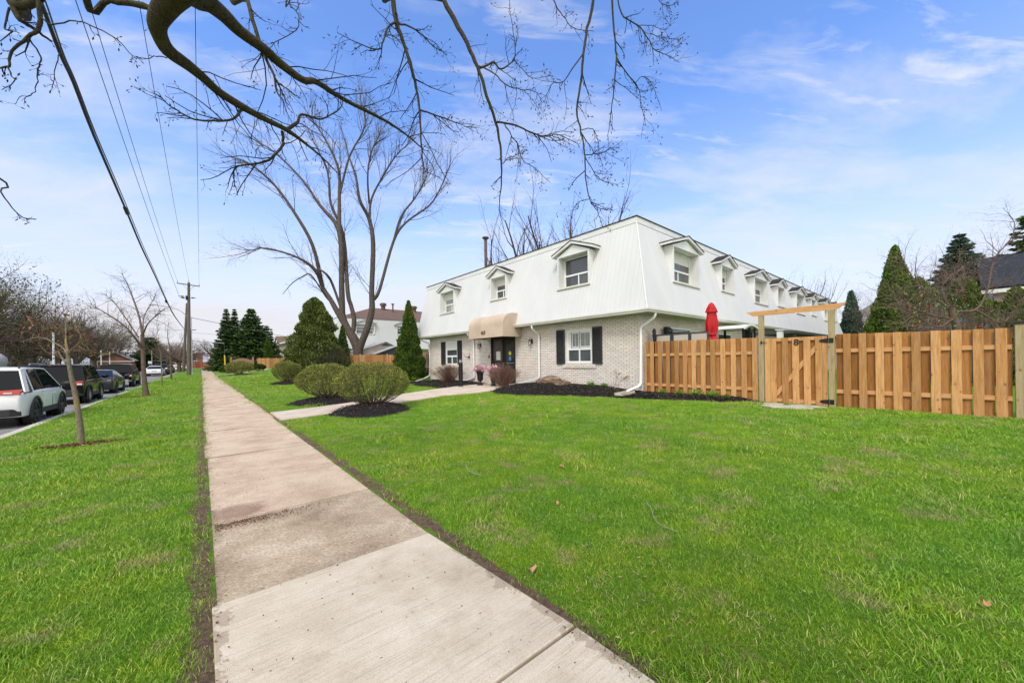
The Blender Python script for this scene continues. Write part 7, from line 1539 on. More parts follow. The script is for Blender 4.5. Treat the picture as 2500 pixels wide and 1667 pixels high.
cottage('brick_house', 'red brick house with white eaves at the street end, left of the pole', -14, 0.5, 165, 178, 5.6, 9.0, 'brick_red', 'shingle_pale', 'x', [('y', -11, -9, 2.0, 4), ('y', -6.4, -4.4, 2.0, 4.0), ('y', -2.5, -1, 2.2, 3.8)], .5, 4)
cottage('brick_house', 'brown brick house with white eaves at the street end, right of the pole', 2.5, 20, 160, 174, 5.4, 8.4, 'brick_brown', 'shingle_brown', 'x', [('y', 3.8, 6.2, 2.4, 4.6), ('y', 10, 12, 2.4, 4.4)], .5, 4)
cottage('bungalow', 'red roofed bungalow across the street at the left edge', -28.5, -19.5, 61, 74, 3.0, 5.6, 'siding_beige', 'shingle_red', 'y', [('x1', 63, 65, 1, 2.3), ('x1', 69, 71, 1, 2.3)], 0, 2.5)
cottage('bungalow', 'small red shed-like house with white gable edge beyond the pickup', -17, -11.8, 118, 126, 2.8, 4.4, 'brick_red', 'shingle_pale', 'y', [], .2)
cottage('detached_house', 'pink brick house with slate roof behind the right fence', 30.0, 40.0, -15, -1.3, 4.75, 6.9, 'brick_pink', 'shingle_slate', 'y', [('x', -4.4, -3.2, 2.6, 4.2), ('x', -2.9, -1.9, 2.4, 4.1)], .2)
cottage('detached_house', 'beige house with grey roof far right beyond the speckled evergreen', 60, 72, -1, 9, 5.2, 9.2, 'siding_beige', 'shingle_grey', 'x', [('x', 3, 5, 2.5, 4)], .2, 2.5)
# grey pillar object across the street at the left edge
o = MB(); q = at(-16, 885, 40); o.lathe([(.9, 0), (.9, 1.9), (1.0, 2.0), (.9, 2.6), (.5, 3.0), (0, 3.1)], (q[0], q[1], 0), 14); tag(o.build('round_porch', 'shingle_pale', at_=(q[0], q[1], 0), smooth=60), 'pale rounded porch canopy at the left picture edge', 'porch')

# ------------------------------------------------------------------ cars (front towards +Y, built round their own origin on the road)
def interp_profile(pts, k):
    return pts
def car(label, cat, x, y, z, L, Wd, body, gh, roof_z, wb, wr, paint, glass='car_glass', clad=None, rim='rim_silver', group='cars parked along the kerb', rails=False, rz=0, box=False, lamps='wrap', pick=None, belt=None, spoiler=False, rwin=None, name='parked_car'):
    """body: side outline (y,z) list without arches, clockwise from rear bottom; gh: greenhouse (y0 rear base, y1 rear top, y2 front top, y3 front base, z base)"""
    o = empty(name, (x, y, z), label, cat, group, local=True, rz=rz); hw = Wd / 2; yr, yf = -wb / 2 + body['off'], wb / 2 + body['off']
    # outline with wheel arches
    ar = wr + .065; base = body['sill']; top = body['top']; out = []
    def arch(cy):
        a0 = math.asin(max(-1, min(1, (base - wr) / ar))); return [(cy - ar * math.cos(a), wr + ar * math.sin(a)) for a in np.linspace(a0, math.pi - a0, 13)]
    lower = [(-L / 2 + .10, base + .06), (-L / 2 + .22, base)] + arch(yr) + [(yr + ar + .3, base), (0 + body['off'], base), (yf - ar - .3, base)] + arch(yf) + [(L / 2 - .25, base), (L / 2 - .06, base + .08)]
    outline = lower + top[::-1]                       # top: rear to front, so reversed gives front to rear
    P = np.array(outline); n = len(P)
    def wf(yy, zz):                                  # half width at a point: narrower at nose and tail and above the belt
        t = abs(yy) / (L / 2); w = 1 - .10 * max(0, (t - .62) / .38) ** 2
        zb = body['belt']; w *= 1 - .10 * max(0, (zz - zb) / .6); w *= 1 - .035 * max(0, (zb - .25 - zz) / .5)
        return hw * w
    cen = P.mean(axis=0); m = MB()
    def inset(d):
        Q = []
        for i in range(n):
            a, b, c = P[i - 1], P[i], P[(i + 1) % n]; e1, e2 = b - a, c - b; n1 = np.array([-e1[1], e1[0]]); n2 = np.array([-e2[1], e2[0]]); nn_ = n1 / (np.linalg.norm(n1) + 1e-9) + n2 / (np.linalg.norm(n2) + 1e-9); nn_ /= np.linalg.norm(nn_) + 1e-9; Q.append(b + nn_ * d)
        return Q
    rings = []
    for s, d in ((-1., .045), (-.985, .014), (-.94, 0), (-.5, 0), (0, 0), (.5, 0), (.94, 0), (.985, .014), (1., .045)):
        Q = inset(d); crown = (1 - s * s) * .03
        rings.append([(s * wf(q[0], q[1]), q[0] + (crown if q[0] > L / 2 - .4 else -crown if q[0] < -L / 2 + .4 else 0) * .8, q[1] + (crown * .5 if q[1] > body['belt'] - .1 else 0)) for q in Q])
    vs = [p for rg in rings for p in rg]; R9 = len(rings)
    fs = [(j * n + i, j * n + (i + 1) % n, (j + 1) * n + (i + 1) % n, (j + 1) * n + i) for j in range(R9 - 1) for i in range(n)]
    m.add(vs, fs); cap = [tuple(range(n)), tuple((R9 - 1) * n + i for i in range(n))[::-1]]
    m.add([], []); base_i = 0
    for c in cap: m.f.append(list(c)); m.m.append(0)
    me = bpy.data.meshes.new('body'); me.from_pydata(m.v, [], m.f); bm = bmesh.new(); bm.from_mesh(me); big = [f for f in bm.faces if len(f.verts) > 8]; bmesh.ops.triangulate(bm, faces=big, quad_method='BEAUTY', ngon_method='BEAUTY'); bmesh.ops.recalc_face_normals(bm, faces=bm.faces); bm.to_mesh(me); bm.free()
    me.materials.append(MATS[paint]); bo = link('body', me, o, smooth=38)
    # wheels
    for cy in (yr, yf):
        for s in (-1, 1):
            xo = s * (hw - .015)
            m = MB(); m.lathe([(wr * .64, 0), (wr * .66, .018), (wr * .90, .018), (wr, -.02), (wr, -.19), (wr * .9, -.22), (.1, -.22)], (0, cy, wr), 26, 'x')
            xf = Matrix.Translation((xo, 0, 0)) @ Matrix.Diagonal((s, 1, 1, 1)); w_ = m.build('wheel', 'tyre', o, smooth=35, xf=xf)
            m = MB(); m.lathe([(wr * .64, -.005), (wr * .60, .008), (wr * .57, -.03), (0, -.05)], (0, cy, wr), 26, 'x')
            for k in range(5):
                a = k * 2 * math.pi / 5 + .3; c_, s_ = math.cos(a), math.sin(a); m.bar((-.012, cy, wr), (-.004, cy + c_ * wr * .59, wr + s_ * wr * .59), .075, .03, up=(1, 0, 0))
            m.lathe([(.055, .0), (.05, .008), (0, .008)], (0, cy, wr), 10, 'x'); m.build('rim', rim, w_, xf=xf)
            m = MB(); m.lathe([(0, -.26), (ar - .004, -.26), (ar - .004, -.30), (0, -.30)], (0, cy, wr), 20, 'x'); m.build('wheel_well', 'seam', o, xf=xf)
            if clad:
                m = MB(); arc = [(cy + rr_ * math.cos(a), wr + rr_ * math.sin(a)) for rr_, rng_ in ((ar, np.linspace(-.25, math.pi + .25, 17)), (ar + .075, np.linspace(math.pi + .25, -.25, 17))) for a in rng_]
                m.prism(arc, 'x', -.03, .012); m.build('wheel_arch', clad, o, xf=Matrix.Translation((s * wf(cy, wr + ar), 0, 0)) @ Matrix.Diagonal((s, 1, 1, 1)))
    # greenhouse
    g0, g1, g2, g3, zb = gh; zr = roof_z; wbt = wf(0, zb) - .035; wrt = wbt * body.get('tumble', .83)
    def gp(yy, s, zz): k = (zz - zb) / (zr - zb); return (s * (wbt + (wrt - wbt) * k), yy, zz)
    mid = [(g1 + (g2 - g1) * t, zr + .035 * math.sin(math.pi * t)) for t in (0, .25, .5, .75, 1)]
    prof = [(g0, zb - .04)] + mid + [(g3, zb - .04)]
    m = MB(); vs = [gp(a, s, b) if b <= zr else (s * wrt, a, b) for s in (-1, 1) for a, b in prof]; K = len(prof)
    m.add(vs, [tuple(range(K)), tuple(range(2 * K - 1, K - 1, -1))] + [(i, i + K, (i + 1) % K + K, (i + 1) % K) for i in range(K)])
    m.build('windows', glass, o)
    m = MB(); rt = [(g1 - .03, zr - .035)] + [(a, b + .012) for a, b in mid] + [(g2 + .03, zr - .035)]
    vs = []; xsr = [-1.025, -.98, -.5, 0, .5, .98, 1.025]
    for s in xsr:
        for i, (a, b) in enumerate(rt): vs.append((s * wrt, a, b + .03 * (1 - s * s) * (0 < i < len(rt) - 1) - (.02 if abs(s) > 1 else 0)))
    Kr = len(rt); m.add(vs, [(j * Kr + i, j * Kr + i + 1, (j + 1) * Kr + i + 1, (j + 1) * Kr + i) for j in range(6) for i in range(Kr - 1)]); ro = m.build('roof', body.get('roofpaint', paint), o, smooth=50); md = ro.modifiers.new('solid', 'SOLIDIFY'); md.thickness = .03; md.offset = -1
    for s in (-1, 1):
        def pil(y0, z0_, y1, z1, w, mt=paint, nm='pillar'):
            m = MB(); a, b = np.array(gp(y0, s, z0_)), np.array(gp(y1, s, z1)); a[0] += s * .006; b[0] += s * .006; m.bar(a, b, .03, w, up=(0, 1, 0)) if False else m.add([a + (0, -w / 2, 0), a + (0, w / 2, 0), b + (0, w / 2, 0), b + (0, -w / 2, 0), a + (-s * .03, -w / 2, 0), a + (-s * .03, w / 2, 0), b + (-s * .03, w / 2, 0), b + (-s * .03, -w / 2, 0)], [(0, 1, 2, 3), (4, 5, 6, 7), (0, 4, 7, 3), (1, 5, 6, 2), (0, 1, 5, 4), (3, 2, 6, 7)]); m.build(nm, mt, o)
        pil(g0 + body.get('cp', .12) * .5, zb, g1 + body.get('cp', .12) * .5, zr, body.get('cp', .12)); pil(g3 - .05, zb, g2 - .04, zr, .09)
        bp = (g1 + g2) / 2 + .12; pil(bp, zb, bp - .03, zr, .07, 'plastic_black')
        if body.get('dp'): pil(body['dp'] - .1, zb, body['dp'] - .05 + .04, zr, .09, paint)
        # door seams, handles, mirror, side skirt
        bpz = body['belt']
        for yy in body['doors']: m = MB(); m.box(-.004, .004, yy - .006, yy + .006, base + .16, zb - .03); m.build('door_seam', 'seam', o, xf=Matrix.Translation((s * (wf(yy, .6) + .001), 0, 0)))
        for yy in body['handles']: m = MB(); m.box(-.005, .03, yy - .09, yy + .09, zb - .17, zb - .135); m.build('door_handle', paint, o, xf=Matrix.Translation((s * (wf(yy, zb - .15) - .005), 0, 0)) @ Matrix.Diagonal((s, 1, 1, 1)), bevel=.008)
        m = MB(); m.blob((s * (wbt + .22), g3 - .34, zb + .10), (.13, .08, .095), 2, .05); m.bar((s * (wbt - .02), g3 - .38, zb + .02), (s * (wbt + .15), g3 - .36, zb + .07), .05, .04); m.build('mirror', body.get('mirror', paint), o, smooth=50)
        if clad: m = MB(); m.box(-.03, .012, yr + ar + .02, yf - ar - .02, base - .01, base + .15); m.build('side_skirt', clad, o, xf=Matrix.Translation((s * wf(0, base + .1), 0, 0)) @ Matrix.Diagonal((s, 1, 1, 1)))
        if rails: m = MB(); m.tube([(s * wrt * .93, g1 + .15, zr + .03), (s * wrt * .93, g1 + .3, zr + .10), (s * wrt * .93, g2 - .3, zr + .10), (s * wrt * .93, g2 - .1, zr + .03)], .022, 6); m.build('roof_rail', rails, o)
    # tail
    yb = -L / 2; tl = body['tail']                    # (z0, z1, inner fraction)
    for s in (-1, 1):
        w1 = wf(yb + .05, tl[1]); m = MB(); x0_, x1_ = w1 * tl[2], w1 + .012
        m.add([(s * x0_, yb - .025 + tl[3], tl[0] + .03), (s * x1_, yb + .03 + tl[3], tl[0]), (s * (x1_ + .0), yb + .32 + tl[3], tl[0] + .05), (s * x0_, yb + .1 + tl[3], tl[0] + .03), (s * x0_, yb - .02 + tl[4], tl[1] - .02), (s * x1_, yb + .03 + tl[4], tl[1]), (s * (x1_ - .0), yb + .34 + tl[4], tl[1] - .01), (s * x0_, yb + .1 + tl[4], tl[1] - .02)], [(0, 1, 5, 4), (1, 2, 6, 5), (4, 5, 6, 7), (0, 3, 2, 1), (2, 3, 7, 6), (0, 4, 7, 3)])
        lo = m.build('tail_lamp', 'lamp_red', o, bevel=.012)
        m = MB(); xm_ = x0_ + (x1_ - x0_) * .5; m.box(xm_ - .06, xm_ + .09, yb - .036 + tl[3], yb - .02 + tl[3], tl[0] + .05, (tl[0] + tl[1]) / 2 + .01); m.build('reverse_lamp', 'lamp_clear', lo, xf=Matrix.Diagonal((s, 1, 1, 1)))
    if body.get('bumper'): 
        b0, b1 = body['bumper']; w1 = wf(yb + .1, b0); m = MB(); m.prism([(-w1 - .005, yb + .45), (-w1 - .005, yb + .08), (-w1 * .8, yb - .02), (w1 * .8, yb - .02), (w1 + .005, yb + .08), (w1 + .005, yb + .45)], 'z', b0, b1); m.build('rear_bumper', body.get('bumpmat', 'plastic_black'), o, bevel=.02)
    m = MB(); m.box(-.26, .26, yb - .045 + body.get('py', 0), yb - .03 + body.get('py', 0), body['plate'], body['plate'] + .14); m.build('licence_plate', 'plate', o)
    return o
def prof_suv(L, h, hood): return [(-L / 2 + .02, .55), (-L / 2 - .0, .80), (-L / 2 + .05, h), (-L / 2 + .3, h + .05), (0, h + .04), (hood - .05, h + .02), (L / 2 - .55, h - .10), (L / 2 - .15, h - .22), (L / 2 - .02, h - .42)]
car('white SUV with black steel wheels, nearest the camera at the left edge', 'SUV', -4.72, 19.0, -.2, 4.6, 1.88,
    dict(off=0.02, sill=.30, belt=.98, top=prof_suv(4.6, .98, 1.2), doors=[-.75, .28, 1.15], handles=[-.55, .48], tail=(.92, 1.08, .50, .0, .03), bumper=(.34, .54), plate=.66, cp=.32, tumble=.80, mirror='plastic_black', dp=-1.35),
    (-2.12, -1.72, .45, 1.45, 1.0), 1.64, 2.66, .355, 'car_white', clad='plastic_black', rim='rim_black', rails='plastic_black')
car('black boxy SUV with roof rails and red tail lamps, second in the parked row', 'SUV', -4.93, 27.3, -.2, 4.4, 1.9,
    dict(off=.02, sill=.34, belt=1.05, top=[(-2.18, .55), (-2.2, .95), (-2.16, 1.08), (-1.8, 1.1), (0, 1.09), (1.2, 1.08), (1.95, 1.0), (2.15, .8)], doors=[-.7, .25, 1.1], handles=[-.5, .45], tail=(.82, 1.06, .74, .0, .0), bumper=(.38, .66), plate=.72, cp=.14, tumble=.86, dp=-1.25),
    (-2.12, -1.95, .6, 1.25, 1.08), 1.74, 2.67, .365, 'car_black', clad='plastic_black', rim='rim_silver', rails='rim_silver')
car('dark grey fastback sedan, third in the parked row', 'car', -4.98, 35.3, -.2, 4.7, 1.86,
    dict(off=.0, sill=.24, belt=.86, top=[(-2.33, .5), (-2.35, .8), (-2.25, .98), (-1.9, 1.0), (-1.2, .95), (0, .90), (1.2, .90), (1.9, .78), (2.25, .62)], doors=[-.85, .2, 1.1], handles=[-.55, .45], tail=(.76, .90, .62, .0, .05), plate=.55, cp=.10, tumble=.72),
    (-2.1, -.75, .35, 1.45, .94), 1.40, 2.88, .345, 'car_grey', rim='rim_black')
pk_ = car('black pickup truck with bright tail lamp, fourth in the parked row', 'pickup truck', -5.08, 44.3, -.2, 5.5, 1.96,
    dict(off=.0, sill=.45, belt=1.10, top=[(-2.74, .6), (-2.75, 1.16), (-2.70, 1.18), (-1.1, 1.18), (0, 1.12), (1.2, 1.12), (2.3, 1.05), (2.7, .85)], doors=[-.55, .45, 1.3], handles=[-.35, .65], tail=(.82, 1.12, .80, .0, .0), bumper=(.46, .62), bumpmat='steel', plate=.64, cp=.14, tumble=.84),
    (-2.55, -2.35, .75, 1.5, 1.14), 1.78, 3.4, .40, 'car_black', rim='rim_silver')
car('white sedan seen from behind beyond the pickup', 'car', -5.2, 76.8, -.08, 4.9, 1.9,
    dict(off=.0, sill=.22, belt=.88, top=[(-2.43, .5), (-2.45, .85), (-2.35, 1.02), (-1.9, 1.03), (-1.2, .97), (0, .92), (1.3, .90), (2.1, .78), (2.4, .6)], doors=[-.85, .2, 1.1], handles=[-.55, .45], tail=(.80, .90, .45, .0, .03), bumper=(.22, .42), plate=.72, cp=.14, tumble=.74),
    (-1.95, -1.0, .35, 1.45, .98), 1.42, 2.85, .34, 'car_white', rim='rim_black')
sv = car('dark SUV carrying a black roof box, behind the white sedan', 'SUV', -5.0, 84, -.03, 4.8, 1.94,
    dict(off=0.02, sill=.30, belt=1.0, top=prof_suv(4.8, 1.0, 1.2), doors=[-.75, .28, 1.15], handles=[-.55, .48], tail=(.90, 1.10, .60, .0, .03), bumper=(.36, .56), plate=.66, cp=.2, tumble=.80, dp=-1.35),
    (-2.2, -1.9, .5, 1.45, 1.02), 1.72, 2.8, .37, 'car_dark', clad='plastic_black', rails='plastic_black')
rbx = empty('roof_box', (-5.0, 83.7, 1.72), 'black roof box on the far dark SUV', 'roof box'); m = MB(); m.blob((-5.0, 83.7, 2.10), (.58, 1.05, .26), 1, .0, 20, 12); m.build('shell', 'plastic_black', rbx, smooth=60)
for dy in (-.6, .5): m = MB(); m.box(-5.75, -4.25, 83.7 + dy - .03, 83.7 + dy + .03, 1.76, 1.86); m.build('crossbar', 'plastic_black', rbx)
def sedan_copy(label, x, y, z, paint, rz=0, grp='cars parked along the kerb'):
    return car(label, 'car', x, y, z, 4.6, 1.84, dict(off=.0, sill=.22, belt=.88, top=[(-2.28, .5), (-2.3, .85), (-2.2, .98), (-1.7, .99), (0, .92), (1.3, .90), (1.9, .78), (2.25, .6)], doors=[-.85, .2, 1.1], handles=[-.55, .45], tail=(.76, .90, .55, .0, .03), bumper=(.22, .42), plate=.62, cp=.14, tumble=.74), (-1.75, -1.0, .35, 1.45, .96), 1.42, 2.75, .33, paint, rim='rim_black', rz=rz, group=grp)
sedan_copy('small silver car parked beyond the SUV with the roof box', -4.9, 92, .0, 'car_silver'); sedan_copy('dark car farthest along the parked row', -4.9, 99, .03, 'car_dark')
sedan_copy('white car standing crosswise at the far street corner', -4.6, 121, .12, 'car_white', math.radians(70), 'cars on the far street'); 
sedan_copy('white car on the far side of the street left of the white sedan', -9.6, 84, -.03, 'car_white', math.pi, 'cars on the far street')
car('dark blue vehicle across the street, only its roof showing over the black SUV', 'SUV', -14.8, 47, -.02, 4.9, 1.95,
    dict(off=0.02, sill=.30, belt=1.05, top=prof_suv(4.9, 1.05, 1.2), doors=[-.75, .28, 1.15], handles=[-.55, .48], tail=(.90, 1.10, .60, .0, .03), bumper=(.36, .56), plate=.66, cp=.2, tumble=.80, dp=-1.35),
    (-2.3, -2.0, .6, 1.45, 1.07), 1.88, 2.8, .37, 'car_blue', clad='plastic_black', group='cars on the far street')
# ------------------------------------------------------------------ person by the pickup
px0, py0 = at(250, 893, 31.5)[:2]; pe = empty('person', (px0, py0, -.2), 'person in a dark jacket standing beyond the grey sedan', 'person')
bm = bmesh.new(); J = dict(pel=(0, 0, .95), ch=(0, 0, 1.28), nk=(0, 0, 1.48), hd=(0, .0, 1.62), tp=(0, 0, 1.74), hl=(-.10, 0, .90), kl=(-.11, .03, .50), al=(-.12, 0, .09), tl=(-.12, .13, .04), hr=(.10, 0, .90), kr=(.12, .03, .50), ar=(.12, 0, .09), tr=(.12, .13, .04), sl=(-.19, 0, 1.42), el=(-.25, -.02, 1.14), wl=(-.23, .08, .90), sr=(.19, 0, 1.42), er=(.25, -.02, 1.14), wr=(.20, .12, .95))
R9 = dict(pel=.14, ch=.15, nk=.055, hd=.095, tp=.07, hl=.095, kl=.06, al=.045, tl=.035, hr=.095, kr=.06, ar=.045, tr=.035, sl=.075, el=.05, wl=.035, sr=.075, er=.05, wr=.035)
me = bpy.data.meshes.new('body'); names = list(J); ed = [('pel', 'ch'), ('ch', 'nk'), ('nk', 'hd'), ('hd', 'tp'), ('pel', 'hl'), ('hl', 'kl'), ('kl', 'al'), ('al', 'tl'), ('pel', 'hr'), ('hr', 'kr'), ('kr', 'ar'), ('ar', 'tr'), ('ch', 'sl'), ('sl', 'el'), ('el', 'wl'), ('ch', 'sr'), ('sr', 'er'), ('er', 'wr')]
me.from_pydata([J[k] for k in names], [(names.index(a), names.index(b)) for a, b in ed], []); me.transform(Matrix.Translation((px0, py0, -.2))); me.materials.append(MATS['skin'])
po = link('body', me, pe); md = po.modifiers.new('skin', 'SKIN'); md.use_smooth_shade = True
for i, k in enumerate(names): me.skin_vertices[0].data[i].radius = (R9[k], R9[k]); me.skin_vertices[0].data[i].use_root = (k == 'pel')
md = po.modifiers.new('sub', 'SUBSURF'); md.levels = 2; md.render_levels = 2
m = MB(); m.lathe([(.17, .86), (.185, 1.0), (.19, 1.2), (.20, 1.36), (.15, 1.46), (.07, 1.50)], (px0, py0, -.2), 16)
for s in (-1, 1): m.tube([(px0 + s * .18, py0, 1.24), (px0 + s * .26, py0 - .02, .94), (px0 + s * .23, py0 + .07, .74)], [.085, .065, .05], 8)
m.build('jacket', 'cloth_navy', pe, smooth=60)
for s in (-1, 1): m = MB(); m.tube([(px0 + s * .10, py0, .74), (px0 + s * .115, py0 + .03, .30), (px0 + s * .12, py0, -.10)], [.11, .08, .065], 8); m.build('trouser_leg', 'shutter_black', pe, smooth=60)
m = MB(); m.blob((px0, py0 + .01, 1.49), (.105, .115, .09), 3, .05, 14, 8); m.build('hair', 'hair_grey', pe, smooth=60)

# ------------------------------------------------------------------ grass, litter, sticks
def sample_polar(n_scale, rmax, seed):
    r = np.random.default_rng(seed); out = []
    rs = np.linspace(.5, rmax, 120)
    for a, b in zip(rs[:-1], rs[1:]):
        dens = n_scale * min(1., (4. / b) ** 1.55); area = (b * b - a * a) * (2.65 / 2); n = int(dens * area)
        if n < 1: continue
        th = r.uniform(-1.30, 1.35, n) ; q = np.sqrt(r.uniform(a * a, b * b, n)); d = FW[None] * np.cos(th)[:, None] + RT[None] * np.sin(th)[:, None]; out.append(np.concatenate([d[:, :2] * q[:, None], q[:, None]], 1))
    return np.concatenate(out), r
pts, r = sample_polar(640, 62, 3)
extra = []
def wob(v, f, ph): return math.sin(v * f + ph) * .5 + math.sin(v * f * 2.7 + ph * 2) * .3 + math.sin(v * f * 6.1 + ph) * .2
P3, S3 = [], []
for x, y, q in pts:
    if -3.42 < x < 12.1 or (x >= 12.1 and False):
        el = -.035 + .045 * wob(y, 2.1, 1.); er = 1.645 + .06 * wob(y, 1.9, 3.) - (.06 if y > 9 else 0)
        if el < x < er or in_path(x, y) or in_bed(x, y) or x < -3.36: continue
        v = .5 + .5 * wob(x * 1.3 + y * .9, 1.2, 2.) * 1.; 
        P3.append((x, y, gz(x, y) - .006)); S3.append((1 + q / 13) * (.60 + .50 * r.uniform() + .9 * max(0, wob(x + y * .4, 2.3, 4.) * wob(y - x * .3, 1.7, .5) * 2 - .12)))
# grass tufts against walls, rings and fence feet
for k in range(700):
    y = r.uniform(-3, 3.6); x = 12.1 + r.uniform(-.25, .1)
    if 1.9 < y < 3.6 and r.uniform() < .5: continue
    P3.append((x, y, gz(x, y))); S3.append(r.uniform(.9, 1.9))
P3 = np.array(P3); n3 = len(P3)
def blade_tuft(seed, nb=13, spread=.045, h=.05):
    r = np.random.default_rng(seed); V, F = [], []
    for k in range(nb):
        b = np.array([r.normal() * spread, r.normal() * spread, 0]); d = np.array([r.normal() * .5, r.normal() * .5, 1.]); d /= np.linalg.norm(d); L = h * r.uniform(.5, 1.2); w = r.uniform(.0009, .0018); a = r.uniform(0, 6.28); s = np.array([math.cos(a), math.sin(a), 0]) * w
        bend = np.array([d[0], d[1], -.2]) * L * .4; i = len(V)
        V += [b - s, b + s, b + d * L * .55 + s * .8, b + d * L * .55 - s * .8, b + d * L + bend]; F += [(i, i + 1, i + 2, i + 3), (i + 3, i + 2, i + 4, i + 4)]
    V = np.array(V); Q = np.array([f for f in F if f[2] != f[3]]); Tt = np.array([f[:3] for f in F if f[2] == f[3]]); return V, Q, Tt
gm = bpy.data.meshes.new('grass'); gm.vertices.add(n3); gm.vertices.foreach_set('co', P3.astype(np.float32).ravel())
at1 = gm.attributes.new('sc', 'FLOAT', 'POINT'); at1.data.foreach_set('value', np.array(S3, dtype=np.float32)); at2 = gm.attributes.new('rz', 'FLOAT', 'POINT'); at2.data.foreach_set('value', r.uniform(0, 6.28, n3).astype(np.float32))
gm.materials.append(MATS['grass_blade']); go = bpy.data.objects.new('grass', gm); COL.objects.link(go); tag(go, 'short green lawn grass with thin dry patches', 'grass', kind='stuff')
ng = bpy.data.node_groups.new('grass_tufts', 'GeometryNodeTree'); ng.interface.new_socket('Geometry', in_out='INPUT', socket_type='NodeSocketGeometry'); ng.interface.new_socket('Geometry', in_out='OUTPUT', socket_type='NodeSocketGeometry')
gi = ng.nodes.new('NodeGroupInput'); gon = ng.nodes.new('NodeGroupOutput'); iop = ng.nodes.new('GeometryNodeInstanceOnPoints'); m2p = ng.nodes.new('GeometryNodeMeshToPoints')
col = bpy.data.collections.new('tuft_sources')
for k in range(5):
    V, Q, Tt = blade_tuft(300 + k, nb=25 + k, h=.023 + .004 * k); me = mesh_np('grass_tuft', V, [(Q, 0), (Tt, 0)], ['grass_blade']); to = bpy.data.objects.new('grass_tuft', me); col.objects.link(to)
ci = ng.nodes.new('GeometryNodeCollectionInfo'); ci.inputs['Collection'].default_value = col; ci.inputs['Separate Children'].default_value = True; ci.inputs['Reset Children'].default_value = True
na = ng.nodes.new('GeometryNodeInputNamedAttribute'); na.data_type = 'FLOAT'; na.inputs[0].default_value = 'sc'; nb_ = ng.nodes.new('GeometryNodeInputNamedAttribute'); nb_.data_type = 'FLOAT'; nb_.inputs[0].default_value = 'rz'
cx_ = ng.nodes.new('ShaderNodeCombineXYZ'); ng.links.new(nb_.outputs[0], cx_.inputs[2]); ri = ng.nodes.new('FunctionNodeRandomValue'); ri.data_type = 'INT'; ri.inputs[4].default_value = 0; ri.inputs[5].default_value = 4
ng.links.new(gi.outputs[0], m2p.inputs[0]); ng.links.new(m2p.outputs[0], iop.inputs['Points']); ng.links.new(ci.outputs[0], iop.inputs['Instance']); iop.inputs['Pick Instance'].default_value = True
ng.links.new(ri.outputs[2], iop.inputs['Instance Index']); ng.links.new(cx_.outputs[0], iop.inputs['Rotation']); ng.links.new(na.outputs[0], iop.inputs['Scale']); ng.links.new(iop.outputs[0], gon.inputs[0])
md = go.modifiers.new('tufts', 'NODES'); md.node_group = ng
# leaf litter and crumbs on the sidewalk
r = np.random.default_rng(9); C = []
for k in range(900):
    x = .08 + abs(r.normal()) * .42; y = 4.42 - abs(r.normal()) * .09 - (x * .02)
    if x < 1.3: C.append((x, y, .008))
for k in range(420): x = r.uniform(.06, 1.5); C.append((x, r.uniform(1., 24) , .022 if False else .012))
for k in range(3600):
    y = r.uniform(.6, 20); s = r.uniform() < .45; x = (.02 + r.normal() * .045) if s else (1.60 + r.normal() * .05); C.append((x, y, .012))
for k in range(60): C.append((r.uniform(.1, 1.5), r.uniform(.9, 2.9), .024))
for k in range(240): C.append((r.uniform(.05, .9), 17.6 + r.normal() * .15, .01))
for k in range(160): C.append((r.uniform(.05, .9), 20.5 + r.normal() * .15, .01))
C = np.array(C); C[:, 2] += np.where(C[:, 1] < 2.93, .014, 0); V, Fl = leaf_arrays(C, r.normal(size=C.shape) * (1, 1, .12), r.uniform(.008, .022, len(C)), r.uniform(.005, .011, len(C)), r)
lo = link('leaf_litter', mesh_np('leaf_litter', V, Fl, ['litter']), at_=(.8, 4, 0)); tag(lo, 'brown seed husks and crumbs strewn along the sidewalk joints and edges', 'leaf litter', kind='stuff')
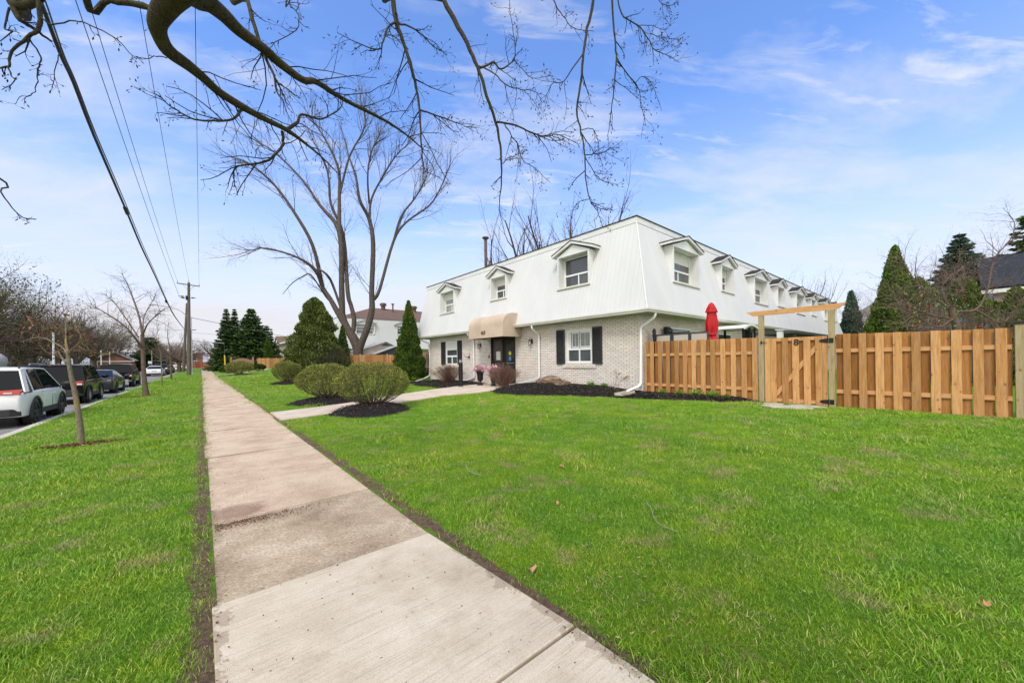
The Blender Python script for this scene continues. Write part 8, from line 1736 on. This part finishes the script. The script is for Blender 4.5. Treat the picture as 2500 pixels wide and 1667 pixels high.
# thatch and clover specks in the lawn
C = []
for k in range(14000):
    q = 1.2 + 9 * r.uniform() ** 1.3; th = r.uniform(-1.3, 1.35); d = FW * math.cos(th) + RT * math.sin(th); x, y = d[0] * q, d[1] * q
    if x < -3.3 or x > 12 or -.05 < x < 1.66 or in_path(x, y) or in_bed(x, y): continue
    if wob(x * 1.1 + 3, 1.3, 1) + wob(y * .9, 1.1, 2) + r.normal() * .45 < .55: continue
    C.append((x, y, gz(x, y) + r.uniform(.004, .03)))
C = np.array(C); V, Fl = leaf_arrays(C, r.normal(size=C.shape) * (1, 1, .25), r.uniform(.012, .045, len(C)), r.uniform(.0025, .010, len(C)), r); Fq_ = Fl[0][0]; Fl = [(Fq_[::4], 1), (np.concatenate([Fq_[1::4], Fq_[2::4], Fq_[3::4]]), 0)]
lo = link('dry_thatch', mesh_np('dry_thatch', V, Fl, ['dry_straw', 'litter']), at_=(3, 3, 0)); tag(lo, 'pale dry grass straws lying in the lawn', 'thatch', kind='stuff')
for k, (px, py, lab) in enumerate(((1371, 1141, 'tan curled dry leaf on the lawn near the short twig'), (1358, 1228, 'small dry leaf on the lawn below the curled tan leaf'), (1297, 1385, 'pale dry leaf in the lawn near the sidewalk corner'), (1262, 1077, 'small brown leaf far out on the lawn'), (2407, 1475, 'brown dry leaf at the lower right edge of the lawn'), (960, 1217, 'dry leaf on the bare soil beside the old sidewalk slab'))):
    rr = ray(px, py); t = (-CH + .05) / rr[2]; p = np.array([0, 0, CH]) + rr * t; p[2] = gz(p[0], p[1]) + .045; m = MB(); s = .038 if k in (0, 2) else .026
    pts = [(p[0] + s * f * math.cos(a), p[1] + s * f * math.sin(a), p[2] + .018 * math.sin(a * 2 + k)) for a, f in zip(np.linspace(0, 5.6, 9), (1.2, .6, 1., .5, 1.1, .55, .9, .5, 1.))]; m.add([tuple(p)] + pts, [(0, i, i + 1) for i in range(1, 9)] + [(0, 9, 1)])
    tag(m.build('fallen_leaf', 'dry_leaf', at_=tuple(p)), lab, 'leaf', 'fallen leaves on the lawn')
def stick(lab, pix, w):
    Q = []
    for (px, py) in pix:
        rr = ray(px, py); t = (-CH + .06) / rr[2]; p = np.array([0, 0, CH]) + rr * t; p[2] = gz(p[0], p[1]) + .052; Q.append(p)
    m = MB(); m.tube(smooth_poly(Q, [w] * len(Q), 3)[0], w, 5); m.tube([Q[len(Q) // 2], Q[len(Q) // 2] + (.03, -.04, .01)], w * .6, 4); tag(m.build('fallen_twig', 'twig_pale', at_=tuple(Q[0])), lab, 'twig', 'twigs on the lawn')
stick('short forked pale twig on the lawn left of centre', [(1136, 1131), (1143, 1146), (1155, 1154), (1177, 1159)], .004)
stick('long curved pale twig on the lawn right of centre', [(1578, 1229), (1590, 1243), (1596, 1263), (1612, 1281), (1650, 1297)], .0035)
stick('thin straight twig on the old sidewalk slab far ahead', [(511, 983), (520, 981), (540, 978)], .01) if False else None
